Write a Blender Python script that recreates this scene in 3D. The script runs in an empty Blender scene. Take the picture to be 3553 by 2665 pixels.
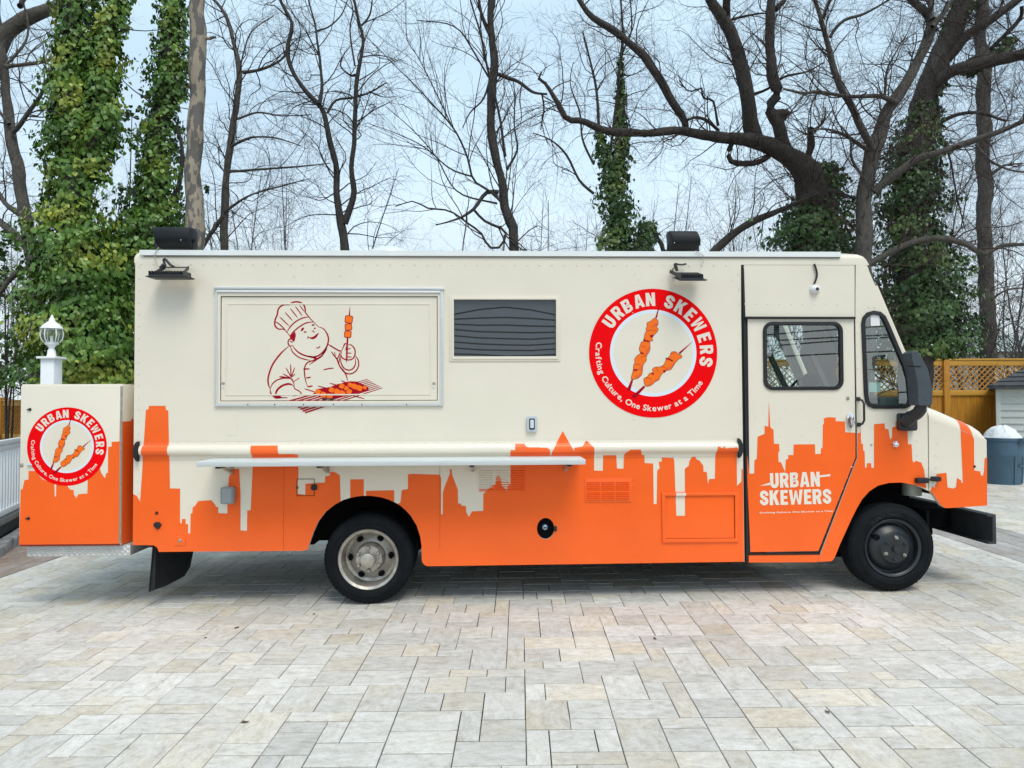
import bpy, bmesh, math, random
import numpy as np
from mathutils import Vector, Matrix
from mathutils.geometry import tessellate_polygon

SC = bpy.context.scene
COL = SC.collection
R = math.radians
rnd = random.Random(7)

# ------------------------------------------------------------------ camera
F, CX, CY = 2466.0, 1776.5, 1332.5          # focal length and centre in pixels of a 3553 x 2665 frame
CAM = Vector((0, 0, 1.80))
PITCH, ROLL = math.atan(58.5 / F), 0.0035
fwd = Vector((0, math.cos(PITCH), math.sin(PITCH)))
r0 = Vector((1, 0, 0)); u0 = Vector((0, -math.sin(PITCH), math.cos(PITCH)))
rgt = r0 * math.cos(ROLL) - u0 * math.sin(ROLL)
upv = r0 * math.sin(ROLL) + u0 * math.cos(ROLL)
cam_d = bpy.data.cameras.new('camera')
cam_d.sensor_width = 36.0
cam_d.lens = 36.0 * F / 3553.0
cam_d.clip_start = 0.05; cam_d.clip_end = 900
cam = bpy.data.objects.new('camera', cam_d); COL.objects.link(cam)
cam.matrix_world = Matrix(((rgt.x, upv.x, -fwd.x, CAM.x), (rgt.y, upv.y, -fwd.y, CAM.y),
                           (rgt.z, upv.z, -fwd.z, CAM.z), (0, 0, 0, 1)))
SC.camera = cam

# ------------------------------------------------------------------ sky, sun, exposure
SUN_EL, SUN_AZ = R(58), R(158)               # azimuth measured from +Y clockwise; the sun is behind the camera, to the right
world = bpy.data.worlds.new('World'); SC.world = world; world.use_nodes = True
nt = world.node_tree; nt.nodes.clear()
wo = nt.nodes.new('ShaderNodeOutputWorld'); bg = nt.nodes.new('ShaderNodeBackground')
sky = nt.nodes.new('ShaderNodeTexSky'); sky.sky_type = 'NISHITA'; sky.sun_disc = False
sky.sun_elevation = SUN_EL; sky.sun_rotation = SUN_AZ
sky.air_density = 1.0; sky.dust_density = 2.0; sky.ozone_density = 1.4
tc = nt.nodes.new('ShaderNodeTexCoord')
mp = nt.nodes.new('ShaderNodeMapping'); mp.inputs['Scale'].default_value = (1.0, 1.0, 2.4)
nz = nt.nodes.new('ShaderNodeTexNoise'); nz.inputs['Scale'].default_value = 2.3; nz.inputs['Detail'].default_value = 5
nz.inputs['Roughness'].default_value = 0.52
ramp = nt.nodes.new('ShaderNodeMapRange'); ramp.inputs[1].default_value = 0.34; ramp.inputs[2].default_value = 0.68
ramp.inputs[3].default_value = 0.66; ramp.inputs[4].default_value = 0.95
mx = nt.nodes.new('ShaderNodeMix'); mx.data_type = 'RGBA'
L = nt.links.new
L(tc.outputs['Generated'], mp.inputs[0]); L(mp.outputs[0], nz.inputs['Vector'])
L(nz.outputs[0], ramp.inputs[0]); L(ramp.outputs[0], mx.inputs[0]); L(sky.outputs[0], mx.inputs[6])
sx_n = nt.nodes.new('ShaderNodeSeparateXYZ'); L(tc.outputs['Generated'], sx_n.inputs[0])
hr = nt.nodes.new('ShaderNodeMapRange'); hr.inputs[1].default_value = 0.02; hr.inputs[2].default_value = 0.42; hr.interpolation_type = 'SMOOTHSTEP'
L(sx_n.outputs['Z'], hr.inputs[0])
hc = nt.nodes.new('ShaderNodeMix'); hc.data_type = 'RGBA'; hc.inputs[6].default_value = (8.0, 8.95, 9.35, 1); hc.inputs[7].default_value = (5.7, 7.5, 8.8, 1)   # pale haze low down, bluer higher up
L(hr.outputs[0], hc.inputs[0]); L(hc.outputs[2], mx.inputs[7])
L(mx.outputs[2], bg.inputs[0]); bg.inputs[1].default_value = 0.095; L(bg.outputs[0], wo.inputs[0])

sd = bpy.data.lights.new('sun', 'SUN'); sd.energy = 1.5; sd.angle = R(28); sd.color = (1.0, 0.945, 0.86)
so = bpy.data.objects.new('sun', sd); COL.objects.link(so)
sdir = Vector((math.sin(SUN_AZ) * math.cos(SUN_EL), math.cos(SUN_AZ) * math.cos(SUN_EL), math.sin(SUN_EL)))
so.rotation_euler = (-sdir).to_track_quat('-Z', 'Y').to_euler(); so.location = sdir * 40
SC.view_settings.view_transform = 'Standard'; SC.view_settings.look = 'None'
SC.view_settings.exposure = 0.48; SC.view_settings.gamma = 1.0
SC.view_settings.use_curve_mapping = False
SC.render.engine = 'CYCLES'
SC.cycles.use_denoising = True
SC.cycles.max_bounces = 8; SC.cycles.transparent_max_bounces = 16

# ------------------------------------------------------------------ geometry of the place
GA, GB = 0.0118, 0.008                       # the drive rises gently to the right and away
def gz(x, y): return GA * (x + 1.28) + GB * (y - 6.3)
def ray(px, py): return fwd + rgt * ((px - CX) / F) + upv * ((CY - py) / F)
def at(px, py, Y):                           # point at depth Y
    d = ray(px, py); return CAM + d * (Y / d.y)
PSI = R(1.7)
TO = Vector((-1.28, 6.30, 0))
ex = Vector((math.cos(PSI), math.sin(PSI), 0)); ey = Vector((-math.sin(PSI), math.cos(PSI), 0))
def T(px, py, off=0.0):                      # truck-local point on the plane y = off
    d = ray(px, py); k = (off - (CAM - TO).dot(ey)) / d.dot(ey)
    p = CAM + d * k - TO
    return Vector((p.dot(ex), off, p.z))
def TZ(ox, oy, s): return lambda pts, off=0.0: [T(ox + x / s, oy + y / s, off) for x, y in pts]

# ------------------------------------------------------------------ materials
MATS = {}
def mat(name, col, rough=0.5, metal=0.0, var=0.0, scale=6.0, bump=0.0, bscale=60.0, coat=0.0, spec=0.5, col2=None, stretch=(1, 1, 1), rvar=0.0):
    if name in MATS: return MATS[name]
    m = bpy.data.materials.new(name); m.use_nodes = True; MATS[name] = m
    n = m.node_tree; b = n.nodes['Principled BSDF']; k = n.links.new
    b.inputs['Base Color'].default_value = (*col, 1); b.inputs['Roughness'].default_value = rough
    b.inputs['Metallic'].default_value = metal; b.inputs['Specular IOR Level'].default_value = spec
    b.inputs['Coat Weight'].default_value = coat; b.inputs['Coat Roughness'].default_value = 0.12
    g = n.nodes.new('ShaderNodeNewGeometry'); mp = n.nodes.new('ShaderNodeMapping'); mp.inputs['Scale'].default_value = stretch
    k(g.outputs['Position'], mp.inputs[0])
    if var > 0 or col2 is not None or rvar > 0:
        t = n.nodes.new('ShaderNodeTexNoise'); t.inputs['Scale'].default_value = scale; t.inputs['Detail'].default_value = 6
        t.inputs['Roughness'].default_value = 0.6
        k(mp.outputs[0], t.inputs['Vector'])
        if col2 is None: col2 = tuple(c * (1 - var) for c in col); c1 = tuple(min(1, c * (1 + var)) for c in col)
        else: c1 = col
        r = n.nodes.new('ShaderNodeMapRange'); r.inputs[1].default_value = 0.32; r.inputs[2].default_value = 0.68
        k(t.outputs[0], r.inputs[0])
        x = n.nodes.new('ShaderNodeMix'); x.data_type = 'RGBA'
        x.inputs[6].default_value = (*c1, 1); x.inputs[7].default_value = (*col2, 1)
        k(r.outputs[0], x.inputs[0]); k(x.outputs[2], b.inputs['Base Color'])
        if rvar > 0:
            q = n.nodes.new('ShaderNodeMapRange'); q.inputs[3].default_value = rough - rvar; q.inputs[4].default_value = rough + rvar
            k(r.outputs[0], q.inputs[0]); k(q.outputs[0], b.inputs['Roughness'])
    if bump > 0:
        t2 = n.nodes.new('ShaderNodeTexNoise'); t2.inputs['Scale'].default_value = bscale; t2.inputs['Detail'].default_value = 5
        k(mp.outputs[0], t2.inputs['Vector'])
        bp = n.nodes.new('ShaderNodeBump'); bp.inputs['Strength'].default_value = 1.0; bp.inputs['Distance'].default_value = bump
        k(t2.outputs[0], bp.inputs['Height']); k(bp.outputs[0], b.inputs['Normal'])
    return m

def glass(name, tint, refl=0.06, rough=0.0):
    if name in MATS: return MATS[name]
    m = bpy.data.materials.new(name); m.use_nodes = True; MATS[name] = m
    n = m.node_tree; n.nodes.clear(); k = n.links.new
    o = n.nodes.new('ShaderNodeOutputMaterial'); t = n.nodes.new('ShaderNodeBsdfTransparent'); t.inputs[0].default_value = (*tint, 1)
    g = n.nodes.new('ShaderNodeBsdfGlossy'); g.inputs['Roughness'].default_value = rough
    ge = n.nodes.new('ShaderNodeNewGeometry'); dt = n.nodes.new('ShaderNodeVectorMath'); dt.operation = 'DOT_PRODUCT'   # thin pane, same from both sides
    k(ge.outputs['Incoming'], dt.inputs[0]); k(ge.outputs['Normal'], dt.inputs[1])
    ab = n.nodes.new('ShaderNodeMath'); ab.operation = 'ABSOLUTE'; k(dt.outputs['Value'], ab.inputs[0])
    iv = n.nodes.new('ShaderNodeMath'); iv.operation = 'SUBTRACT'; iv.inputs[0].default_value = 1.0; k(ab.outputs[0], iv.inputs[1])
    f = n.nodes.new('ShaderNodeMath'); f.operation = 'POWER'; f.inputs[1].default_value = 5.0; k(iv.outputs[0], f.inputs[0])
    a = n.nodes.new('ShaderNodeMath'); a.operation = 'ADD'; a.inputs[1].default_value = refl + 0.04; a.use_clamp = True
    s = n.nodes.new('ShaderNodeMixShader')
    k(f.outputs[0], a.inputs[0]); k(a.outputs[0], s.inputs[0]); k(t.outputs[0], s.inputs[1]); k(g.outputs[0], s.inputs[2])
    k(s.outputs[0], o.inputs[0]); return m

CREAM = mat('cream_paint', (0.785, 0.718, 0.595), 0.34, var=0.025, scale=2.2, bump=0.0022, bscale=1.6, coat=0.25, rvar=0.05)
ORANGE = mat('orange_vinyl', (0.95, 0.130, 0.012), 0.36, var=0.055, scale=1.3, bump=0.0022, bscale=1.6, coat=0.34, spec=0.3)
RED = mat('red_vinyl', (0.90, 0.0006, 0.003), 0.5, var=0.02, scale=2.0, spec=0.08)
CREAMV = mat('cream_vinyl', (0.80, 0.74, 0.63), 0.35)
WHITEV = mat('white_vinyl', (0.72, 0.80, 0.86), 0.35)
WINE = mat('dark_red_vinyl', (0.37, 0.002, 0.014), 0.5, var=0.06, scale=9, spec=0.1)
MEAT = mat('meat_orange_vinyl', (0.95, 0.17, 0.008), 0.4, spec=0.25)
MEATD = mat('meat_shade_vinyl', (0.80, 0.11, 0.018), 0.35)
BROWN = mat('brown_line_vinyl', (0.20, 0.022, 0.014), 0.4)
ALU = mat('brushed_aluminium', (0.66, 0.69, 0.69), 0.42, 0.35, var=0.05, scale=20, stretch=(0.2, 4, 4))
STEEL = mat('worn_steel', (0.43, 0.40, 0.355), 0.40, 0.65, var=0.25, scale=14, bump=0.0008, bscale=40, rvar=0.1)
CHROME = mat('chrome', (0.82, 0.83, 0.85), 0.07, 1.0)
TREAD = mat('diamond_plate_steel', (0.62, 0.63, 0.62), 0.42, 0.55, var=0.08, scale=12)
RUBBER = mat('black_rubber', (0.010, 0.011, 0.013), 0.62, var=0.25, scale=10, bump=0.0006, bscale=90)
TYRE = mat('tyre_rubber', (0.0075, 0.009, 0.011), 0.75, var=0.35, scale=7, bump=0.0012, bscale=70, spec=0.14)
TYREL = mat('tyre_lettering', (0.006, 0.006, 0.007), 0.5)
BLACKM = mat('black_metal', (0.022, 0.024, 0.027), 0.42, var=0.2, scale=9)
BLACKP = mat('black_plastic', (0.020, 0.023, 0.028), 0.48, var=0.15, scale=12, bump=0.0004, bscale=300)
GREYP = mat('grey_plastic', (0.055, 0.068, 0.082), 0.5, var=0.12, scale=10, bump=0.0005, bscale=260)
UNDER = mat('underbody_black', (0.005, 0.005, 0.006), 0.9, spec=0.1)
INTER = mat('cab_interior_grey', (0.10, 0.11, 0.11), 0.7, var=0.2, scale=8)
WHITEP = mat('white_plastic', (0.80, 0.80, 0.79), 0.4, var=0.03, scale=8)
LENS = mat('frosted_lens', (0.62, 0.66, 0.70), 0.25)
GLASS = glass('tinted_cab_glass', (0.80, 0.94, 0.93), 0.16)
CLEAR = glass('clear_glass', (0.93, 0.96, 0.95), 0.05)

# ------------------------------------------------------------------ mesh helpers
class MB:
    def __init__(s): s.v = []; s.f = []
    def add(s, vs, fs):
        o = len(s.v); s.v += [tuple(v) for v in vs]; s.f += [tuple(i + o for i in f) for f in fs]; return s
    def box(s, a, b):
        x0, y0, z0 = a; x1, y1, z1 = b
        return s.add([(x0, y0, z0), (x1, y0, z0), (x1, y1, z0), (x0, y1, z0), (x0, y0, z1), (x1, y0, z1), (x1, y1, z1), (x0, y1, z1)],
                     [(0, 3, 2, 1), (4, 5, 6, 7), (0, 1, 5, 4), (1, 2, 6, 5), (2, 3, 7, 6), (3, 0, 4, 7)])
    def bar(s, p, q, w, h=None, up=(0, 0, 1)):
        p = Vector(p); q = Vector(q); h = h or w; t = (q - p).normalized(); u = Vector(up)
        if abs(t.dot(u)) > .95: u = Vector((1, 0, 0))
        a = t.cross(u).normalized() * (w / 2); b = a.cross(t).normalized() * (h / 2)
        vs = [c + sa * a + sb * b for c in (p, q) for sa, sb in ((-1, -1), (1, -1), (1, 1), (-1, 1))]
        return s.add(vs, [(0, 1, 2, 3), (7, 6, 5, 4), (0, 4, 5, 1), (1, 5, 6, 2), (2, 6, 7, 3), (3, 7, 4, 0)])
    def tube(s, pts, rr, n=8, cap=True):
        pts = [Vector(p) for p in pts]; k = len(pts)
        if not hasattr(rr, '__len__'): rr = [rr] * k
        o = len(s.v); a = None
        for i, p in enumerate(pts):
            t = (pts[min(i + 1, k - 1)] - pts[max(i - 1, 0)]).normalized()
            if a is None:
                a = t.cross(Vector((0, 0, 1)) if abs(t.z) < .9 else Vector((1, 0, 0))).normalized()
            else:
                a = (a - t * a.dot(t)).normalized()
            b = t.cross(a)
            for j in range(n):
                w = 2 * math.pi * j / n; s.v.append(tuple(p + (a * math.cos(w) + b * math.sin(w)) * rr[i]))
        for i in range(k - 1):
            for j in range(n):
                j2 = (j + 1) % n; s.f.append((o + i * n + j, o + i * n + j2, o + (i + 1) * n + j2, o + (i + 1) * n + j))
        if cap: s.f.append(tuple(o + j for j in range(n))[::-1]); s.f.append(tuple(o + (k - 1) * n + j for j in range(n)))
        return s
    def prism(s, poly, y0, y1, holes=()):     # poly: (x, z) points, extruded along y
        loops = [list(poly)] + [list(h) for h in holes]
        flat = [p for l in loops for p in l]; o = len(s.v); m = len(flat)
        s.v += [(p[0], y0, p[1]) for p in flat] + [(p[0], y1, p[1]) for p in flat]
        for t in tessellate_polygon([[Vector((p[0], p[1], 0)) for p in l] for l in loops]):
            s.f.append((o + t[0], o + t[1], o + t[2])); s.f.append((o + m + t[2], o + m + t[1], o + m + t[0]))
        b = 0
        for l in loops:
            q = len(l)
            for i in range(q):
                j = (i + 1) % q; s.f.append((o + b + i, o + b + j, o + m + b + j, o + m + b + i))
            b += q
        return s
    def sheet(s, poly, y, holes=()):          # flat film in the x-z plane
        loops = [list(poly)] + [list(h) for h in holes]; flat = [p for l in loops for p in l]; o = len(s.v)
        s.v += [(p[0], y, p[1]) for p in flat]
        for t in tessellate_polygon([[Vector((p[0], p[1], 0)) for p in l] for l in loops]): s.f.append(tuple(o + i for i in t))
        return s
    def lathe(s, prof, c, axis='y', n=40, ang=2 * math.pi):  # prof: (radius, along) ; around axis through c
        o = len(s.v); k = len(prof)
        for i in range(n):
            w = ang * i / n
            for r_, a_ in prof:
                if axis == 'y': s.v.append((c[0] + r_ * math.cos(w), c[1] + a_, c[2] + r_ * math.sin(w)))
                else: s.v.append((c[0] + r_ * math.cos(w), c[1] + r_ * math.sin(w), c[2] + a_))
        for i in range(n):
            i2 = (i + 1) % n
            for j in range(k - 1):
                s.f.append((o + i * k + j, o + i2 * k + j, o + i2 * k + j + 1, o + i * k + j + 1))
        return s
    def build(s, name, m, parent=None, smooth=False, bevel=0.0, seg=2):
        me = bpy.data.meshes.new(name); me.from_pydata(s.v, [], s.f); me.update()
        ob = bpy.data.objects.new(name, me); COL.objects.link(ob); me.materials.append(m)
        bm = bmesh.new(); bm.from_mesh(me)
        bmesh.ops.recalc_face_normals(bm, faces=bm.faces)
        if bevel > 0:
            es = [e for e in bm.edges if len(e.link_faces) == 2 and e.calc_face_angle(0) > 0.6]
            bmesh.ops.bevel(bm, geom=es, offset=bevel, segments=seg, profile=0.6, affect='EDGES', clamp_overlap=True)
        bm.to_mesh(me); bm.free()
        if smooth or bevel > 0:
            me.polygons.foreach_set('use_smooth', [True] * len(me.polygons)); me.set_sharp_from_angle(angle=R(38))
        if parent is not None: ob.parent = parent
        return ob
def empty(name, loc=(0, 0, 0), rz=0.0):
    o = bpy.data.objects.new(name, None); COL.objects.link(o); o.location = loc; o.rotation_euler = (0, 0, rz); o.empty_display_size = .2; return o
def tag(o, label=None, cat=None, group=None, kind=None):
    for k, v in (('label', label), ('category', cat), ('group', group), ('kind', kind)):
        if v is not None: o[k] = v
    return o
def crom(pts, sub=6, closed=False):           # Catmull-Rom through tuples of any size
    P = [np.array(p, float) for p in pts]; n = len(P); out = []
    if n < 3 and not closed:
        return [tuple(P[0] + (P[-1] - P[0]) * t / sub) for t in range(sub + 1)]
    rng = range(n) if closed else range(n - 1)
    for i in rng:
        if closed: a, b, c, d = P[(i - 1) % n], P[i], P[(i + 1) % n], P[(i + 2) % n]
        else: a, b, c, d = P[max(i - 1, 0)], P[i], P[i + 1], P[min(i + 2, n - 1)]
        for t in range(sub):
            t /= sub
            out.append(tuple(0.5 * (2 * b + (c - a) * t + (2 * a - 5 * b + 4 * c - d) * t * t + (3 * b - a - 3 * c + d) * t ** 3)))
    if not closed: out.append(tuple(P[-1]))
    return out
def rrect(x0, z0, x1, z1, r, n=5):
    o = []
    for cx, cz, a in ((x1 - r, z1 - r, 0), (x0 + r, z1 - r, 90), (x0 + r, z0 + r, 180), (x1 - r, z0 + r, 270)):
        for i in range(n + 1):
            w = R(a + 90 * i / n); o.append((cx + r * math.cos(w), cz + r * math.sin(w)))
    return o
def xz(pts): return [(p.x, p.z) for p in pts]
def clip(poly, nx, nz, c):                    # keep nx*x + nz*z <= c
    out = []
    for i, p in enumerate(poly):
        q = poly[(i + 1) % len(poly)]; dp = nx * p[0] + nz * p[1] - c; dq = nx * q[0] + nz * q[1] - c
        if dp <= 0: out.append(p)
        if (dp < 0 < dq) or (dq < 0 < dp):
            t = dp / (dp - dq); out.append((p[0] + (q[0] - p[0]) * t, p[1] + (q[1] - p[1]) * t))
    return out
_G = {}
def glyphs(text, bold=0.0):                   # [(verts 2D, faces)], advance
    key = (text, bold)
    if key in _G: return _G[key]
    cu = bpy.data.curves.new('glyph', 'FONT'); cu.body = text; cu.size = 1.0; cu.offset = bold; cu.resolution_u = 4; cu.fill_mode = 'FRONT'
    ob = bpy.data.objects.new('glyph', cu); COL.objects.link(ob)
    bpy.context.view_layer.update()
    me = bpy.data.meshes.new_from_object(ob.evaluated_get(bpy.context.evaluated_depsgraph_get()))
    vs = [(v.co.x, v.co.y) for v in me.vertices]; fs = [tuple(p.vertices) for p in me.polygons]
    bpy.data.objects.remove(ob); bpy.data.curves.remove(cu); bpy.data.meshes.remove(me)
    x0 = min((v[0] for v in vs), default=0); x1 = max((v[0] for v in vs), default=.28)
    _G[key] = (vs, fs, x0, x1); return _G[key]

# ================================================================== GROUND AND PAVING
def paver_mat(name, cols, gain=1.0):
    m = bpy.data.materials.new(name); m.use_nodes = True
    n = m.node_tree; b = n.nodes['Principled BSDF']; k = n.links.new
    at_ = n.nodes.new('ShaderNodeAttribute'); at_.attribute_name = 'tint'
    ao = n.nodes.new('ShaderNodeAttribute'); ao.attribute_name = 'ori'
    g = n.nodes.new('ShaderNodeNewGeometry')
    m1 = n.nodes.new('ShaderNodeMapping'); m1.inputs['Scale'].default_value = (11.0, 20.0, 12)
    m2 = n.nodes.new('ShaderNodeMapping'); m2.inputs['Scale'].default_value = (20.0, 11.0, 12)
    off = n.nodes.new('ShaderNodeVectorMath'); off.operation = 'ADD'
    sc = n.nodes.new('ShaderNodeVectorMath'); sc.operation = 'SCALE'; sc.inputs[0].default_value = (37, 53, 19)
    k(at_.outputs['Fac'], sc.inputs['Scale']); k(g.outputs['Position'], off.inputs[0]); k(sc.outputs[0], off.inputs[1])
    k(off.outputs[0], m1.inputs[0]); k(off.outputs[0], m2.inputs[0])
    mv = n.nodes.new('ShaderNodeMix'); mv.data_type = 'VECTOR'
    k(ao.outputs['Fac'], mv.inputs[0]); k(m1.outputs[0], mv.inputs[4]); k(m2.outputs[0], mv.inputs[5])
    t1 = n.nodes.new('ShaderNodeTexNoise'); t1.inputs['Scale'].default_value = 1.0; t1.inputs['Detail'].default_value = 8; t1.inputs['Roughness'].default_value = 0.74
    t1.inputs['Distortion'].default_value = 0.25
    k(mv.outputs[1], t1.inputs['Vector'])
    t2 = n.nodes.new('ShaderNodeTexNoise'); t2.inputs['Scale'].default_value = 2.6; t2.inputs['Detail'].default_value = 4; t2.inputs['Roughness'].default_value = .6
    k(off.outputs[0], t2.inputs['Vector'])
    t3 = n.nodes.new('ShaderNodeTexNoise'); t3.inputs['Scale'].default_value = 2.2; t3.inputs['Detail'].default_value = 7; t3.inputs['Roughness'].default_value = .72
    k(mv.outputs[1], t3.inputs['Vector'])
    cr = n.nodes.new('ShaderNodeValToRGB'); e = cr.color_ramp.elements
    e[0].position = 0.30; e[0].color = (*cols[0], 1); e[1].position = 0.66; e[1].color = (*cols[2], 1)
    e2 = cr.color_ramp.elements.new(0.46); e2.color = (*cols[1], 1)
    k(t1.outputs[0], cr.inputs[0])
    # warm pieces
    wn = n.nodes.new('ShaderNodeTexWhiteNoise'); wn.noise_dimensions = '1D'; k(at_.outputs['Fac'], wn.inputs['W'])
    a1 = n.nodes.new('ShaderNodeMath'); a1.operation = 'MULTIPLY_ADD'; a1.inputs[1].default_value = 1.3; a1.inputs[2].default_value = -0.62
    k(wn.outputs['Value'], a1.inputs[0])
    a2 = n.nodes.new('ShaderNodeMath'); a2.operation = 'MULTIPLY_ADD'; a2.inputs[1].default_value = 2.4; k(t2.outputs[0], a2.inputs[0])
    a3 = n.nodes.new('ShaderNodeMath'); a3.operation = 'ADD'; a3.inputs[1].default_value = -1.15; k(a1.outputs[0], a2.inputs[2]); k(a2.outputs[0], a3.inputs[0])
    a3.use_clamp = True
    x1 = n.nodes.new('ShaderNodeMix'); x1.data_type = 'RGBA'; x1.blend_type = 'MULTIPLY'; x1.inputs[7].default_value = (*cols[3], 1)
    k(a3.outputs[0], x1.inputs[0]); k(cr.outputs[0], x1.inputs[6])
    # grey dirt streaks
    dr = n.nodes.new('ShaderNodeMapRange'); dr.inputs[1].default_value = 0.60; dr.inputs[2].default_value = 0.74; dr.inputs[3].default_value = 0; dr.inputs[4].default_value = 0.36
    k(t3.outputs[0], dr.inputs[0])
    x2 = n.nodes.new('ShaderNodeMix'); x2.data_type = 'RGBA'; x2.blend_type = 'MULTIPLY'; x2.inputs[7].default_value = (0.52, 0.53, 0.53, 1)
    k(dr.outputs[0], x2.inputs[0]); k(x1.outputs[2], x2.inputs[6])
    # per-piece lightness and broad weathering
    t4 = n.nodes.new('ShaderNodeTexNoise'); t4.inputs['Scale'].default_value = 0.55; t4.inputs['Detail'].default_value = 3; k(g.outputs['Position'], t4.inputs['Vector'])
    b1 = n.nodes.new('ShaderNodeMapRange'); b1.inputs[3].default_value = 0.86 * gain; b1.inputs[4].default_value = 1.08 * gain; k(at_.outputs['Fac'], b1.inputs[0])
    b2 = n.nodes.new('ShaderNodeMapRange'); b2.inputs[1].default_value = .3; b2.inputs[2].default_value = .7; b2.inputs[3].default_value = 0.84; b2.inputs[4].default_value = 1.04; k(t4.outputs[0], b2.inputs[0])
    b3 = n.nodes.new('ShaderNodeMath'); b3.operation = 'MULTIPLY'; k(b1.outputs[0], b3.inputs[0]); k(b2.outputs[0], b3.inputs[1])
    x3 = n.nodes.new('ShaderNodeVectorMath'); x3.operation = 'SCALE'; k(x2.outputs[2], x3.inputs[0]); k(b3.outputs[0], x3.inputs['Scale'])
    t6 = n.nodes.new('ShaderNodeTexNoise'); t6.inputs['Scale'].default_value = 110; t6.inputs['Detail'].default_value = 3; k(g.outputs['Position'], t6.inputs['Vector'])
    b4 = n.nodes.new('ShaderNodeMapRange'); b4.inputs[1].default_value = .3; b4.inputs[2].default_value = .7; b4.inputs[3].default_value = 0.92; b4.inputs[4].default_value = 1.08; k(t6.outputs[0], b4.inputs[0])
    x4 = n.nodes.new('ShaderNodeVectorMath'); x4.operation = 'SCALE'; k(x3.outputs[0], x4.inputs[0]); k(b4.outputs[0], x4.inputs['Scale'])
    k(x4.outputs[0], b.inputs['Base Color'])
    b.inputs['Roughness'].default_value = 0.78; b.inputs['Specular IOR Level'].default_value = 0.35
    t5 = n.nodes.new('ShaderNodeTexNoise'); t5.inputs['Scale'].default_value = 45; t5.inputs['Detail'].default_value = 5; k(g.outputs['Position'], t5.inputs['Vector'])
    bp = n.nodes.new('ShaderNodeBump'); bp.inputs['Distance'].default_value = 0.004; bp.inputs['Strength'].default_value = 0.7
    k(t5.outputs[0], bp.inputs['Height']); k(bp.outputs[0], b.inputs['Normal'])
    return m
PAVE = paver_mat('limestone_paver', [(0.43, 0.405, 0.36), (0.605, 0.578, 0.525), (0.735, 0.72, 0.68), (0.99, 0.915, 0.79)])
BRICKL = paver_mat('brown_brick_paver', [(0.25, 0.21, 0.19), (0.33, 0.28, 0.25), (0.40, 0.34, 0.31), (0.95, 0.80, 0.70)])
BRICKR = paver_mat('grey_brick_paver', [(0.31, 0.285, 0.27), (0.40, 0.375, 0.355), (0.49, 0.465, 0.445), (0.95, 0.88, 0.82)])
SAND = mat('joint_sand', (0.045, 0.041, 0.038), 0.95, var=0.35, scale=9)
DIRT = mat('leaf_litter_soil', (0.085, 0.066, 0.046), 0.95, col2=(0.16, 0.125, 0.08), scale=3.5, bump=0.03, bscale=14)
STONE = mat('rough_kerb_stone', (0.42, 0.42, 0.42), 0.9, col2=(0.16, 0.16, 0.17), scale=7, bump=0.012, bscale=25)

def gclip(x, y): return gz(max(-25, min(25, x)), max(-25, min(25, y)))
def grid_sheet(xs, ys, dz, name, m):
    vs = [(x, y, gclip(x, y) + dz) for y in ys for x in xs]; nx = len(xs); fs = []
    for j in range(len(ys) - 1):
        for i in range(nx - 1): a = j * nx + i; fs.append((a, a + 1, a + nx + 1, a + nx))
    return MB().add(vs, fs).build(name, m)
ground = tag(grid_sheet([-400, -120, -40, -25, -12, -6, 0, 6, 12, 25, 40, 120, 400], [-300, -80, -25, -10, 0, 5, 10, 16, 25, 45, 120, 400], -0.07, 'ground', DIRT), kind='structure')
GYAW = R(0.6)
gc, gs = math.cos(GYAW), math.sin(GYAW)
def grot(u, v): return (u * gc + v * gs, -u * gs + v * gc)
# bedding under the paving: one sloped sheet over the whole drive
bed = [grot(-7.2, -1), grot(12.5, -1), grot(12.5, 14.9), grot(-7.2, 14.9)]
drive = tag(MB().add([(x, y, gz(x, y) - 0.012) for x, y in bed], [(0, 1, 2, 3)]).build('driveway', SAND), kind='structure')

def tile(u0_, u1_, v0_, v1_, u):
    nx = int(round((u1_ - u0_) / u)); ny = int(round((v1_ - v0_) / u)); out = []
    sizes = [((2, 2), 6), ((3, 2), 5), ((2, 3), 1.8), ((2, 1), 4), ((1, 2), 1.4)]
    occ = np.zeros((ny, nx), bool); pcs = []
    cells = [(j, i) for j in range(ny) for i in range(nx)]
    for pool in ([(3, 2), (2, 2), (2, 2), (3, 2), (2, 3)], [(2, 2), (3, 2), (2, 1)], [(2, 1), (1, 2)]):
        rnd.shuffle(cells)
        for j, i in cells:
            s = rnd.choice(pool)
            for s in ([s] if len(pool) > 2 else [s, (s[1], s[0])]):
                if i + s[0] <= nx and j + s[1] <= ny and not occ[j:j + s[1], i:i + s[0]].any():
                    occ[j:j + s[1], i:i + s[0]] = True; pcs.append([i, j, s[0], s[1]]); break
    own = -np.ones((ny, nx), int)
    for n, (i, j, w, h) in enumerate(pcs): own[j:j + h, i:i + w] = n
    for j in range(ny):
        for i in range(nx):
            if own[j, i] >= 0: continue
            done = False                                    # a left-over cell lengthens the half piece beside it
            for dj, di in ((0, -1), (0, 1), (-1, 0), (1, 0)):
                b_, a_ = j + dj, i + di
                if 0 <= b_ < ny and 0 <= a_ < nx and own[b_, a_] >= 0:
                    p = pcs[own[b_, a_]]
                    if di and p[3] == 1 and p[2] < 3: p[0] = min(p[0], i); p[2] += 1; own[j, i] = own[b_, a_]; done = True; break
                    if dj and p[2] == 1 and p[3] < 3: p[1] = min(p[1], j); p[3] += 1; own[j, i] = own[b_, a_]; done = True; break
            if not done: pcs.append([i, j, 1, 1]); own[j, i] = len(pcs) - 1
    return [(u0_ + i * u, v0_ + j * u, w * u, h * u) for i, j, w, h in pcs]
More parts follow.
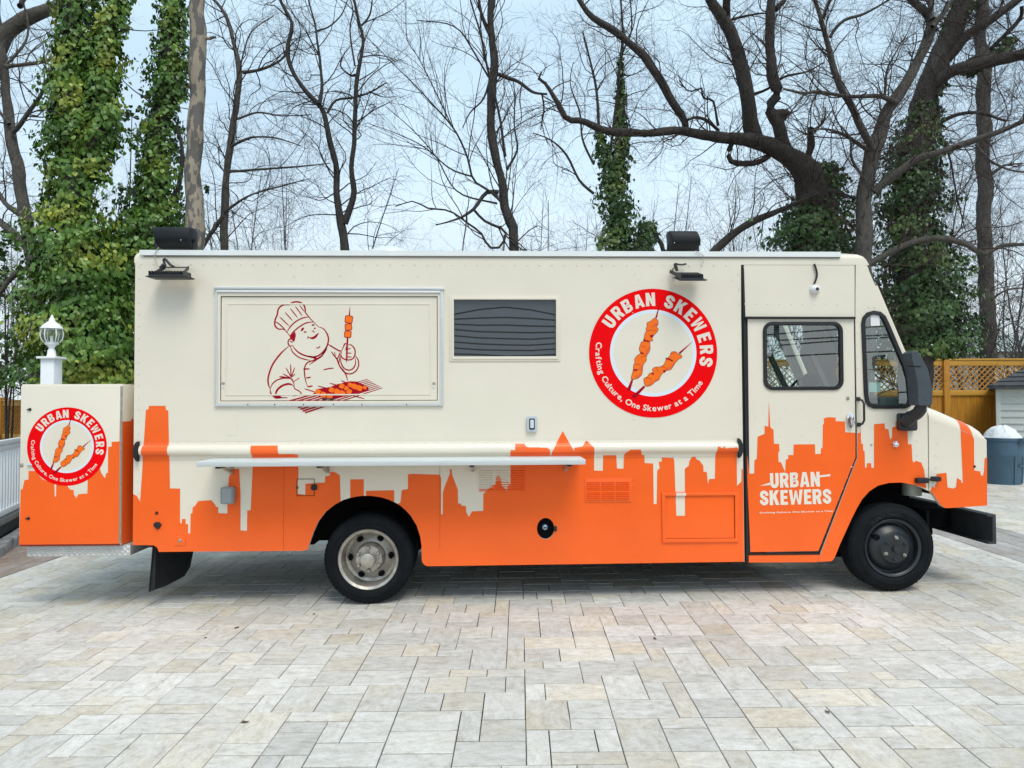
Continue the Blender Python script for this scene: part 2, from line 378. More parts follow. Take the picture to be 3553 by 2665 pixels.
def pv_verts(x, y, w, h, gap, cham, top):
    a = gap / 2; rings = [(a, -0.02), (a, top - cham), (a + cham, top)]; vs = []
    for d, z in rings:
        e = d + .0024
        for u, v in ((x + d, y + e), (x + w - d, y + e), (x + w - d, y + h - e), (x + d, y + h - e)):
            X, Y = grot(u, v); vs.append((X, Y, gz(X, Y) + z))
    return vs
PF = [(8, 9, 10, 11)] + [(4 * k + i, 4 * k + (i + 1) % 4, 4 * k + 4 + (i + 1) % 4, 4 * k + 4 + i) for k in (0, 1) for i in range(4)]
def attr(me, name, vals):
    a = me.attributes.new(name, 'FLOAT', 'FACE'); a.data.foreach_set('value', vals)
def lay(pieces, m, parent, name, limit, mass, gap=0.0052, cham=0.0025, kinds='paver'):
    sc = []
    for p in pieces:
        X, Y = grot(p[0] + p[2] / 2, p[1] + p[3] / 2)
        if Y < 0.3: continue
        px = CX + F * X / Y; py = 1391 + F * (1.8 - gz(X, Y)) / Y
        vis = -20 < px < 3573 and py < 2680 and not (660 < px < 3000 and py < 1990)
        sc.append((0 if vis else 1, Y, p))
    sc.sort(key=lambda t: (t[0], t[1]))
    near, rest = [t[2] for t in sc if t[0] == 0][:limit], []
    ids = set(map(id, near)); rest = [t[2] for t in sc if id(t[2]) not in ids]
    for p in near:
        me = bpy.data.meshes.new(name); vs = pv_verts(*p, gap * rnd.uniform(.5, 1.5), cham, rnd.uniform(-.0012, .0016))
        me.from_pydata(vs, [], PF); me.update(); me.materials.append(m)
        t = rnd.random(); attr(me, 'tint', [t] * 9); attr(me, 'ori', [float(p[3] > p[2])] * 9)
        o = bpy.data.objects.new(name, me); COL.objects.link(o); o.parent = parent
    if rest:
        V_, F_, A_, O_ = [], [], [], []
        for p in rest:
            o = len(V_); V_ += pv_verts(*p, gap * rnd.uniform(.5, 1.5), cham, rnd.uniform(-.0012, .0016)); F_ += [tuple(i + o for i in f) for f in PF]
            A_ += [rnd.random()] * 9; O_ += [float(p[3] > p[2])] * 9
        me = bpy.data.meshes.new(mass); me.from_pydata(V_, [], F_); me.update(); me.materials.append(m)
        attr(me, 'tint', A_); attr(me, 'ori', O_)
        o = bpy.data.objects.new(mass, me); COL.objects.link(o); o.parent = parent; o['kind'] = 'stuff'
U = 0.1245
lay(tile(-5.45, -5.45 + U * 86.5, 2.2, 2.2 + U * 77, U) + tile(6.278, 6.278 + U * 48, 2.2, 2.2 + U * 100, U), PAVE, drive, 'paver', 298, 'paver_field')
def bond(u0_, u1_, v0_, v1_, w, l):
    out = []; i = 0; u = u0_
    while u < u1_ - 1e-6:
        v = v0_ - (l / 2 if i % 2 else 0) - rnd.uniform(0, .05)
        while v < v1_: out.append((u, v, w, l)); v += l
        u += w; i += 1
    return out
bl = tag(MB().add([(*grot(u, v), gz(*grot(u, v)) - 0.008) for u, v in ((-7.1, 5), (-5.455, 5), (-5.455, 13), (-7.1, 13))], [(0, 1, 2, 3)]).build('path', SAND), kind='structure')
lay(bond(-7.04, -5.46, 6.0, 12.5, 0.158, 0.34), BRICKL, bl, 'brick', 120, 'brick_field', gap=.006, kinds='brick')
br = tag(MB().add([(*grot(u, v), gz(*grot(u, v)) - 0.008) for u, v in ((5.262, 4), (6.275, 4), (6.275, 14.8), (5.262, 14.8))], [(0, 1, 2, 3)]).build('paved_band', SAND), kind='structure')
lay(bond(5.265, 6.27, 5.0, 14.6, 0.1675, 0.36), BRICKR, br, 'brick', 140, 'brick_field', gap=.006, kinds='brick')
# a few fallen leaves and bits of grit on the drive
LEAFB = mat('dry_leaf', (0.10, 0.06, 0.03), 0.8)
for i, (px, py) in enumerate(((2272, 2212), (2870, 2465), (850, 2493), (712, 2205), (822, 2170), (2868, 2067), (1090, 2125))):
    d = ray(px, py); k = -1
    Y = 2466 * 1.8 / (py - 1391); P0 = at(px, py, Y); 
    for _ in range(4): Y = 2466 * (1.8 - gz(P0.x, P0.y)) / (py - 1391); P0 = at(px, py, Y)
    a = rnd.uniform(0, 6); s = rnd.uniform(.011, .02)
    vs = [(P0.x + math.cos(a + w) * s * q, P0.y + math.sin(a + w) * s * q, gz(P0.x, P0.y) + .004 + h) for w, q, h in ((0, 1.5, .003), (1.2, .7, .006), (2.2, .7, .002), (3.14, 1.4, .005), (4.1, .6, .002), (5.2, .8, .007))]
    lf = MB().add(vs, [(0, 1, 2, 3), (0, 3, 4, 5)]).build('fallen_leaf', LEAFB)
    tag(lf, ['small dark leaf lying right of the middle of the paving', 'dark leaf lying near the right end of the front pavers', 'reddish scrap lying on the front left pavers',
             'curled twig scrap on pavers below the serving shelf', 'small dry bit on paving left of the rear wheel', 'dry bit on paving just in front of the cab door', 'pale scrap on paving near the mud flap'][i], 'leaf')

# ================================================================== FOOD TRUCK
truck = empty('food_truck', TO, PSI)
tag(truck, 'cream and orange food truck with skyline graphics parked on the paving', 'food truck')
W = 2.25
A = TZ(400, 1350, 2.458); B = TZ(1200, 1400, 2.458); C = TZ(1900, 1400, 2.458); D8 = TZ(2580, 1370, 2.812)
E = TZ(2653, 1000, 2.458); D7 = TZ(2653, 1500, 2.458); G6 = TZ(1050, 1650, 3.687); S = TZ(0, 0, 1)
FL = TZ(0, 1500, 2.458); GL = TZ(0, 850, 2.458); Hc = TZ(900, 1000, 3.686); LG = TZ(1950, 850, 2.5523)
def P1(px, py, off=0): return T(px, py, off)

# ---- side panel outline (src pixels -> local)
arch_px = [(70, 930), (95, 850), (140, 720), (200, 590), (290, 470), (400, 380), (520, 312), (610, 285), (700, 267), (782, 259), (870, 259), (1000, 277), (1100, 307), (1172, 340), (1206, 358),
           (1250, 385), (1320, 445), (1380, 510), (1460, 640), (1505, 780), (1522, 900), (1525, 1080), (1535, 1115), (1558, 1143), (1595, 1160)]
arch = xz(G6(arch_px))
left_bottom = xz(S([(1067, 1907), (1051, 1911), (640, 1914), (551, 1915), (546, 1900), (533, 1892), (464.5, 1891)]))
top_z = P1(1500, 916).z
rear_x = P1(466, 1300).x; bx1 = P1(2574, 1300).x
panel = [(rear_x, left_bottom[-1][1]), (rear_x, top_z), (P1(2571, 930).x, top_z)] + xz(S([(2571.5, 1100), (2583, 1949)])) + arch[::-1] + left_bottom[:-1]
win1 = rrect(*xz([P1(763, 1393)])[0], *xz([P1(1519.5, 1027)])[0], .01, 2)
sw = TZ(1540, 1000, 3.19)
w2a, w2b = sw([(112, 757)])[0], sw([(1240, 128)])[0]
win2 = rrect(w2a.x, w2a.z, w2b.x, w2b.z, .006, 2)
fuel_c = B([(1704, 1067)])[0]
fuel = [(fuel_c.x + .078 * math.cos(R(a)), fuel_c.z + .095 * math.sin(R(a))) for a in range(0, 360, 18)]
MB().prism(panel, 0.0, 0.03, [win1, win2, fuel]).build('body_panel', CREAM, truck)

# ---- doors and cab side
door_px = [(2595, 1107), (2963, 1107), (2968.5, 1480), (2968.5, 1588), (2840, 1912), (2604, 1916)]
door = xz(S(door_px))
DW = TZ(2560, 880, 3.318)
dwa, dwb = DW([(297, 1573)])[0], DW([(1205, 785)])[0]
dwin = rrect(dwa.x, dwa.z, dwb.x, dwb.z, .085, 7)
dhole = rrect(dwa.x + .02, dwa.z + .02, dwb.x - .02, dwb.z - .02, .07, 7)
door_o = MB().prism(door, 0.004, 0.035, [dhole]).build('cab_door', CREAM, truck)
header = xz(S([(2582, 935), (2966, 937), (2966, 1099), (2587, 1099)])); header[0] = (header[0][0], top_z); header[1] = (header[1][0], top_z)
MB().prism(header, 0.003, 0.03).build('header_panel', CREAM, truck)
farch = xz(D7([(580, 1092), (598, 1065), (640, 960), (690, 850), (740, 740), (785, 650), (830, 572), (890, 505), (965, 455), (1060, 431), (1170, 428), (1280, 450), (1352, 477), (1397, 500)]))
cab = xz(S([(2970, 937), (3010, 937), (3041, 1000), (3218, 1407), (3221, 1702)])) + farch[::-1][0:] + xz(D7([(560, 1100), (452, 1105)])) + xz(S([(2846, 1925), (2974.5, 1590), (2974, 1480), (2968, 1105)]))
cab[0] = (cab[0][0], top_z); cab[1] = (cab[1][0] - .01, top_z)
qpx = [(822, 300), (832, 250), (868, 208), (925, 192), (985, 202), (1028, 240), (1062, 312), (1140, 495), (1215, 672), (1243, 770), (1255, 880), (1262, 960), (1245, 1003), (1195, 1026), (1050, 1029), (930, 1028), (880, 1008), (855, 965), (845, 900)]
qwin = xz(E(qpx)); qc = (sum(p[0] for p in qwin) / len(qwin), sum(p[1] for p in qwin) / len(qwin))
def inset(poly, d):
    n = len(poly); out = []
    ar = sum(poly[i][0] * poly[(i + 1) % n][1] - poly[(i + 1) % n][0] * poly[i][1] for i in range(n)); sg = 1 if ar > 0 else -1
    for i in range(n):
        a, b, c = Vector(poly[i - 1]), Vector(poly[i]), Vector(poly[(i + 1) % n])
        n1 = Vector((-(b - a).y, (b - a).x)).normalized() * sg; n2 = Vector((-(c - b).y, (c - b).x)).normalized() * sg
        m = (n1 + n2); m = m.normalized() if m.length > 1e-6 else n1
        out.append(tuple(b + m * (d / max(.5, m.dot(n1)))))
    return out
qhole = inset(qwin, .022)
MB().prism(cab, 0.0, 0.03, [qhole]).build('cab_side_panel', CREAM, truck)
# dark seal behind the door gaps
seal = MB()
for a, b in (((2577, 932), (2589, 1950)), ((2584, 1103), (2968, 1103)), ((2966.5, 1104), (2972, 1588)), ((2972, 1588), (2842, 1922)), ((2592, 1924), (2842, 1922))):
    p, q = P1(*a, .022), P1(*b, .022); seal.bar(p, q, .07 if a == (2577, 932) else .03, .02, (0, 1, 0))
seal.build('door_seal', RUBBER, truck)
for a, b, w in (((2576, 931), (2582, 1150), .017), ((2582, 1150), (2588, 1500), .02), ((2588, 1500), (2592, 1953), .023)):
    MB().bar(P1(*a, -.004), P1(*b, -.004), w * .62, .012, (0, 1, 0)).build('door_edge_trim', RUBBER, truck)
MB().bar(P1(2583, 1102, -.012), P1(2967, 1103, -.010), .017, .022, (0, 1, 0)).build('rain_gutter', RUBBER, truck)
sill = xz(S([(2597, 1928), (2842, 1926), (2834, 1950), (2597, 1951)]))
MB().prism(sill, -.01, .12).build('door_sill', ORANGE, truck)

# ---- roof, other walls, floor
zt = [(916, 0.0), (897, 0.0), (886, .010), (877, .03), (870, .075)]
rx = [P1(466, 916).x, P1(466, 897).x, P1(470, 886).x, P1(477, 877).x, P1(492, 870).x]
fxp = [P1(3016, 930).x, P1(3005, 903).x, P1(2996, 890).x, P1(2980, 880).x, P1(2945, 873).x]
roof = MB(); rz_ = [P1(1500, y).z for y, _ in zt]; n = len(zt); vs = []
for i in range(n):
    d = zt[i][1]; z = rz_[i]
    vs += [(rx[i], d, z), (fxp[i], d, z), (fxp[i], W - d, z), (rx[i], W - d, z)]
fs = [(4 * i + j, 4 * i + (j + 1) % 4, 4 * i + 4 + (j + 1) % 4, 4 * i + 4 + j) for i in range(n - 1) for j in range(4)] + [(4 * n - 4, 4 * n - 3, 4 * n - 2, 4 * n - 1), (3, 2, 1, 0)]
roof.add(vs, fs).build('roof', CREAM, truck, smooth=True)
WHITER = mat('white_roof_trim', (0.80, 0.83, 0.82), 0.45, var=0.04, scale=5)
a, b = P1(487, 878), P1(2914, 884)
rail_b = MB().prism([(a.x - .0, a.z + .024), (a.x - .0, a.z - .012), (a.x + .03, a.z - .022), (b.x, a.z - .022), (b.x, a.z + .024)], -.018, -.001).build('drip_rail', WHITER, truck)
MB().box((a.x + .03, -.012, a.z - .030), (b.x, 0.002, a.z - .0235)).build('drip_rail_shadow_line', mat('painted_shadow_grey', (0.30, 0.28, 0.26), .8), rail_b)  # shadow line below the rail, built as a grey strip
a2, b2 = P1(1258, 866), P1(1405, 866)
vent = MB().lathe([(0.0, .10), (.09, .094), (.15, .075), (.185, .05), (.20, .03), (.20, -.02)], ((a2.x + b2.x) / 2, .32, rz_[-1]), 'z', 32).build('roof_vent', mat('translucent_vent_cover', (.66, .70, .70), .3), truck, smooth=True)
fpan = [(rear_x, left_bottom[-1][1]), (rear_x, top_z), (fxp[0], top_z), cab[2], cab[3], cab[4], (P1(3160, 1700).x, P1(3160, 1700).z), (P1(2880, 1940).x, left_bottom[-1][1])]
dh2 = [(p[0], p[1]) for p in dhole]
zlo_, zhi_ = min(p[1] for p in qwin) + .04, max(p[1] for p in dwin) + .06
fslope = (cab[3][0] - cab[2][0]) / (cab[3][1] - cab[2][1])
fhole = [(max(p[0] for p in dwin) + .05, zlo_), (cab[3][0] - .10 + fslope * (zlo_ - cab[3][1]), zlo_), (cab[3][0] - .12 + fslope * (zhi_ - cab[3][1]), zhi_), (max(p[0] for p in dwin) + .05, zhi_)]
MB().prism(fpan, W - .03, W, [dh2, fhole]).build('side_panel', CREAM, truck)
MB().box((rear_x, .03, left_bottom[-1][1]), (rear_x + .03, W - .03, top_z)).build('end_wall', CREAM, truck)
bulk = P1(2590, 1300).x
MB().box((bulk - .04, .03, left_bottom[-1][1]), (bulk, W - .03, top_z)).build('bulkhead', INTER, truck)
zf = P1(1280, 1688).z; zcf = P1(1700, 1900).z
MB().box((rear_x + .04, .04, zf), (bulk - .05, W - .04, zf + .05)).build('floor', UNDER, truck)
MB().box((bulk, .06, zcf - .05), (P1(2830, 1900).x, W - .06, zcf)).build('cab_floor', UNDER, truck)
# underbody mass: rails, axles, inner wheel boxes, plus added light blockers
ub = MB()
zr = P1(1500, 1800).z
wz = P1(1278, 1941).z
for y in (.62, W - .72): ub.box((rear_x + .3, y, wz + .05), (P1(3380, 1700).x, y + .09, wz + .26))
ub.build('frame_rail', UNDER, truck)
MB().box((P1(1545, 1900).x, .80, wz - .23), (P1(2780, 1900).x, W - .30, zcf)).build('added_shade_box', UNDER, truck, bevel=.03)  # this box and the next are added to darken the ground below
MB().box((P1(560, 1900).x, .95, wz - .06), (P1(1000, 1900).x, W - .40, zf)).build('added_shade_box', UNDER, truck, bevel=.03)
MB().box((P1(1545, 1900).x, .16, wz + .0), (P1(2560, 1900).x, .22, zf)).build('inner_shade_skirt', UNDER, truck)  # added black sheet that keeps light out from under the body
ar_x0, ar_x1 = arch[1][0] - .02, arch[-3][0] + .02
MB().box((ar_x0 + .02, .56, wz + .10), (ar_x1 - .02, .60, zf - .002)).build('inner_wheel_wall', UNDER, truck)

# ---- skyline film
SKY_L = A([(157, 895), (185, 912), (212, 960), (230, 700), (245, 445), (262, 178), (285, 172), (287, 143), (430, 143), (432, 178), (452, 183), (458, 440), (462, 590), (467, 847), (553, 849), (553, 1143), (567, 1145), (569, 1108), (600, 1108), (600, 1148), (621, 1155), (621, 1231), (640, 1231), (643, 1062), (658, 1058), (660, 1008), (678, 1000), (708, 955), (820, 948), (855, 990), (858, 1005), (877, 1005), (879, 1058), (956, 1061), (960, 870), (970, 750), (1005, 682), (1057, 682), (1068, 890), (1068, 1205), (1124, 1210), (1126, 1037), (1155, 1033), (1172, 668), (1165, 480), (1395, 480), (1402, 552), (1560, 555), (1562, 765), (1556, 767), (1556, 893), (1620, 902), (1622, 808), (1788, 797), (1790, 745), (1828, 740), (1832, 707), (1870, 707), (1915, 735), (1923, 955)])
sky_l = [(rear_x + .001, SKY_L[0].z)] + xz(SKY_L)[1:]
ax = sky_l[-1][0]
arch_left = [p for p in arch[:10] if p[0] < ax]
edge_l = sky_l[:-1] + [(ax, arch_left[-1][1] + (arch[len(arch_left)][1] - arch_left[-1][1]) * (ax - arch_left[-1][0]) / (arch[len(arch_left)][0] - arch_left[-1][0]))] + arch_left[::-1] + [(p[0], p[1]) for p in left_bottom[:-1]] + [(rear_x + .001, left_bottom[-1][1])]
def arch_at(x):
    for i in range(len(arch) - 1):
        if arch[i][0] <= x <= arch[i + 1][0]: return arch[i][1] + (arch[i + 1][1] - arch[i][1]) * (x - arch[i][0]) / (arch[i + 1][0] - arch[i][0] + 1e-9)
    return arch[0][1]
def sub_arch(x0, x1): return [(x0, arch_at(x0))] + [p for p in arch[5:16] if x0 < p[0] < x1] + [(x1, arch_at(x1))]
m1 = xz(B([(38, 647), (153, 647)])); m2 = xz(B([(172, 745), (412, 740)]))
mid1 = [m1[0], m1[1]] + sub_arch(m1[0][0], m1[1][0])[::-1]
mid2 = [m2[0], m2[1]] + sub_arch(m2[0][0], m2[1][0])[::-1]
SKY_R = B([(440, 846), (465, 845), (478, 738), (530, 730), (530, 605), (565, 600), (800, 608), (800, 625), (812, 628), (812, 945), (826, 945), (828, 765), (842, 710), (888, 600), (888, 560), (903, 560), (905, 605), (955, 735), (957, 853), (980, 855), (985, 872), (1024, 874), (1026, 925), (1050, 968), (1075, 920), (1172, 917), (1173, 773), (1245, 700), (1278, 688), (1278, 640), (1300, 610), (1325, 640), (1327, 695), (1376, 748), (1382, 705), (1403, 680), (1403, 395), (1443, 395), (1443, 343), (1520, 343), (1545, 370), (1715, 375), (1738, 395), (1740, 440), (1755, 440), (1757, 410), (1850, 235), (1943, 405), (1945, 375), (2010, 365), (2053, 315), (2112, 375), (2117, 440), (2117, 572), (2192, 574), (2194, 440)]) + \
    C([(585, 442), (592, 555), (647, 556), (650, 440), (680, 405), (700, 390), (785, 390), (805, 440), (825, 440), (828, 508), (900, 512), (905, 858), (930, 858), (935, 570), (957, 552), (947, 498), (973, 495), (975, 460), (1072, 465), (1080, 490), (1098, 958), (1172, 958), (1170, 555), (1205, 530), (1208, 495), (1230, 455), (1262, 452), (1265, 475), (1295, 487), (1327, 530), (1330, 582), (1357, 585), (1368, 688), (1378, 645), (1427, 642), (1430, 440), (1440, 362), (1483, 380), (1493, 358), (1505, 380), (1610, 372), (1612, 440), (1615, 703), (1652, 665), (1655, 560), (1665, 560)])
sky_r = xz(SKY_R)
sx = sky_r[0][0]
sky_r[0] = (sx, arch_at(sx))
edge_r = sky_r + [(P1(2578, 1660).x, sky_r[-1][1] - .001)] + xz(S([(2582, 1949)])) + [p for p in arch if p[0] > sx][::-1]
ZB, ZTOP = P1(1500, 1592).z, P1(1500, 1528).z       # rub rail band
def clip_z(poly, z, keep_above): return clip(poly, 0, -1 if keep_above else 1, -z if keep_above else z)
film = MB()
for poly in (edge_l, mid1, mid2, edge_r): film.sheet(poly, -.0018, [fuel] if poly is edge_r else ())
film.build('skyline_film', ORANGE, truck)

# ---- rub rail with the film wrapped over it
rail_x0, rail_x1 = P1(484, 1560, -.02).x, P1(2560, 1560, -.02).x
z0r, z1r = P1(1500, 1590).z, P1(1500, 1530).z
zc0, zc1 = P1(1500, 1576).z, P1(1500, 1541).z
prof = [(z0r, -.004), (zc0 - .006, -.006), (zc0, -.008)]
for i in range(1, 10):
    w = math.pi * i / 10; prof.append((zc0 + (zc1 - zc0) * (1 - math.cos(w)) / 2, -.008 - .036 * math.sin(w)))
prof += [(zc1, -.008), (zc1 + .006, -.006), (z1r, -.004)]
def extr(prof, x0, x1, name, m, back=.004):
    mb = MB(); k = len(prof)
    vs = [(x, y, z) for x in (x0, x1) for z, y in prof] + [(x, back, z) for x in (x0, x1) for z in (prof[0][0], prof[-1][0])]
    fs = [(i, i + 1, k + i + 1, k + i) for i in range(k - 1)] + [tuple(range(k)) + (2 * k + 1, 2 * k), tuple(range(k, 2 * k)) + (2 * k + 3, 2 * k + 2)]
    return mb.add(vs, fs).build(name, m, truck, smooth=True)
rail_o = extr(prof, rail_x0, rail_x1, 'rub_rail', CREAM)
def spans(poly, z):
    xs = []
    for i, p in enumerate(poly):
        q = poly[(i + 1) % len(poly)]
        if (p[1] > z) != (q[1] > z): xs.append(p[0] + (q[0] - p[0]) * (z - p[1]) / (q[1] - p[1]))
    xs.sort(); return list(zip(xs[::2], xs[1::2]))
def py_(z):
    for i in range(len(prof) - 1):
        if prof[i][0] <= z <= prof[i + 1][0]:
            t = (z - prof[i][0]) / (prof[i + 1][0] - prof[i][0]); return prof[i][1] + t * (prof[i + 1][1] - prof[i][1])
    return -.004
strips = []; NS = 44
zs = [z0r + (z1r - z0r) * i / NS for i in range(NS + 1)]
for i in range(NS):
    za, zb = zs[i], zs[i + 1]; zm = (za + zb) / 2
    for poly in (edge_l, edge_r):
        for x0, x1 in spans(poly, zm):
            x0 = max(x0, rail_x0 + .002); x1 = min(x1, rail_x1 - .002)
            if x1 > x0: strips.append((x0, x1, za, zb))
groups = []
for s_ in strips:
    hit = [g for g in groups if any(abs(s_[2] - t[3]) < 1e-6 and s_[0] < t[1] and s_[1] > t[0] or (abs(s_[2] - t[2]) < 1e-6 and s_[0] == t[0]) for t in g[-12:])]
    if hit:
        hit[0].append(s_)
        for g in hit[1:]: hit[0].extend(g); groups.remove(g)
    else: groups.append([s_])
for g in groups:
    wrap = MB()
    for x0, x1, za, zb in g: wrap.add([(x0, py_(za) - .0015, za), (x1, py_(za) - .0015, za), (x1, py_(zb) - .0015, zb), (x0, py_(zb) - .0015, zb)], [(0, 1, 2, 3)])
    wrap.build('rail_film', ORANGE, rail_o, smooth=True)
for cx_, sg in ((P1(480, 1559).x, -1), (P1(2563, 1559).x, 1)):
    zc = (z0r + z1r) / 2
    pl = [(cx_ + sg * .045 * max(0.15, math.cos(R(a))) - sg * .02, zc + .088 * math.sin(R(a))) for a in range(-90, 91, 15)]
    MB().prism(pl, -.05, -.002).build('rail_end_cap', RUBBER, rail_o, bevel=.006)

# ---- rivets (tiny, one part)
rv = MB()
def rivet(px, py, off=0.0, r=.0070):
    p = P1(px, py, off); o = len(rv.v)
    rv.v.append((p.x, off - .0062, p.z))
    for j in range(6): rv.v.append((p.x + r * math.cos(j * 1.047), off - .0012, p.z + r * math.sin(j * 1.047)))
    for j in range(6): rv.f.append((o, o + 1 + j, o + 1 + (j + 1) % 6))
for i in range(48): rivet(490 + i * 43.2, 917 + i * .09, -.002)
for i in range(24): rivet(483 - i * .15, 925 + i * 41.3, -.0018)
for x in range(530, 2540, 43): rivet(x, 1535, -.006, .005); rivet(x, 1585, -.006, .005)
for i in range(20): rivet(2563 + i * .5, 950 + i * 52, -.0018)
for i in range(11): rivet(2200 + i * .3, 1455 + i * 42 if i else 1455, -.0018)
for x in range(1560, 2190, 42): rivet(x, 1748, -.0018)
for x in range(2225, 2560, 41): rivet(x, 1950 - (x - 2225) * .012 - .5, -.0018)
for y in (1795, 1838, 1880): rivet(1588, y, -.0018); rivet(1966, y, -.0018); rivet(828, y, -.0018)
for x in (535, 568, 610, 655, 698): rivet(x, 1758, -.0018)
for i in range(9): rivet(2582 + i * 40.5, 1055, .003); 
for i in range(9): rivet(2975, 950 + i * 41)
for x, y in ((3015, 1066), (3035, 1066), (640, 957), (820, 1040), (1020, 958), (1180, 957), (1450, 958), (2216, 970), (2298, 970), (2420, 971), (2540, 971)): rivet(x, y, -.0018)
for x, y in ((2725, 1420), (2783, 1420), (2622, 1448), (2704, 1448), (2784, 1448), (2662, 1513), (2705, 1513), (2783, 1513), (2740, 1590), (2740, 1640), (2743, 1750), (2743, 1795), (2632, 1904), (2672, 1904), (2820, 1904)): rivet(x, y, .004)
for i in range(8): rivet(2955 - i * 15.2, 1620 + i * 38, .004)
for i in range(9): rivet(2985 - i * 15.5, 1640 + i * 36, -.001)
for x, y in ((3018, 1636), (3056, 1634), (3096, 1631), (3135, 1619), (3166, 1609), (3185, 1608), (3186, 1630), (3188, 1650), (3182, 1440), (3182, 1530), (3182, 1580), (3248, 1580), (3248, 1622), (3250, 1535), (3248, 1466), (3274, 1664), (3334, 1701), (3362, 1717), (3390, 1735), (2990, 1530), (3026, 1486), (3060, 1486)): rivet(x, y, -.002)
for x, y in ((2204, 950), (2206, 1010), (2196, 1086), (2196, 1130), (2196, 1170), (2196, 1210)): rivet(x, y, -.002, .005)
def inside(poly, x, z):
    c = False
    for i, p in enumerate(poly):
        q = poly[(i + 1) % len(poly)]
        if (p[1] > z) != (q[1] > z) and x < p[0] + (q[0] - p[0]) * (z - p[1]) / (q[1] - p[1]): c = not c
    return c
RIV = [rv.v[i:i + 7] for i in range(0, len(rv.v), 7)]
def finish_rivets(polys):
    for px in (985, 1526):
        p, q = P1(px, 1600, -.003), P1(px, 1905, -.003); MB().box((p.x - .0011, -.0032, max(q.z, arch_at(p.x) + .004) if arch[1][0] < p.x < arch[-2][0] else q.z), (p.x + .0011, -.0019, p.z)).build('panel_seam', mat('seam_shadow', (.35, .05, .01), .8), truck)
    for nm, m, want in (('rivets', CREAM, False), ('film_covered_rivets', ORANGE, True)):
        mb = MB()
        for r_ in RIV:
            if any(inside(p, r_[0][0], r_[0][2]) for p in polys) == want: mb.add(r_, [(0, 1 + j, 1 + (j + 1) % 6) for j in range(6)])
        mb.build(nm, m, truck, smooth=True)['kind'] = 'stuff'

# ---- door film
dfilm = xz(D8([(18, 530), (45, 640), (58, 770), (105, 768), (107, 640), (130, 625), (138, 410), (207, 380), (207, 300), (243, 312), (248, 50), (262, 315), (293, 345), (298, 478), (348, 480), (352, 550), (340, 560), (343, 655), (368, 660), (390, 715), (408, 755), (413, 632), (437, 628), (437, 588), (488, 588), (490, 485), (697, 482), (702, 578), (755, 576), (757, 520), (772, 518), (775, 290), (785, 285), (785, 230), (825, 218), (898, 222), (902, 258), (990, 260), (995, 366), (1090, 370)]))
dfilm = [(dfilm[0][0] + .006, dfilm[0][1])] + dfilm[1:] + [(door[2][0], dfilm[-1][1]), door[3], door[4], (door[5][0] + .001, door[5][1])]
MB().sheet(dfilm, .0025).build('skyline_film', ORANGE, door_o)
# ---- cab film
cfl = xz(E([(797, 1235), (812, 1235), (815, 1190), (820, 1240), (822, 1325), (838, 1328), (840, 1385), (852, 1388), (856, 1530), (870, 1530), (873, 1493), (908, 1493), (910, 1530), (932, 1533), (933, 1160), (1022, 1153), (1028, 1200), (1055, 1203), (1070, 1290), (1085, 1275), (1087, 1190), (1115, 1180), (1115, 1135), (1215, 1130), (1222, 1330), (1253, 1333), (1260, 1470), (1270, 1487), (1290, 1472), (1335, 1487), (1360, 1550), (1378, 1700)])) 
cfl[-1] = (cfl[-1][0], farch[-2][1] - .003)
cab_film = ([(P1(2975, 1500).x, cfl[0][1])] + cfl[1:] + farch[::-1][2:] + xz(D7([(560, 1100), (452, 1105)])) + xz(S([(2846, 1925), (2974.5, 1590)])))
MB().sheet(cab_film, -.0018).build('skyline_film', ORANGE, truck)

# ---- hood and nose
crease = xz(E([(1400, 1105), (1500, 1143), (1700, 1222), (1800, 1262), (1860, 1287), (1893, 1297)]))
crest = xz(E([(1392, 1000), (1500, 1040), (1700, 1128), (1800, 1172), (1850, 1207), (1893, 1290)]))
nose = crease + xz(D7([(1896, 330), (1897, 625), (1590, 645), (1543, 646), (1512, 630), (1480, 590), (1450, 545), (1424, 512), (1404, 498)]))
nose_o = MB().prism(nose, 0.0, .04).build('hood_side', CREAM, truck)
MB().prism(nose, W - .04, W).build('hood_side', CREAM, truck)
hm = MB(); k = len(crest); NS_ = 8; vs = []
dep = [.10, .10, .10, .10, .10, .05]
for i in range(k):
    for j in range(NS_ + 1):
        w = math.pi / 2 * j / NS_
        vs.append((crease[i][0] + (crest[i][0] - crease[i][0]) * math.sin(w), dep[i] * (1 - math.cos(w)), crease[i][1] + (crest[i][1] - crease[i][1]) * math.sin(w)))
    for j in range(NS_ + 1):
        w = math.pi / 2 * (1 - j / NS_)
        vs.append((crease[i][0] + (crest[i][0] - crease[i][0]) * math.sin(w), W - dep[i] * (1 - math.cos(w)), crease[i][1] + (crest[i][1] - crease[i][1]) * math.sin(w)))
q = 2 * NS_ + 2
hm.add(vs, [(i * q + j, i * q + j + 1, (i + 1) * q + j + 1, (i + 1) * q + j) for i in range(k - 1) for j in range(q - 1)])
hood = hm.build('hood', CREAM, truck, smooth=True)
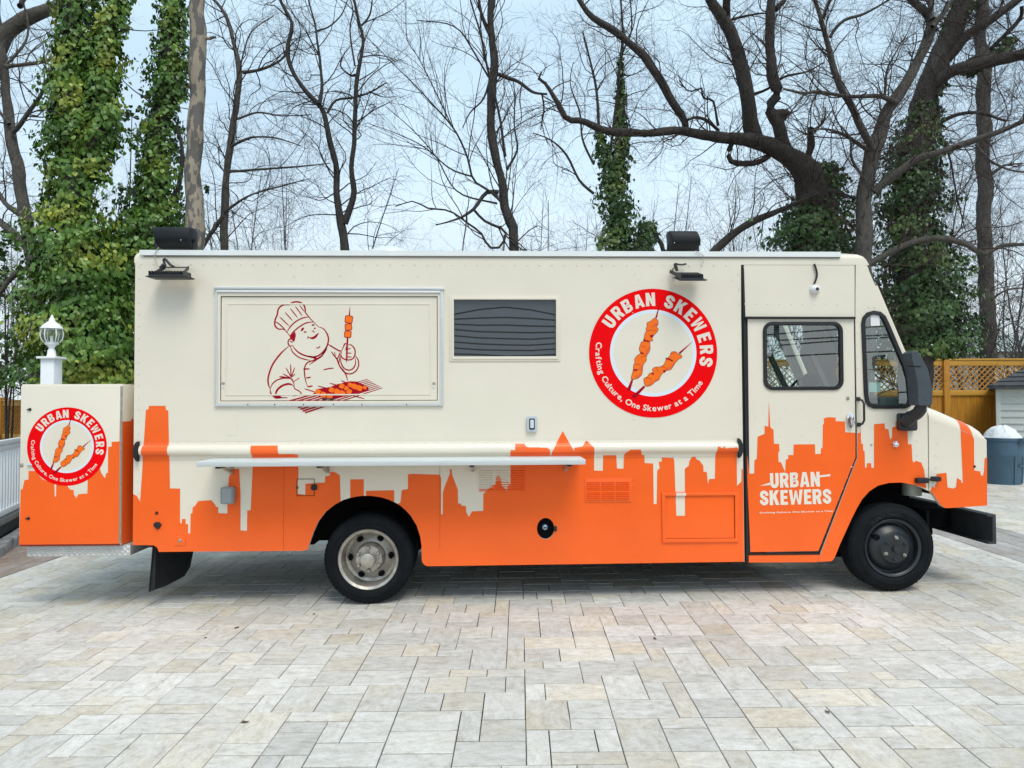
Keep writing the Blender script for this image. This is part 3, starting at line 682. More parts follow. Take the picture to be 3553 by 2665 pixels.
# film stripe over the hood shoulder
def hood_pt(t, w, e=.002):
    i = min(int(t), k - 2); f = t - i
    cr = [crease[i][c] + (crease[i + 1][c] - crease[i][c]) * f for c in (0, 1)]; cs = [crest[i][c] + (crest[i + 1][c] - crest[i][c]) * f for c in (0, 1)]
    d = dep[i] + (dep[i + 1] - dep[i]) * f; sw_, cw = math.sin(w), math.cos(w)
    return (cr[0] + (cs[0] - cr[0]) * sw_, d * (1 - cw) - e * cw, cr[1] + (cs[1] - cr[1]) * sw_ + e * sw_)
def tt(x, arr):
    for i in range(k - 1):
        if arr[i][0] <= x <= arr[i + 1][0]: return i + (x - arr[i][0]) / (arr[i + 1][0] - arr[i][0])
    return k - 1
ta, tb = tt(E([(1670, 1215)])[0].x, crease), tt(E([(1772, 1255)])[0].x, crease)
tc_, td = tt(E([(1660, 1110)])[0].x, crest), tt(E([(1728, 1140)])[0].x, crest)
st = MB(); vs = []
for j in range(9):
    w = math.pi / 2 * j / 8; s_ = j / 8
    for i in range(5):
        a_ = ta + (tc_ - ta) * s_; b_ = tb + (td - tb) * s_; vs.append(hood_pt(a_ + (b_ - a_) * i / 4, w))
st.add(vs, [(j * 5 + i, j * 5 + i + 1, j * 5 + i + 6, j * 5 + i + 5) for j in range(8) for i in range(4)])
st.build('hood_stripe', ORANGE, hood, smooth=True)
hf = xz(D7([(1407, 500), (1420, 485), (1425, 468), (1437, 455), (1440, 470), (1452, 475), (1455, 445), (1464, 445), (1465, 355), (1550, 345), (1560, 470), (1610, 480), (1632, 465), (1640, 388), (1675, 410), (1678, 430), (1690, 430), (1685, 300), (1672, 30), (1672, -10)])) + xz(E([(1668, 1214), (1772, 1254), (1785, 1290), (1787, 1555)])) + xz(D7([(1838, 333), (1843, 365), (1862, 372), (1870, 335), (1877, 220), (1896, 215), (1897, 625), (1590, 645), (1543, 646), (1512, 630), (1480, 590), (1450, 545), (1424, 512)]))
MB().sheet(hf, -.0018).build('skyline_film', ORANGE, nose_o)
finish_rivets([edge_l, mid1, mid2, edge_r, dfilm, cab_film, hf])
fx = nose[6][0]; fz0, fz1 = nose[7][1], crease[-1][1]
MB().box((fx - .03, .04, fz0), (fx - .001, W - .04, fz1)).build('grille', BLACKM, truck, bevel=.01)
for y in (.25, W - .25):
    MB().lathe([(0, .03), (.05, .028), (.085, .015), (.095, 0)], (0, 0, 0), 'z', 20).build('headlight', LENS, truck, smooth=True)
    hl = bpy.data.objects[[o.name for o in truck.children if o.name.startswith('headlight')][-1]]
    hl.rotation_euler = (0, R(90), 0); hl.location = (fx, y, (fz0 + fz1) / 2 + .1)
# hood latch
for a, b, w in (((1275, 408), (1378, 408), .048), ((1408, 395), (1482, 392), .044)):
    p, q_ = D7([a])[0], D7([b])[0]
    MB().box((p.x, -.05, p.z - w / 2), (q_.x, -.003, p.z + w / 2)).build('hood_latch', RUBBER, truck, bevel=.012)
p, q_ = D7([(1370, 402)])[0], D7([(1415, 398)])[0]
MB().bar((p.x, -.035, p.z), (q_.x, -.035, q_.z), .02, .016).build('latch_strap', RUBBER, truck)
m_ = D7([(1789, 291)])[0]
MB().lathe([(0, -.014), (.006, -.013), (.011, -.006), (.012, -.001)], (m_.x, 0, m_.z), 'y', 12).build('side_marker', mat('dark_lens', (.08, .012, .012), .3), truck, smooth=True)
# ---- windshield
wt, wb = (cab[2][0] + .012, cab[2][1]), (cab[3][0], cab[3][1])
tx, tz_ = fxp[0], top_z
MB().add([(tx, .03, tz_), (tx, W - .03, tz_), (wt[0], W - .03, wt[1] - .05), (wt[0], .03, wt[1] - .05), (tx - .04, .03, tz_), (tx - .04, W - .03, tz_), (wt[0] - .04, W - .03, wt[1] - .05), (wt[0] - .04, .03, wt[1] - .05)],
         [(0, 1, 2, 3), (7, 6, 5, 4), (0, 4, 5, 1), (3, 2, 6, 7), (0, 3, 7, 4), (1, 5, 6, 2)]).build('windshield_header', CREAM, truck)
def wsp(t, y): return Vector((wt[0] + (wb[0] - wt[0]) * t, y, wt[1] + (wb[1] - wt[1]) * t))
MB().add([wsp(.08, .10), wsp(.08, W - .10), wsp(.94, W - .10), wsp(.94, .10)], [(0, 1, 2, 3)]).build('windshield', CLEAR, truck)
for y, w in ((.065, .07), (W / 2, .05), (W - .065, .07)):
    MB().bar(wsp(-.02, y), wsp(1.0, y), w, .05).build('windshield_pillar', BLACKM if w < .06 else CREAM, truck)
MB().bar(wsp(.97, .03), wsp(.97, W - .03), .06, .08).build('cowl', CREAM, truck)
# ---- cab glass and rubber surrounds
def gasket(outer, inner, name, y0=-.014, y1=.02, parent=truck):
    return MB().prism(outer, y0, y1, [inner]).build(name, RUBBER, parent, bevel=.005)
g1 = gasket(dwin, inset(dwin, .032), 'window_gasket', -.010, .02, door_o)
MB().sheet(inset(dwin, .025), .008).build('window_glass', GLASS, door_o)
gasket(qwin, inset(qwin, .034), 'quarter_window_gasket')
MB().sheet(inset(qwin, .028), .006).build('quarter_window_glass', GLASS, truck)
MB().sheet(inset(dwin, .025), W - .008).build('window_glass', CLEAR, truck)
MB().sheet(inset(fhole, -.005), W - .008).build('quarter_window_glass', CLEAR, truck)
a, b = E([(899, 322)], .012)[0], E([(975, 222)], .012)[0]
MB().box((a.x, .0005, a.z), (b.x, .002, b.z)).build('paper_sticker', WHITEP, truck)
MB().prism(inset(fpan[1:6] + [(bulk + .02, fpan[5][1])] if False else [(bulk + .02, P1(2700, 1700).z), (bulk + .02, top_z), (tx - .05, top_z), (cab[3][0] - .06, cab[3][1]), (cab[3][0] - .06, P1(2700, 1700).z)], .01), W - .045, W - .032, [inset(dwin, .01), inset(fhole, -.004)]).build('cab_lining', INTER, truck)
MB().box((bulk, .05, top_z - .06), (tx - .06, W - .05, top_z - .02)).build('headliner', INTER, truck)
# ---- cab interior: dash, wheel, seat, papers
dz = E([(1100, 900)])[0].z
MB().box((P1(3075, 1400).x, .12, dz - .30), (P1(3210, 1400).x, W - .12, dz - .03)).build('dashboard', INTER, truck, bevel=.03)
c_ = Vector((P1(3020, 1380).x, W - .62, dz + .02))
circ = [c_ + Vector((.10 * math.sin(R(a)), .20 * math.cos(R(a)), .17 * math.sin(R(a)))) for a in range(0, 361, 15)]
MB().tube(circ, .014, 6).build('steering_wheel', RUBBER, truck, smooth=True)
sx_ = P1(2740, 1300).x
MB().box((sx_, W - .85, dz - .55), (sx_ + .45, W - .38, dz - .42)).build('seat_cushion', INTER, truck, bevel=.04)
MB().box((sx_ - .08, W - .85, dz - .42), (sx_ + .05, W - .38, dz + .18)).build('seat_back', INTER, truck, bevel=.04)
PAPER = mat('pale_green_paper', (.55, .70, .62), .7)
p = E([(935, 840)], .12)[0]
MB().box((p.x - .05, .12, p.z - .05), (p.x + .06, .14, p.z + .04)).build('paper_note', PAPER, truck)
p = E([(1085, 960)], .3)[0]
MB().box((p.x - .03, .32, p.z - .05), (p.x + .03, .36, p.z + .03)).build('paper_cup', WHITEP, truck, bevel=.008)
for t_ in ((700, 430), (1180, 540)):
    MB().bar(DW([(t_[0] - 340, 1150)], 1.2)[0], DW([(t_[0] - 140, 1560)], 1.2)[0], .035, .05).build('partition_bar', INTER, truck)
p = DW([(830, 1460)], .45)[0]
MB().lathe([(.0, .02), (.06, .0), (.075, -.05), (.07, -.09), (0, -.1)], (p.x, .5, p.z), 'y', 16).build('cab_fan', BLACKP, truck, smooth=True)

# ---- wheels
def wheel(c, r_t, rear):
    tw = .24
    if rear: rim = [(.0, .02), (.06, .02), (.115, .024), (.122, .05), (.135, .125), (.20, .150), (.226, .140), (.234, .02), (.240, -.005), (.262, -.018), (.268, -.012), (.270, .0), (.268, .02), (.25, .04), (.25, .20)]
    else: rim = [(.0, -.045), (.09, -.045), (.128, -.038), (.142, -.018), (.158, -.002), (.196, .020), (.216, .055), (.230, .055), (.236, .0), (.242, -.005), (.258, -.012), (.264, -.006), (.266, .004), (.26, .03), (.25, .20)]
    s = r_t / .395
    rim = [(a * s, b) for a, b in rim]
    w = MB().lathe(rim, c, 'y', 56).build('wheel', STEEL if rear else mat('black_wheel_paint', (.016, .019, .023), .38, var=.2, scale=20), truck, smooth=True)
    ty = [(.262, .02), (.266, -.004), (.278, -.016), (.300, -.022), (.318, -.022), (.320, -.025), (.324, -.025), (.326, -.021), (.350, -.014), (.370, .002), (.378, .004), (.379, .010), (.388, .016), (.394, .030), (.395, .05), (.386, .052), (.386, .062), (.395, .064), (.395, .11), (.386, .112), (.386, .122), (.395, .124), (.395, .19), (.36, .235), (.30, .24), (.26, .22)]
    MB().lathe([(a * s, b) for a, b in ty], c, 'y', 72).build('tyre', TYRE, w, smooth=True)
    # shoulder lugs
    lg = MB()
    for i in range(60):
        a = 2 * math.pi * i / 60
        u = Vector((math.cos(a), 0, math.sin(a))); t = Vector((-math.sin(a), 0, math.cos(a)))
        lg.add([Vector(c) + u * (rr * s) + t * tw_ + Vector((0, yy, 0)) for rr, yy in ((.376, .001), (.3965, .028), (.3965, .05), (.37, .03)) for tw_ in (-.011, .011)],
               [(0, 1, 3, 2), (2, 3, 5, 4), (0, 2, 4, 6), (1, 7, 5, 3)])
    lg.build('tread_blocks', TYRE, w)
    hub_n = 6
    if rear:
        MB().lathe([(0, -.072), (.052, -.070), (.062, -.064), (.066, -.05), (.068, .02)], c, 'y', 32).build('hub', STEEL, w, smooth=True)
        for i in range(hub_n):
            a = R(32 + 60 * i); cc = (c[0] + .101 * math.cos(a), c[1], c[2] + .101 * math.sin(a))
            MB().lathe([(0, -.022), (.010, -.02), (.0165, -.008), (.019, .0), (.019, .022)], cc, 'y', 10).build('lug_nut', STEEL, w, smooth=True)
        for i in range(6):
            a = R(2 + 60 * i); cx_, cz_ = c[0] + .182 * math.cos(a), c[2] + .182 * math.sin(a)
            el = [(cx_ + .022 * math.cos(R(t)) * math.cos(a) - .030 * math.sin(R(t)) * math.sin(a), cz_ + .022 * math.cos(R(t)) * math.sin(a) + .030 * math.sin(R(t)) * math.cos(a)) for t in range(0, 360, 30)]
            MB().prism(el, c[1] + .118, c[1] + .156).build('hand_hole', UNDER, w)
    else:
        MB().lathe([(0, -.075), (.026, -.074), (.030, -.068), (.032, -.045), (.050, -.044), (.056, -.036), (.056, -.02)], c, 'y', 28).build('hub', BLACKM, w, smooth=True)
        for i in range(hub_n):
            a = R(25 + 60 * i); cc = (c[0] + .098 * math.cos(a), c[1] - .042, c[2] + .098 * math.sin(a))
            MB().lathe([(0, -.032), (.007, -.03), (.008, -.016), (.015, -.014), (.016, .0), (.022, .004)], cc, 'y', 10).build('lug_nut', STEEL if i % 2 else BLACKM, w, smooth=True)
        a = R(147); cx_, cz_ = c[0] + .178 * math.cos(a), c[2] + .178 * math.sin(a)
        el = [(cx_ + .030 * math.cos(R(t)), cz_ + .026 * math.sin(R(t))) for t in range(0, 360, 30)]
        MB().prism(el, c[1] - .012, c[1] + .05).build('hand_hole', UNDER, w)
        # raised side-wall lettering
        lt = MB()
        arc_text(lt, 'SUMITOMO', c[0], c[2], .302 * s, R(134), R(78), .034, c[1] - .0235, .012, top=True)
        lt.build('tyre_lettering', TYREL, w)
    return w
def put_glyph(mb, vs, fs, cx_, cz_, rot, sx_, sz_, y, x_mid, z_mid):
    c, s = math.cos(rot), math.sin(rot); o = len(mb.v)
    for vx, vz in vs:
        u, v = (vx - x_mid) * sx_, (vz - z_mid) * sz_
        mb.v.append((cx_ + u * c - v * s, y, cz_ + u * s + v * c))
    mb.f += [tuple(o + i for i in f) for f in fs]
def arc_text(mb, text, cx_, cz_, rad, a0, a1, cap, y, bold, top=True, squeeze=1.0):
    # letters from angle a0 to a1 (radians, measured from +x counter-clockwise); top: heads outwards
    CAPH = .727; sz_ = cap / CAPH; adv = []
    for ch in text:
        if ch == ' ': adv.append(.30); continue
        g = glyphs(ch, bold); adv.append(g[3] - g[2] + .075)
    tot = sum(adv); pos = 0
    for ch, ad in zip(text, adv):
        a = a0 + (a1 - a0) * (pos + ad / 2) / tot; pos += ad
        if ch == ' ': continue
        g = glyphs(ch, bold); arc = abs(a1 - a0) * rad / tot
        rot = a - math.pi / 2 if top else a + math.pi / 2
        put_glyph(mb, g[0], g[1], cx_ + rad * math.cos(a), cz_ + rad * math.sin(a), rot, arc * squeeze, sz_, y, (g[2] + g[3]) / 2, CAPH / 2)
def line_text(mb, text, p, q_, cap, y, bold, gap=.075):
    CAPH = .727; adv = []
    for ch in text:
        if ch == ' ': adv.append(.30); continue
        g = glyphs(ch, bold); adv.append(g[3] - g[2] + gap)
    tot = sum(adv) - gap; pos = 0; d = Vector((q_[0] - p[0], q_[1] - p[1])); ln = d.length; rot = math.atan2(d.y, d.x); d.normalize()
    k_ = ln / tot; nv = Vector((-d.y, d.x))
    for ch, ad in zip(text, adv):
        if ch != ' ':
            g = glyphs(ch, bold); c = Vector(p) + d * ((pos + (ad - gap) / 2) * k_) + nv * (cap / 2)
            put_glyph(mb, g[0], g[1], c.x, c.y, rot, k_, cap / CAPH, y, (g[2] + g[3]) / 2, CAPH / 2)
        pos += ad
rc = P1(1278.4, 1941, .03); wheel((rc.x, .03, rc.z), .395, True)
fc = P1(3097, 1900.7, .03); wheel((fc.x, .03, fc.z), .395, False)
for c, r_ in ((rc, True), (fc, False)):
    for y0, y1 in (((.30, .54), (1.70, 1.94), (1.97, 2.20)) if r_ else ((1.97, 2.20),)):
        MB().lathe([(.10, y0 + .02), (.25, y0 + .02), (.30, y0), (.37, y0 + .01), (.395, y0 + .04), (.395, y1 - .04), (.37, y1 - .01), (.30, y1), (.25, y1 - .02), (.10, y1 - .02)], (c.x, 0, c.z), 'y', 40).build('dual_wheel', TYRE, truck, smooth=True)
    MB().tube([(c.x, .2, c.z), (c.x, W - .2, c.z)], .075, 12).build('axle', UNDER, truck)
MB().lathe([(0, -.16), (.1, -.14), (.16, 0), (.1, .14), (0, .16)], (rc.x, W / 2, rc.z), 'y', 16).build('differential', UNDER, truck, smooth=True)
a = P1(3200, 1720, .25)
MB().tube([(a.x - .07, .30, a.z), (a.x - .07, .30, a.z + .16)], .085, 16).build('air_canister', mat('dull_pale_metal', (.45, .47, .42), .5, .3), truck, smooth=True)
MB().box((P1(2960, 1700).x, .36, fc.z - .15), (P1(3236, 1700).x, .40, fc.z + .62)).build('inner_wheel_wall', UNDER, truck)
MB().box((P1(3226, 1700).x, .05, fc.z - .05), (P1(3234, 1700).x, .36, fc.z + .33)).build('splash_guard', UNDER, truck)

# ---- front bumper: a channel bar across the nose
b0, b1 = P1(3447, 1784, -.0), P1(3466, 1892, -.0)
bt, bb = P1(3456, 1786).z, P1(3456, 1890).z
bxx = P1(3463, 1840).x
chan = [(bxx, bb), (bxx, bt), (bxx - .085, bt - .004), (bxx - .085, bt - .024), (bxx - .035, bt - .024), (bxx - .035, bb + .02), (bxx - .085, bb + .02), (bxx - .085, bb)]
MB().prism(chan, .02, W - .02).build('bumper', mat('bumper_black', (.030, .033, .036), .45, var=.25, scale=8), truck, bevel=.008)
for y in (.6, W - .7):
    MB().box((P1(3300, 1800).x, y, bb + .05), (bxx - .036, y + .09, bt - .03)).build('bumper_bracket', UNDER, truck)
# ---- mud flap, rear bumper step
mf0 = P1(533, 1890)
pts = [P1(530, 1890, .25), P1(668, 1905, .25), P1(672, 1916, .25), P1(660, 1972, .25), P1(640, 1998, .25), P1(580, 2030, .25), P1(516, 2052, .25)]
MB().prism(xz([P1(533, 1890, .1), P1(545, 1890, .1), P1(540, 2046, .1), P1(519, 2052, .1)]), .08, .62).build('mud_flap', RUBBER, truck)
mfx = P1(540, 1900, .1).x
MB().add([(P1(531, 1892, .06).x, .06, P1(531, 1892, .06).z), (P1(516, 2053, .06).x, .06, P1(516, 2053, .06).z), (P1(575, 2034, .25).x, .25, P1(575, 2034, .25).z), (P1(640, 1999, .45).x, .45, P1(640, 1999, .45).z), (P1(660, 1968, .55).x, .55, P1(660, 1968, .55).z), (P1(673, 1905, .60).x, .60, P1(673, 1905, .60).z)],
         [(0, 1, 2, 3, 4, 5)]).build('mud_flap_skirt', RUBBER, truck)

# ---- awning hatch
af = TZ(700, 950, 2.458)
o0, o1 = af([(116, 1133)])[0], af([(2060, 130)])[0]
i0, i1 = af([(136, 1112)])[0], af([(2034, 166)])[0]
fr = MB().prism([(o0.x, o0.z), (o1.x, o0.z), (o1.x, o1.z), (o0.x, o1.z)], -.022, .0, [[(i0.x, i0.z), (i1.x, i0.z), (i1.x, i1.z), (i0.x, i1.z)]]).build('hatch_frame', ALU, truck, bevel=.003)
MB().prism([(o0.x - .012, o1.z - .006), (o1.x + .008, o1.z - .012), (o1.x + .008, o1.z + .008), (o0.x - .012, o1.z + .012)], -.034, -.001).build('hatch_hinge', ALU, fr, bevel=.003)
MB().prism([(i0.x - .004, i1.z + .022), (i1.x + .004, i1.z + .018), (i1.x + .004, i1.z + .0), (i0.x - .004, i1.z + .004)], -.030, -.022).build('frame_lip', WHITEP, fr, bevel=.003)
j0, j1 = af([(160, 1088)])[0], af([(2012, 194)])[0]
MB().prism([(i0.x, i0.z), (i1.x, i0.z), (i1.x, i1.z), (i0.x, i1.z)], -.016, -.001, [[(j0.x, j0.z), (j1.x, j0.z), (j1.x, j1.z), (j0.x, j1.z)]]).build('frame_inner', CREAM, fr, bevel=.003)
i0, i1 = j0, j1
hatch = MB().prism([(i0.x + .006, i0.z + .006), (i1.x - .006, i0.z + .006), (i1.x - .006, i1.z - .006), (i0.x + .006, i1.z - .006)], -.003, .02).build('serving_hatch', CREAM, truck)
e0, e1 = af([(205, 1040)])[0], af([(1955, 252)])[0]
ri = [(e0.x, e0.z), (e1.x, e0.z), (e1.x, e1.z), (e0.x, e1.z)]
MB().prism(ri, -.0065, -.003, [inset(ri, .012)]).build('hatch_bead', CREAM, hatch, bevel=.001)
for px, py in ((185, 935), (1980, 935)):
    c = af([(px, py)])[0]
    MB().lathe([(0, -.014), (.010, -.013), (.013, -.009), (.013, -.003)], (c.x, 0, c.z), 'y', 14).build('hatch_lock', STEEL, hatch, smooth=True)
    MB().box((c.x - .008, -.012, c.z - .035), (c.x + .005, -.003, c.z - .012)).build('lock_tab', WHITEP, hatch)
for px in (400, 628, 873, 1128, 1370, 1750): 
    for py in (155, 1115):
        c = af([(px, py)])[0]; MB().lathe([(0, -.004), (.005, -.003), (.006, 0)], (c.x, -.0225, c.z), 'y', 8).build('screw', BLACKM, fr)
# ---- dark window; slats behind the pane imitate mirrored house siding
fo0, fo1 = sw([(62, 812)])[0], sw([(1285, 88)])[0]
wf = MB().prism([(fo0.x, fo0.z), (fo1.x, fo0.z), (fo1.x, fo1.z), (fo0.x, fo1.z)], -.008, 0, [win2]).build('window_frame', CREAM, truck, bevel=.003)
fi = sw([(90, 790)])[0], sw([(1260, 108)])[0]
MB().prism([(fi[0].x, fi[0].z), (fi[1].x, fi[0].z), (fi[1].x, fi[1].z), (fi[0].x, fi[1].z)], -.014, -.008, [win2]).build('window_trim', CREAM, wf, bevel=.003)
DG = mat('dark_siding_reflection', (.080, .092, .100), .45, var=.06, scale=4)
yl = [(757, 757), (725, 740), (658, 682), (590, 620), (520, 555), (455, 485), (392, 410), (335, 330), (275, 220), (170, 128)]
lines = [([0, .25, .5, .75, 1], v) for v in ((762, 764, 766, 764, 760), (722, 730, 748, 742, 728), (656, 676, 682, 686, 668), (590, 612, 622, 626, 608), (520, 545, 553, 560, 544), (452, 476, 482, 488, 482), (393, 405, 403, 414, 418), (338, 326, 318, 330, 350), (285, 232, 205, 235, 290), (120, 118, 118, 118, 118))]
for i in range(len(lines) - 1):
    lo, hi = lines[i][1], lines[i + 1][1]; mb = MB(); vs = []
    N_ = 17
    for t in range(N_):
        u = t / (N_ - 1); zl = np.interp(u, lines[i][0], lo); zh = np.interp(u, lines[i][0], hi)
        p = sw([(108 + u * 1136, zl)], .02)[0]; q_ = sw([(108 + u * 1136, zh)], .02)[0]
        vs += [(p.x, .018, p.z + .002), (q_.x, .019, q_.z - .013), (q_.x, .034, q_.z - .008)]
    mb.add(vs, [(3 * t + j, 3 * t + 3 + j, 3 * t + 4 + j, 3 * t + 1 + j) for t in range(N_ - 1) for j in (0, 1)]).build('siding_reflection_slat', DG, wf, smooth=True)
MB().prism(win2, .036, .04).build('siding_reflection_backing', UNDER, wf)
MB().sheet(win2, .006).build('window_pane', glass('smoked_glass', (.86, .88, .90), .0), wf)
# ---- serving shelf with brackets
SD = .40
s0, s1 = P1(681, 1606, -SD), P1(2032, 1600, -SD)
zf1, zf0 = P1(1400, 1598, -SD).z, P1(1400, 1616, -SD).z
shelf = MB().box((s0.x, -SD, zf0), (s1.x, -.02, zf1)).build('serving_shelf', ALU, truck, bevel=.004)
for y in (-SD + .10, -SD + .22):
    MB().box((s0.x + .01, y, zf1 - .001), (s1.x - .01, y + .012, zf1 + .003)).build('shelf_ridge', ALU, shelf)
for px, py, fl in ((803, 1650, 1), (1136, 1648, 1), (1640, 1643, 0), (1963, 1640, 0)):
    c = P1(px, py - 30, -.01)
    br_ = MB().box((c.x - .014, -.022, c.z - .06), (c.x + .014, -.001, zf0)).build('shelf_bracket', STEEL, shelf)
    MB().bar((c.x, -.015, c.z - .045), (c.x - .0, -.28, zf0 - .004), .026, .016).build('bracket_strut', STEEL, shelf)
    MB().box((c.x - .018, -.33, zf0 - .022), (c.x + .018, -.22, zf0 - .0005)).build('bracket_tip', BLACKM, shelf)
# ---- small fittings
def fitting_light(a, b, name, fm):
    f = MB().prism(rrect(a.x, a.z, b.x, b.z, .012, 3), -.03, -.002).build(name, fm, truck, bevel=.006)
    w, h = b.x - a.x, b.z - a.z
    MB().prism(rrect(a.x + w * .22, a.z + h * .14, b.x - w * .22, b.z - h * .14, .01, 3), -.033, -.0295).build('recess', BLACKM, f)
    MB().prism(rrect(a.x + w * .32, a.z + h * .24, b.x - w * .32, b.z - h * .22, .008, 3), -.043, -.033).build('switch_rocker', LENS, f, bevel=.004)
fitting_light(sw([(918, 1588)])[0], sw([(1030, 1418)])[0], 'switch_plate', mat('pale_blue_grey_plastic', (.50, .55, .60), .35))
a, b = A([(922, 972)])[0], A([(1030, 828)])[0]
f = MB().prism(rrect(a.x, a.z, b.x, b.z, .015, 3), -.07, -.002).build('outlet_cover', mat('smoky_plastic', (.26, .28, .30), .2), truck, bevel=.01)
MB().prism(rrect(a.x + .012, a.z + .012, b.x - .012, b.z - .012, .012, 3), -.076, -.070).build('cover_lid', mat('smoky_lid', (.34, .36, .38), .18), f, bevel=.003)
# hatch door over the wheel, with black latch
a, b = A([(1548, 912)])[0], A([(1700, 765)])[0]
ho = MB().prism([(a.x, a.z), (b.x, a.z), (b.x, b.z), (a.x, b.z)], -.0045, -.0035, [[(a.x + .004, a.z + .004), (b.x - .004, a.z + .004), (b.x - .004, b.z - .004), (a.x + .004, b.z - .004)]]).build('access_door_gap', UNDER, truck)
c = A([(1698, 837)])[0]
MB().prism(rrect(c.x - .026, c.z - .025, c.x + .026, c.z + .025, .014, 3), -.02, -.0046).build('access_latch', RUBBER, ho, bevel=.004)
c = A([(1552, 840)])[0]
MB().prism([(c.x - .004 + .013 * max(0, math.cos(R(t))), c.z + .014 * math.sin(R(t))) for t in range(-90, 91, 20)], -.012, -.0046).build('access_hinge', RUBBER, ho)
# framed panel on the lower side
a, b = C([(975, 1185)])[0], C([(1622, 752)])[0]
ro = [(a.x, a.z), (b.x, a.z), (b.x, b.z), (a.x, b.z)]; rin = inset(ro, .032)
lp = MB().prism(ro, -.018, -.002, [rin]).build('access_panel_frame', ORANGE, truck, bevel=.005)
g0, g1_ = C([(1092, 790)])[0], C([(1175, 750)])[0]
MB().box((g0.x, -.0195, rin[2][1] + .002), (g1_.x, -.0183, ro[2][1] - .006)).build('frame_film', CREAM, lp)
for i in range(4):
    p, q_ = Vector((rin[i][0], -.003, rin[i][1])), Vector((rin[(i + 1) % 4][0], -.003, rin[(i + 1) % 4][1]))
    MB().bar(p, q_, .004, .004).build('panel_gap', UNDER, lp)
# louvred vents
def louvre(a, b, m, cols=3):
    o = MB().prism([(a.x, a.z), (b.x, a.z), (b.x, b.z), (a.x, b.z)], -.008, -.002).build('louvre_vent', m, truck, bevel=.003)
    w = (b.x - a.x - .03) / cols
    for c in range(cols):
        x0, x1 = a.x + .018 + c * w, a.x + .018 + (c + 1) * w - .012
        for hh in (0, 1):
            h0, h1 = a.z + .02 + hh * (b.z - a.z - .03) / 2, a.z + .02 + (hh + 1) * (b.z - a.z - .03) / 2 - .01
            for r_ in range(5):
                z = h0 + (h1 - h0) * r_ / 5
                MB().add([(x0, -.0085, z), (x1, -.0085, z), (x1, -.017, z + .004), (x0, -.017, z + .004), (x0, -.0085, z + .009), (x1, -.0085, z + .009)], [(0, 1, 2, 3), (3, 2, 5, 4)]).build('louvre', m, o)
    return o
louvre(C([(318, 842)])[0], C([(718, 636)])[0], ORANGE)
a, b = B([(1128, 750)])[0], B([(1530, 546)])[0]
xm = B([(1403, 600)])[0].x
v1 = MB().prism([(a.x, a.z), (xm, a.z), (xm, b.z), (a.x, b.z), (a.x, b.z - .008), (xm - .001, b.z - .008), (xm - .001, a.z + .05), (a.x + .008, a.z + .05), (a.x + .008, b.z - .0085), (a.x, b.z - .0085)][0:1] + [(a.x + .008, a.z), (a.x + .008, b.z - .008), (xm, b.z - .008), (xm, b.z), (a.x, b.z)], -.006, -.0045).build('louvre_vent_frame', CREAM, truck)
MB().prism([(xm, b.z - .008), (b.x - .008, b.z - .008), (b.x - .008, a.z + .008), (a.x + .009, a.z + .008), (a.x + .009, a.z), (b.x, a.z), (b.x, b.z), (xm, b.z)], -.006, -.0045).build('vent_film', ORANGE, v1)
wd = (b.x - a.x) / 3
for c in range(3):
    x0, x1 = a.x + c * wd + .012, a.x + (c + 1) * wd - .006
    for r_ in range(9):
        z = a.z + .014 + (b.z - a.z - .026) * r_ / 9
        mt = ORANGE if (c == 2 or (c == 1 and r_ < 4) or (c == 0 and r_ < 1)) else CREAM
        MB().add([(x0, -.003, z), (x1, -.003, z), (x1, -.010, z + .003), (x0, -.010, z + .003), (x0, -.003, z + .007), (x1, -.003, z + .007)], [(0, 1, 2, 3), (3, 2, 5, 4)]).build('louvre', mt, v1)
# fuel filler
MB().prism([(fuel_c.x + .08 * math.cos(R(a)), fuel_c.z + .097 * math.sin(R(a))) for a in range(0, 360, 18)], .05, .06).build('filler_recess', UNDER, truck)
fb = MB().lathe([(0, -.012), (.014, -.012), (.024, -.006), (.028, .004), (.028, .03)], (fuel_c.x - .003, .03, fuel_c.z + .006), 'y', 24).build('fuel_cap', mat('blue_grey_metal', (.30, .42, .56), .2, .7), truck, smooth=True)
MB().box((fuel_c.x - .016, .008, fuel_c.z + .002), (fuel_c.x + .01, .018, fuel_c.z + .01)).build('cap_grip', BLACKM, fb)
MB().prism(rrect(fuel_c.x + .072, fuel_c.z - .022, fuel_c.x + .098, fuel_c.z + .022, .006, 2), -.02, -.002).build('filler_latch', RUBBER, truck, bevel=.004)
# rear lights and sockets on the lower left
c = A([(354, 1057)])[0]
MB().lathe([(0, -.01), (.012, -.009), (.015, -.002)], (c.x, 0, c.z), 'y', 16).build('marker_lamp', mat('dark_lens', (.08, .012, .012), .3), truck, smooth=True)
c = A([(363, 1160)])[0]
MB().prism([(c.x + x * .036, c.z + z * .036) for x, z in ((-1, .1), (-.55, .75), (.4, .75), (1, .1), (.55, -.6), (.1, -1), (-.4, -.6))], -.018, -.002).build('hose_inlet', RUBBER, truck, bevel=.005)
a, b = A([(512, 1335)])[0], A([(602, 1252)])[0]
ip = MB().prism([(a.x, a.z), (b.x, a.z), (b.x, b.z), (a.x, b.z)], -.008, -.002).build('inlet_plate', ORANGE, truck, bevel=.003)
c = A([(555, 1292)])[0]
MB().lathe([(0, -.014), (.012, -.013), (.016, -.0085)], (c.x, 0, c.z), 'y', 12).build('inlet_plug', STEEL, ip, smooth=True)
# blank panel seam under the hatch
a, b = A([(938, 397)])[0], A([(1045, 188)])[0]
MB().prism([(a.x, a.z), (b.x, a.z), (b.x, b.z), (a.x, b.z)], -.002, -.001).build('blank_plate', CREAM, truck)
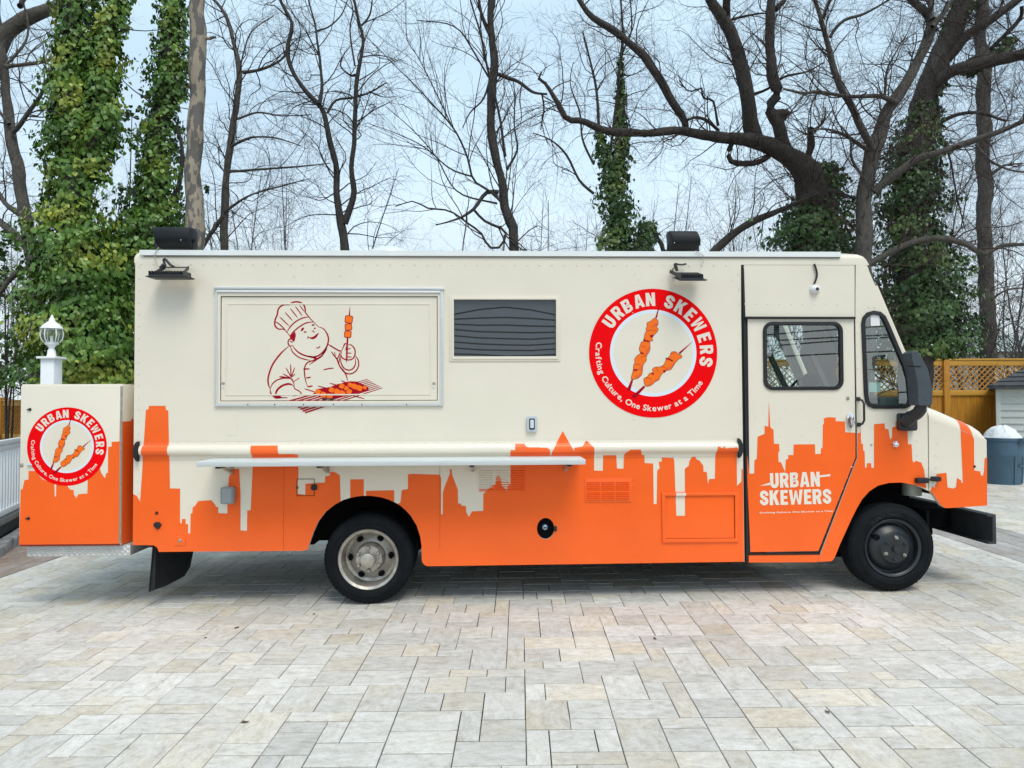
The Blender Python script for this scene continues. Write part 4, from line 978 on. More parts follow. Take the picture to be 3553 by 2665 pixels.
# door handle, lock, grab bar, air fitting
hz_ = D8([(1040, 250)], -.01)[0]
hpl = MB().prism([(hz_.x + .030 * math.cos(R(t)) * (1 + .25 * math.sin(R(t))), hz_.z + .072 * math.sin(R(t))) for t in range(0, 360, 15)], -.02, .003).build('door_handle', CHROME, door_o, bevel=.004)
MB().tube([(hz_.x - .004, -.018, hz_.z + .05), (hz_.x + .008, -.042, hz_.z + .03), (hz_.x + .018, -.038, hz_.z - .03), (hz_.x + .020, -.018, hz_.z - .055)], .010, 8).build('handle_lever', CHROME, door_o, smooth=True)
c = E([(711, 938)])[0]
MB().lathe([(0, -.008), (.012, -.007), (.016, .003)], (c.x, 0, c.z), 'y', 16).build('door_lock', STEEL, door_o, smooth=True)
a, b = E([(825, 945)], -.05)[0], E([(830, 1165)], -.05)[0]
gb = MB().tube([(a.x - .006, -.008, a.z), (a.x + .004, -.05, a.z - .01), (a.x + .018, -.06, a.z - .04), (b.x + .016, -.06, b.z + .04), (b.x + .004, -.05, b.z + .008), (b.x - .006, -.008, b.z)], .010, 8).build('grab_bar', BLACKM, truck, smooth=True)
for p_ in (a, b): MB().box((p_.x - .022, -.014, p_.z - .018), (p_.x + .012, -.001, p_.z + .018)).build('bar_foot', BLACKM, gb, bevel=.004)
c = E([(1108, 1330)])[0]
sp = MB().prism(rrect(c.x - .022, c.z - .026, c.x + .016, c.z + .022, .004, 2), -.012, -.002).build('spotlight', CHROME, truck, bevel=.003)
MB().lathe([(0, -.035), (.012, -.034), (.022, -.026), (.024, -.012)], (c.x + .004, 0, c.z - .004), 'y', 20).build('lamp_lens', CHROME, sp, smooth=True)
MB().box((c.x - .010, -.03, c.z + .012), (c.x + .012, -.010, c.z + .028)).build('lamp_clip', CHROME, sp, bevel=.002)
c = E([(910, 1335)])[0]
MB().lathe([(0, -.010), (.006, -.009), (.010, -.002)], (c.x, 0, c.z), 'y', 12).build('bolt_cap', STEEL, truck, smooth=True)
# ---- mirror
MO = -.24
mh = E([(1212, 560), (1225, 543), (1255, 540), (1275, 560), (1318, 640), (1345, 690), (1368, 790), (1382, 880), (1385, 985), (1372, 998), (1300, 1002), (1268, 995), (1262, 900), (1255, 800), (1240, 720), (1222, 655), (1212, 610)], MO)
mir = MB().prism(xz(mh), MO - .08, MO + .07).build('mirror', GREYP, truck, bevel=.034, seg=4)
p, q_ = E([(1222, 664)], MO - .083)[0], E([(1332, 668)], MO - .083)[0]
MB().bar((p.x, MO - .081, p.z), (q_.x, MO - .081, q_.z), .006, .006).build('mirror_seam', UNDER, mir)
ap = [E([(1208, 1140)], -.06)[0], E([(1250, 1100)], -.12)[0], E([(1310, 1060)], -.19)[0], E([(1340, 1000)], MO)[0], E([(1335, 960)], MO)[0]]
MB().tube(crom([tuple(v) for v in ap], 4), [.060] * 5 + [.052] * 6 + [.043] * 6, 10).build('mirror_arm', BLACKP, mir, smooth=True)
a, b = E([(1136, 1215)], -.02)[0], E([(1280, 1065)], -.02)[0]
MB().prism(rrect(a.x, a.z, b.x, b.z, .022, 4), -.06, -.001).build('mirror_bracket', BLACKP, mir, bevel=.012)
for py in (885, 990):
    MB().bar(E([(1235, py)], -.01)[0], E([(1285, py + 5)], MO + .06)[0], .014, .014).build('mirror_strut', BLACKP, mir)
# ---- camera dome and conduit
c = DW([(885, 415)])[0]
cd = MB().lathe([(0, -.045), (.012, -.045), (.020, -.042), (.035, -.028), (.043, -.012), (.045, .002)], (c.x, 0, c.z), 'y', 28).build('security_camera', WHITEP, truck, smooth=True)
MB().lathe([(0, -.052), (.009, -.052), (.015, -.048), (.016, -.036)], (c.x + .004, 0, c.z), 'y', 18).build('camera_lens', BLACKP, cd, smooth=True)
cb = [DW([q], -.012)[0] for q in ((880, 118), (902, 180), (912, 240), (900, 300), (880, 345))]
MB().tube(crom([tuple(v) for v in cb], 4), .0085, 8).build('camera_cable', RUBBER, cd, smooth=True)
# ---- flood lights
def floodlight(px0, px1, py_back, py_front, dn, tilt, off0=-.06, off1=-.26, ys=0):
    a, b = P1(px0, py_front, off1), P1(px1, py_front, off1)
    z1 = a.z; w = b.x - a.x; ob = empty('floodlight_pivot')
    bpy.data.objects.remove(ob)
    sl = math.tan(tilt)
    def pt(x, y, z): return (x, y, z + (off1 - y) * -sl)
    d = abs(off1 - off0)
    def slab(x0, x1, y0, y1, z0, z2, nm, m, par):
        vs = [pt(x, y, z) for z in (z0, z2) for x, y in ((x0, y0), (x1, y0), (x1, y1), (x0, y1))]
        return MB().add(vs, [(0, 3, 2, 1), (4, 5, 6, 7), (0, 1, 5, 4), (1, 2, 6, 5), (2, 3, 7, 6), (3, 0, 4, 7)]).build(nm, m, par)
    base = slab(a.x, b.x, off1 - .004, off0, z1 - .008, z1, 'floodlight', BLACKM, truck)
    slab(a.x + .012, b.x - .012, off1 + .005, off0 - .005, z1 - .012, z1 - .0085, 'lamp_glass', BLACKP, base)
    slab(a.x + .02, b.x - .03, off1 + .006, off0 - .004, z1 + .0005, z1 + .014, 'lamp_body', BLACKM, base)
    nf = 13
    for i in range(nf):
        x = a.x + .022 + (w - .06) * i / (nf - 1)
        slab(x, x + .005, off1 + .003, off0 - .002, z1 + .0145, z1 + .045, 'cooling_fin', BLACKM, base)
    return base, a, b, z1, pt
fb1, a, b, z1, pt = floodlight(505, 648, 925, 957, 0, R(2), -.05, -.22)
MB().bar(pt(b.x - .04, -.20, z1 + .02), pt(b.x - .06, -.04, z1 + .10), .006, .03).build('lamp_bracket', BLACKM, fb1)
MB().bar(pt(a.x + .06, -.20, z1 + .02), pt(a.x + .08, -.04, z1 + .10), .006, .03).build('lamp_bracket', BLACKM, fb1)
MB().bar(pt(a.x + .08, -.04, z1 + .10), pt(b.x - .06, -.04, z1 + .10), .03, .006).build('lamp_bracket', BLACKM, fb1)
FB = TZ(480, 760, 7.54)
MB().tube(crom([tuple(v) for v in FB([(560, 1290), (640, 1240), (690, 1180), (660, 1080), (700, 1050), (760, 1110), (830, 1190), (940, 1260)], -.06)], 4), .011, 8).build('lamp_cable', BLACKP, fb1, smooth=True)
MB().tube(crom([tuple(v) for v in FB([(600, 1290), (660, 1220), (700, 1180)], -.065)], 3), [.02, .02, .021, .021, .02, .018, .014], 8).build('cable_gland', BLACKP, fb1, smooth=True)
MB().tube(crom([tuple(v) for v in FB([(530, 740), (440, 880), (430, 960), (460, 1120), (500, 1220), (560, 1240)], -.03)], 4), .0035, 5).build('speaker_wire', mat('pale_wire', (.45, .40, .34), .6), truck, smooth=True)
fb2, a, b, z1, pt = floodlight(2354, 2454, 938, 970, 0, R(16), -.05, -.24)
FB2 = TZ(2280, 760, 6.9125)
MB().tube(crom([tuple(v) for v in FB2([(480, 1240), (450, 1150), (430, 1070), (500, 1085), (590, 1095), (650, 1085), (700, 1075)], -.04)], 4), .008, 8).build('lamp_cable', BLACKP, fb2, smooth=True)
MB().tube(crom([tuple(v) for v in FB2([(420, 1150), (370, 1220), (370, 1270), (420, 1290)], -.06)], 4), .005, 6).build('lamp_cable', BLACKP, fb2, smooth=True)
MB().tube([FB2([(480, 1240)], -.06)[0], FB2([(430, 1080)], -.05)[0]], [.014, .016], 8).build('cable_gland', BLACKP, fb2, smooth=True)
MB().bar(pt(a.x + .03, -.22, z1 + .02), pt(a.x - .02, -.03, z1 + .05), .006, .03).build('lamp_bracket', BLACKM, fb2)
MB().tube(crom([tuple(v) for v in FB2([(920, 790), (1040, 830), (1120, 900), (1110, 1000), (1095, 1085)], -.03)], 4), .003, 5).build('speaker_wire', MATS['pale_wire'], truck, smooth=True)

# ================================================================== ROOF SPEAKERS (stand on the roof)
def speaker(p0, p1, off, flip, label):
    a, b = P1(*p0, off), P1(*p1, off); w, h = b.x - a.x, b.z - a.z
    root = empty('speaker', TO + ex * ((a.x + b.x) / 2) + ey * off + Vector((0, 0, rz_[-1])), PSI)
    tag(root, label, 'speaker', 'outdoor speakers on the truck roof')
    z0 = a.z - rz_[-1]
    # tapering body: rounded front profile (in y-z), one end slanted
    pr = [(-.015, .0), (-.05, .02), (-.065, h * .35), (-.065, h * .6), (-.05, h * .88), (-.02, h)]
    pr = crom([(0.13, .0), (.02, .0), (-.02, .015), (-.05, h * .3), (-.055, h * .55), (-.04, h * .85), (.0, h), (.13, h * .98), (.15, h * .5)], 3, True)
    sl0, sl1 = (.02, .06) if flip else (.05, .0)
    k = len(pr); vs = []
    for e, x in ((0, -w / 2), (1, w / 2)):
        for (y, z) in pr:
            t = z / h
            dx = (sl0 * (1 - t) if not flip else sl0 * (1 - abs(2 * t - 1))) if e == 0 else -(sl1 * t if flip is False else sl1 * abs(t - .45))
            vs.append((x + dx, y, z0 + z))
    fs = [(i, (i + 1) % k, k + (i + 1) % k, k + i) for i in range(k)] + [tuple(range(k))[::-1], tuple(range(k, 2 * k))]
    MB().add(vs, fs).build('cabinet', mat('speaker_black', (.005, .007, .010), .55, spec=.3, var=.15, scale=30, bump=.0003, bscale=700), root, bevel=.008)
    ends = [(-w / 2 + .01, .04, z0 + h * .4), (-w / 2 + .005, .04, .02), (-w / 2 + .06, .04, .006), (w / 2 - .06, .04, .006), (w / 2 - .005, .04, .02), (w / 2 - .01, .04, z0 + h * .4)]
    br_ = MB()
    for i in range(5): br_.bar(ends[i], ends[i + 1], .03, .006, (0, 1, 0) if i in (0, 4) else (0, 0, 1))
    br_.build('bracket', BLACKM, root)
    MB().lathe([(0, -.002), (.004, -.002), (.005, .002)], ((w / 2 - .07) if not flip else (-w / 2 + .035), -.056, z0 + h * .32), 'y', 10).build('badge', CHROME, root)
    for s_ in (-1, 1):
        MB().lathe([(0, .0), (.02, .002), (.022, .012)], (0, 0, 0), 'z', 14).build('mount_knob', BLACKP, root, smooth=True)
        kn = [o for o in root.children if o.name.startswith('mount_knob')][-1]; kn.location = (s_ * (w / 2 + .004), .04, z0 + h * .4); kn.rotation_euler = (0, R(90), 0)
speaker((532, 860), (664, 789), .25, False, 'black speaker on the truck roof near its rear corner')
speaker((2322, 868), (2427, 802), .25, True, 'black speaker on the truck roof above the round emblem')

# ================================================================== GRAPHICS
BW = dict(U=.62, R=.64, B=.63, A=.70, N=.66, S=.60, K=.68, E=.52, W=.98)
def block(ch, cx_, cz_, rot, width, height, y, name, parent):   # heavy condensed capital made of flat strokes
    w = BW[ch]; t = .235; hb = .20; P = []
    def rect(x0, z0, x1, z1): P.append([(x0, z0), (x1, z0), (x1, z1), (x0, z1)])
    def rib(pts, wd, sub=5):
        c = crom(pts, sub); n = len(c)
        L_, R_ = [], []
        for i in range(n):
            a, b = Vector(c[max(i - 1, 0)]), Vector(c[min(i + 1, n - 1)]); tt_ = (b - a).normalized(); nn = Vector((-tt_.y, tt_.x)) * (wd / 2); v = Vector(c[i]); L_.append(tuple(v + nn)); R_.append(tuple(v - nn))
        for i in range(n - 1): P.append(('q', [R_[i], R_[i + 1], L_[i + 1], L_[i]]))
    if ch == 'U': rib([(t / 2, 1), (t / 2, .7), (t / 2, .34), (w * .30, .15), (w / 2, .11), (w * .70, .15), (w - t / 2, .34), (w - t / 2, .7), (w - t / 2, 1)], t)
    elif ch == 'E': rect(0, 0, t, 1); rect(t, 0, w, hb); rect(t, .40, w * .92, .40 + hb); rect(t, 1 - hb, w, 1)
    elif ch == 'N': rect(0, 0, t, 1); rect(w - t, 0, w, 1); P.append([(t, 1), (t, .48), (w - t, 0), (w - t, .52)])
    elif ch == 'A': P += [[(0, 0), (t, 0), (w / 2, .80), (w / 2, 1), (w / 2 - .15, 1)], [(w, 0), (w / 2 + .15, 1), (w / 2, 1), (w / 2, .80), (w - t, 0)]]; P.append([(w * .33, .17), (w * .67, .17), (w * .60, .36), (w * .40, .36)])
    elif ch == 'R': rect(0, 0, t, 1); rib([(t, 1 - hb / 2), (w * .55, 1 - hb / 2), (w - t * .62, .86), (w - t / 2, .72), (w - t * .62, .56), (w * .55, .48), (t, .47)], hb * 1.04); P.append([(w * .38, .40), (w - t, 0), (w, 0), (w * .80, .46)])
    elif ch == 'B': rect(0, 0, t, 1); rib([(t, 1 - hb / 2), (w * .55, 1 - hb / 2), (w - t * .62, .88), (w - t * .60, .76), (w - t * .70, .62), (w * .55, .54), (t, .53)], hb); rib([(t, .46), (w * .55, .46), (w - t * .58, .40), (w - t * .46, .27), (w - t * .58, .15), (w * .55, hb / 2), (t, hb / 2)], hb)
    elif ch == 'K': rect(0, 0, t, 1); P += [[(t, .34), (t + .10, .44), (w, 1), (w - t * 1.08, 1), (t, .66)], [(t + .03, .52), (w - t * 1.1, 0), (w + .01, 0), (t + .20, .68)]]
    elif ch == 'S': rib([(w - t * .48, .64), (w - t * .50, .78), (w / 2, .895), (t * .55, .80), (t * .62, .62), (w / 2, .50), (w - t * .60, .38), (w - t * .55, .20), (w / 2, .105), (t * .50, .22), (t * .48, .36)], t * .93, 6)
    elif ch == 'W':
        m_ = w / 2; P += [[(0, 1), (t, 1), (w * .30, .30), (w * .36, 0), (w * .16, 0)], [(w * .30, .30), (w * .36, 0), (m_, .55), (m_, .95), (w * .44, .95)], [(w * .70, .30), (w * .56, .95), (m_, .95), (m_, .55), (w * .64, 0)], [(w, 1), (w * .84, 0), (w * .64, 0), (w * .70, .30), (w - t, 1)]]
    c, s = math.cos(rot), math.sin(rot); kx, kz = width / w, height; mb = MB(); yy = y
    for pl in P:
        if pl[0] == 'q': pts = pl[1]
        else: pts = pl; yy -= .00006
        q = [(cx_ + (x - w / 2) * kx * c - (z - .5) * kz * s, cz_ + (x - w / 2) * kx * s + (z - .5) * kz * c) for x, z in pts]
        if pl[0] == 'q': mb.add([(p[0], y, p[1]) for p in q], [(0, 1, 2, 3)])
        else: mb.sheet(q, yy)
    return mb.build(name, CREAMV, parent)
def emblem(cx_, cz_, Rm, y, parent, top):
    def ring(r0_, r1_, nm, m, yy):
        n = 72; o_ = [(cx_ + r1_ * math.cos(2 * math.pi * i / n), cz_ + r1_ * math.sin(2 * math.pi * i / n)) for i in range(n)]
        i_ = [(cx_ + r0_ * math.cos(2 * math.pi * i / n), cz_ + r0_ * math.sin(2 * math.pi * i / n)) for i in range(n)]
        mb = MB(); mb.add([(p[0], yy, p[1]) for p in o_ + i_], [(i, (i + 1) % n, n + (i + 1) % n, n + i) for i in range(n)])
        return mb.build(nm, m, top)
    k = Rm / 568.0
    base = ring(383 * k, 568 * k, 'emblem_ring', RED, y); par = base if parent else top
    w_ = ring(350 * k, 383 * k, 'emblem_inner_ring', WHITEV, y - .0004); 
    disc = MB().sheet([(cx_ + 352 * k * math.cos(2 * math.pi * i / 60), cz_ + 352 * k * math.sin(2 * math.pi * i / 60)) for i in range(60)], y - .0002).build('emblem_disc', CREAM, par)
    w_.parent = par
    for ch, deg, wd in (('U', -54.5, .80), ('R', -41.4, .78), ('B', -29.0, .78), ('A', -15.4, .86), ('N', -2.6, .82), ('S', 18.2, .80), ('K', 31.2, .84), ('E', 44.4, .70), ('W', 58.2, 1.05), ('E', 73.2, .70), ('R', 86.5, .78), ('S', 99.5, .80)):
        a = R(90 - deg); block(ch, cx_ + 474 * k * math.cos(a), cz_ + 474 * k * math.sin(a), a - math.pi / 2, 100 * k * wd, 118 * k, y - .001, 'emblem_letter', par)
    tg = MB()
    arc_text(tg, 'Crafting Culture, One Skewer at a Time', cx_, cz_, 484 * k, R(90 + 78.5), R(90 + 78.5 + 161), 52 * k, y - .001, .022, top=False)
    tg.build('emblem_motto', CREAMV, par)['kind'] = 'stuff'
    # skewers, traced around the centre (units: 568 = outer radius, y down)
    def q(pts): return [(cx_ + (x - 807) * k, cz_ - (y_ - 957) * k) for x, y_ in pts]
    for pl in ([(878, 488), (842, 650), (826, 645)], [(612, 1190), (628, 1192), (600, 1292), (570, 1278)], [(1166, 848), (1044, 968), (1030, 955)], [(722, 1242), (735, 1255), (640, 1360), (612, 1338)]):
        MB().sheet(q(pl), y - .0014).build('emblem_stick', WINE, par)
    out1 = [(822, 645), (853, 675), (852, 710), (840, 725), (855, 745), (845, 770), (815, 800), (800, 820), (805, 850), (780, 858), (782, 920), (765, 960), (745, 985), (748, 1020), (720, 1060), (712, 1110), (708, 1140), (690, 1165), (660, 1185), (615, 1190), (608, 1170), (625, 1110), (630, 1060), (640, 1050), (640, 1010), (665, 975), (690, 960), (680, 920), (700, 860), (720, 850), (730, 790), (745, 765), (742, 740), (752, 720), (752, 690), (790, 670)]
    out2 = [(985, 943), (1010, 945), (1030, 965), (1058, 975), (1060, 1000), (1030, 1015), (1000, 1050), (978, 1085), (960, 1105), (920, 1115), (895, 1130), (870, 1165), (855, 1195), (825, 1210), (790, 1240), (750, 1253), (735, 1245), (722, 1220), (720, 1180), (750, 1165), (770, 1135), (800, 1125), (795, 1100), (820, 1080), (870, 1075), (900, 1055), (915, 1020), (930, 1000), (950, 985), (965, 950)]
    o_ = MB(); m_ = MB(); d_ = MB()
    for o1 in (out1, out2):
        c_ = crom(q(o1), 3, True); o_.sheet(c_, y - .0018); m_.sheet(inset(c_, 4.2 * k), y - .0022)
    o_.build('emblem_outline', BROWN, par); m_.build('emblem_meat', MEAT, par)
    # shading patches and folds
    for pl in ([(835, 690), (850, 700), (840, 722), (800, 730), (770, 735), (800, 715)], [(742, 930), (775, 900), (772, 945), (750, 975), (735, 975)], [(700, 1075), (712, 1090), (705, 1115), (660, 1100)], [(690, 1140), (700, 1150), (660, 1180), (640, 1165)], [(1000, 1035), (980, 1075), (955, 1095), (965, 1065)], [(930, 1090), (955, 1080), (940, 1108), (905, 1112)], [(820, 1190), (850, 1180), (845, 1197), (800, 1218)], [(775, 1215), (800, 1200), (785, 1235), (755, 1248)]):
        d_.sheet(q(pl), y - .0025)
    d_.build('emblem_meat_shade', MEATD, par)
    f_ = MB()
    for pl in ([(775, 800), (812, 795), (808, 812), (795, 825), (780, 812)], [(722, 830), (745, 842), (775, 850), (770, 862), (730, 855), (718, 845)], [(690, 945), (720, 955), (730, 970), (700, 965)], [(630, 1100), (660, 1098), (672, 1108), (650, 1115), (628, 1112)], [(918, 998), (945, 1003), (985, 1025), (975, 1033), (945, 1018), (915, 1010)], [(898, 1100), (918, 1118), (905, 1132), (892, 1125)], [(780, 1130), (805, 1130), (815, 1150), (795, 1145)]):
        f_.sheet(q(pl), y - .0028)
    for a, b in (((742, 765), (840, 762)), ((705, 900), (745, 915)), ((760, 985), (690, 1000)), ((650, 1060), (700, 1070)), ((880, 1078), (935, 1110)), ((830, 1090), (850, 1130)), ((740, 1175), (800, 1200)), ((960, 970), (1010, 960))):
        p = crom(q([a, ((a[0] + b[0]) / 2, (a[1] + b[1]) / 2 - 9), b]), 4)
        ribbon(f_, p, 4 * k, 2 * k, y - .0028)
    f_.build('emblem_folds', WINE, par)
    return base
def ribbon(mb, p, w0, w1, y, taper=True):
    n = len(p); vs = []
    for i in range(n):
        a, b = Vector(p[max(i - 1, 0)]), Vector(p[min(i + 1, n - 1)]); t = (b - a).normalized(); nn = Vector((-t.y, t.x))
        u = i / (n - 1); w = (w0 + (w1 - w0) * u) / 2
        if taper: w *= min(1, .35 + 3 * min(u, 1 - u))
        c = Vector(p[i]); vs += [(*(c + nn * w).to_2d(), 0), (*(c - nn * w).to_2d(), 0)]
    mb.add([(v[0], y, v[1]) for v in vs], [(2 * i, 2 * i + 1, 2 * i + 3, 2 * i + 2) for i in range(n - 1)])
lc = LG([(807.5, 957.5)])[0]; lr = (LG([(1375, 957)])[0].x - LG([(240, 957)])[0].x) / 2
emblem(lc.x, lc.z, lr, -.003, True, truck)

# ---- lettering on the door
for word, a_, b_, tp in (('URBAN', (262, 910), (746, 895), 765), ('SKEWERS', (162, 1080), (858, 1062), 935)):
    p, q_ = D8([a_])[0], D8([b_])[0]; hgt = D8([(a_[0], tp)])[0].z - p.z; ws = [BW[c] for c in word]; gap = .09; tot = sum(ws) + gap * (len(ws) - 1); pos = 0
    d = Vector((q_.x - p.x, q_.z - p.z)); rot = math.atan2(d.y, d.x); u_ = d.length / tot; d.normalize(); nv = Vector((-d.y, d.x))
    for c, w in zip(word, ws):
        cc = Vector((p.x, p.z)) + d * ((pos + w / 2) * u_) + nv * (hgt / 2); block(c, cc.x, cc.y, rot, w * u_, hgt, .0012, 'door_letter', door_o); pos += w + gap
dl = MB()
dl.sheet(xz(D8([(160, 888), (262, 856), (268, 880)])), .0012); dl.sheet(xz(D8([(740, 788), (845, 774), (847, 794), (740, 806)])), .0012)
dl.build('door_skewer_stroke', CREAMV, door_o)
dm = MB(); p, q_ = D8([(157, 1158)])[0], D8([(872, 1140)])[0]
line_text(dm, 'Crafting Culture, One Skewer at a Time', (p.x, p.z), (q_.x, q_.z), .0125, .0012, .045, .10)
dm.build('door_motto', CREAMV, door_o)

# ---- chef line drawing on the hatch
HY = -.0042
ch_ = MB()
ks = (Hc([(1000, 0)])[0].x - Hc([(0, 0)])[0].x) / 1000
def stroke(pts, w, w1=None, y=HY, sub=5): ribbon(ch_, crom(xz(Hc(pts)), sub), w * ks, (w1 or w) * ks, y)
for pts, w in (
    ([(390, 610), (350, 560), (310, 525), (255, 525), (215, 500), (198, 460), (205, 400), (230, 340), (240, 280), (270, 235), (320, 212), (385, 208), (420, 185), (470, 175), (530, 185), (575, 225), (588, 280), (590, 310), (640, 375), (690, 430), (760, 495)], 12),
    ([(205, 430), (250, 455), (290, 490), (330, 530)], 9), ([(515, 220), (550, 265), (575, 300)], 7),
    ([(355, 560), (400, 490), (470, 425), (560, 380), (630, 370)], 10), ([(390, 615), (440, 555), (520, 490), (600, 445), (690, 432)], 10),
    ([(258, 365), (380, 482)], 8), ([(330, 310), (425, 415)], 8), ([(395, 258), (492, 380)], 8), ([(460, 232), (550, 352)], 8),
    ([(435, 690), (420, 655), (390, 652), (370, 680), (372, 715), (395, 740), (430, 735)], 10), ([(390, 685), (405, 680), (425, 700)], 7),
    ([(760, 495), (820, 520), (865, 580), (885, 650), (870, 730), (830, 800), (760, 860), (680, 880), (580, 860), (500, 820), (450, 770), (430, 735)], 12),
    ([(570, 572), (585, 558), (605, 568)], 9), ([(697, 520), (710, 512), (722, 516)], 9), ([(672, 560), (690, 545), (702, 560), (695, 572)], 6),
    ([(728, 760), (755, 765), (780, 738)], 8),
    ([(395, 745), (430, 820), (500, 880), (580, 910), (650, 922)], 9), ([(620, 868), (690, 885), (720, 890), (700, 905)], 16),
    ([(870, 735), (850, 800), (790, 870), (700, 920), (640, 940), (600, 970), (578, 1030), (580, 1100), (592, 1180), (620, 1265)], 10),
    ([(635, 980), (720, 925), (800, 870), (845, 800)], 8), ([(860, 760), (840, 800), (800, 840)], 16),
    ([(560, 1035), (645, 1032)], 11), ([(595, 1150), (662, 1138)], 11), ([(615, 1262), (685, 1250)], 11),
    ([(375, 745), (300, 810), (230, 890), (170, 980), (130, 1080), (112, 1170), (120, 1240), (140, 1285)], 13),
    ([(140, 1290), (165, 1230), (220, 1180), (290, 1155), (360, 1150), (410, 1160), (440, 1210), (448, 1260)], 10),
    ([(205, 1390), (225, 1310), (290, 1250), (370, 1225), (430, 1240)], 16), ([(140, 1290), (145, 1340), (180, 1380), (215, 1405), (270, 1400), (365, 1402)], 11),
    ([(205, 1360), (230, 1385), (280, 1395)], 26), ([(430, 1240), (460, 1290), (500, 1310), (535, 1352), (425, 1383)], 8),
    ([(408, 1150), (400, 970)], 9), ([(408, 1140), (340, 1015)], 8), ([(408, 1140), (455, 1012)], 8), ([(400, 1145), (300, 1095)], 8), ([(400, 1150), (255, 1132)], 13), ([(410, 1140), (460, 1095)], 8),
    ([(440, 1195), (518, 1145)], 6), ([(815, 1048), (880, 1030), (955, 1023)], 9),
    ([(875, 715), (950, 760), (1020, 800), (1055, 800)], 11), ([(940, 850), (990, 900), (1030, 1000), (1080, 1060), (1110, 1110), (1130, 1185)], 11),
    ([(1030, 1000), (1075, 1065), (1140, 1095), (1200, 1085), (1250, 1040), (1272, 970), (1255, 900), (1220, 860)], 10),
    ([(1045, 880), (1045, 950), (1080, 1020), (1140, 1048), (1195, 1030), (1230, 970), (1225, 890)], 10),
    ([(920, 810), (960, 865), (1000, 920)], 8), ([(960, 815), (975, 870)], 6), ([(1040, 810), (1010, 880), (1000, 910)], 8), ([(1035, 850), (1020, 960)], 8),
    ([(1055, 810), (1045, 860), (1080, 905), (1140, 918), (1190, 905), (1220, 860), (1225, 800), (1205, 755), (1165, 722), (1140, 725)], 10),
    ([(1055, 800), (1080, 740), (1095, 712), (1120, 718), (1115, 760), (1100, 790)], 10), ([(1100, 790), (1170, 768)], 8), ([(1105, 830), (1180, 832)], 8), ([(1120, 880), (1180, 880)], 8), ([(1110, 790), (1125, 830), (1110, 850)], 8)):
    stroke(pts, w * 1.6)
for pl in ([(390, 620), (415, 590), (460, 555), (468, 610), (450, 680), (435, 680), (425, 645), (395, 640)],
           [(620, 610), (640, 630), (680, 625), (715, 605), (740, 580), (762, 573), (745, 610), (720, 640), (685, 655), (650, 645), (630, 632), (612, 660)],
           [(530, 545), (540, 515), (560, 503), (575, 508), (565, 535), (545, 552)], [(665, 468), (690, 460), (712, 472), (700, 482), (675, 480)],
           [(1160, 220), (1142, 350), (1163, 350)], [(1118, 630), (1140, 630), (1128, 900), (1115, 960), (1107, 900)]):
    ch_.sheet(xz(Hc(pl)), HY - .0003)
grill = []
for i in range(8):
    t = i / 7; a = (375 + 205 * t, 1437 + 148 * t); b = (1385 + 188 * t, 1163 + 110 * t)
    th = 16
    grill.append([(a[0], a[1] - 2), (b[0], b[1] - 2), (b[0] + 4, b[1] + th * .35), (a[0] + 8, a[1] + th)])
def hclip(poly, ylim, above):
    out = clip([(p[0], p[1]) for p in poly], 0, 1 if above else -1, ylim if above else -ylim); return out
for g in grill:
    u = hclip(g, 1465, True)
    if len(u) > 2: ch_.sheet(xz(Hc(u)), HY)
    l = hclip(g, 1518, False)
    if len(l) > 2: grill_low = l; ch_.sheet([(p.x, p.z) for p in Hc(l)], -.003)
ch_.sheet(xz(Hc([(690, 1350), (740, 1290), (900, 1265), (1010, 1225), (1160, 1190), (1250, 1195), (1390, 1262), (1400, 1300), (1250, 1345), (1100, 1385), (960, 1415), (850, 1405), (780, 1392)])), HY - .0003)
for a, b in (((575, 1285), (720, 1330)), ((745, 1250), (880, 1285)), ((898, 1215), (1010, 1245)), ((1045, 1182), (1130, 1215)), ((1180, 1370), (1345, 1415))): stroke([a, b], 13)
def blob(cx_, cy_, hw, hh, rot): 
    c, s = math.cos(R(rot)), math.sin(R(rot)); pts = rrect(-hw, -hh, hw, hh, min(hw, hh) * .45, 3)
    return [(cx_ + x * c - y_ * s, cy_ + x * s + y_ * c) for x, y_ in pts]
cubes = [(1145, 400, 47, 45, 8), (1140, 497, 42, 40, -3), (1132, 590, 42, 41, 5)]
for c in cubes: ch_.sheet(xz(Hc(blob(c[0], c[1], c[2] + 5, c[3] + 5, c[4]))), HY - .0003)
chef = ch_.build('chef_drawing', WINE, hatch)
for c in cubes: MB().sheet(xz(Hc(blob(c[0], c[1], c[2] - 4, c[3] - 4, c[4]))), HY - .0006).build('chef_meat_piece', MEAT, hatch)
for x, y_, s_ in ((750, 1325, 34), (820, 1362, 36), (900, 1385, 34), (925, 1300, 33), (995, 1322, 35), (1062, 1342, 33), (1055, 1252, 31), (1115, 1282, 28), (1150, 1322, 32), (1160, 1235, 27), (1216, 1256, 34), (1282, 1278, 35), (1350, 1270, 22)):
    MB().sheet(xz(Hc(blob(x, y_, s_, s_ * .95, 24))), HY - .0006).build('chef_meat_piece', MEAT, hatch)
MB().box((Hc([(805, 1425)])[0].x, -.012, Hc([(805, 1423)])[0].z), (Hc([(970, 1405)])[0].x, -.003, Hc([(970, 1407)])[0].z)).build('hatch_pull', BLACKM, hatch, bevel=.002)

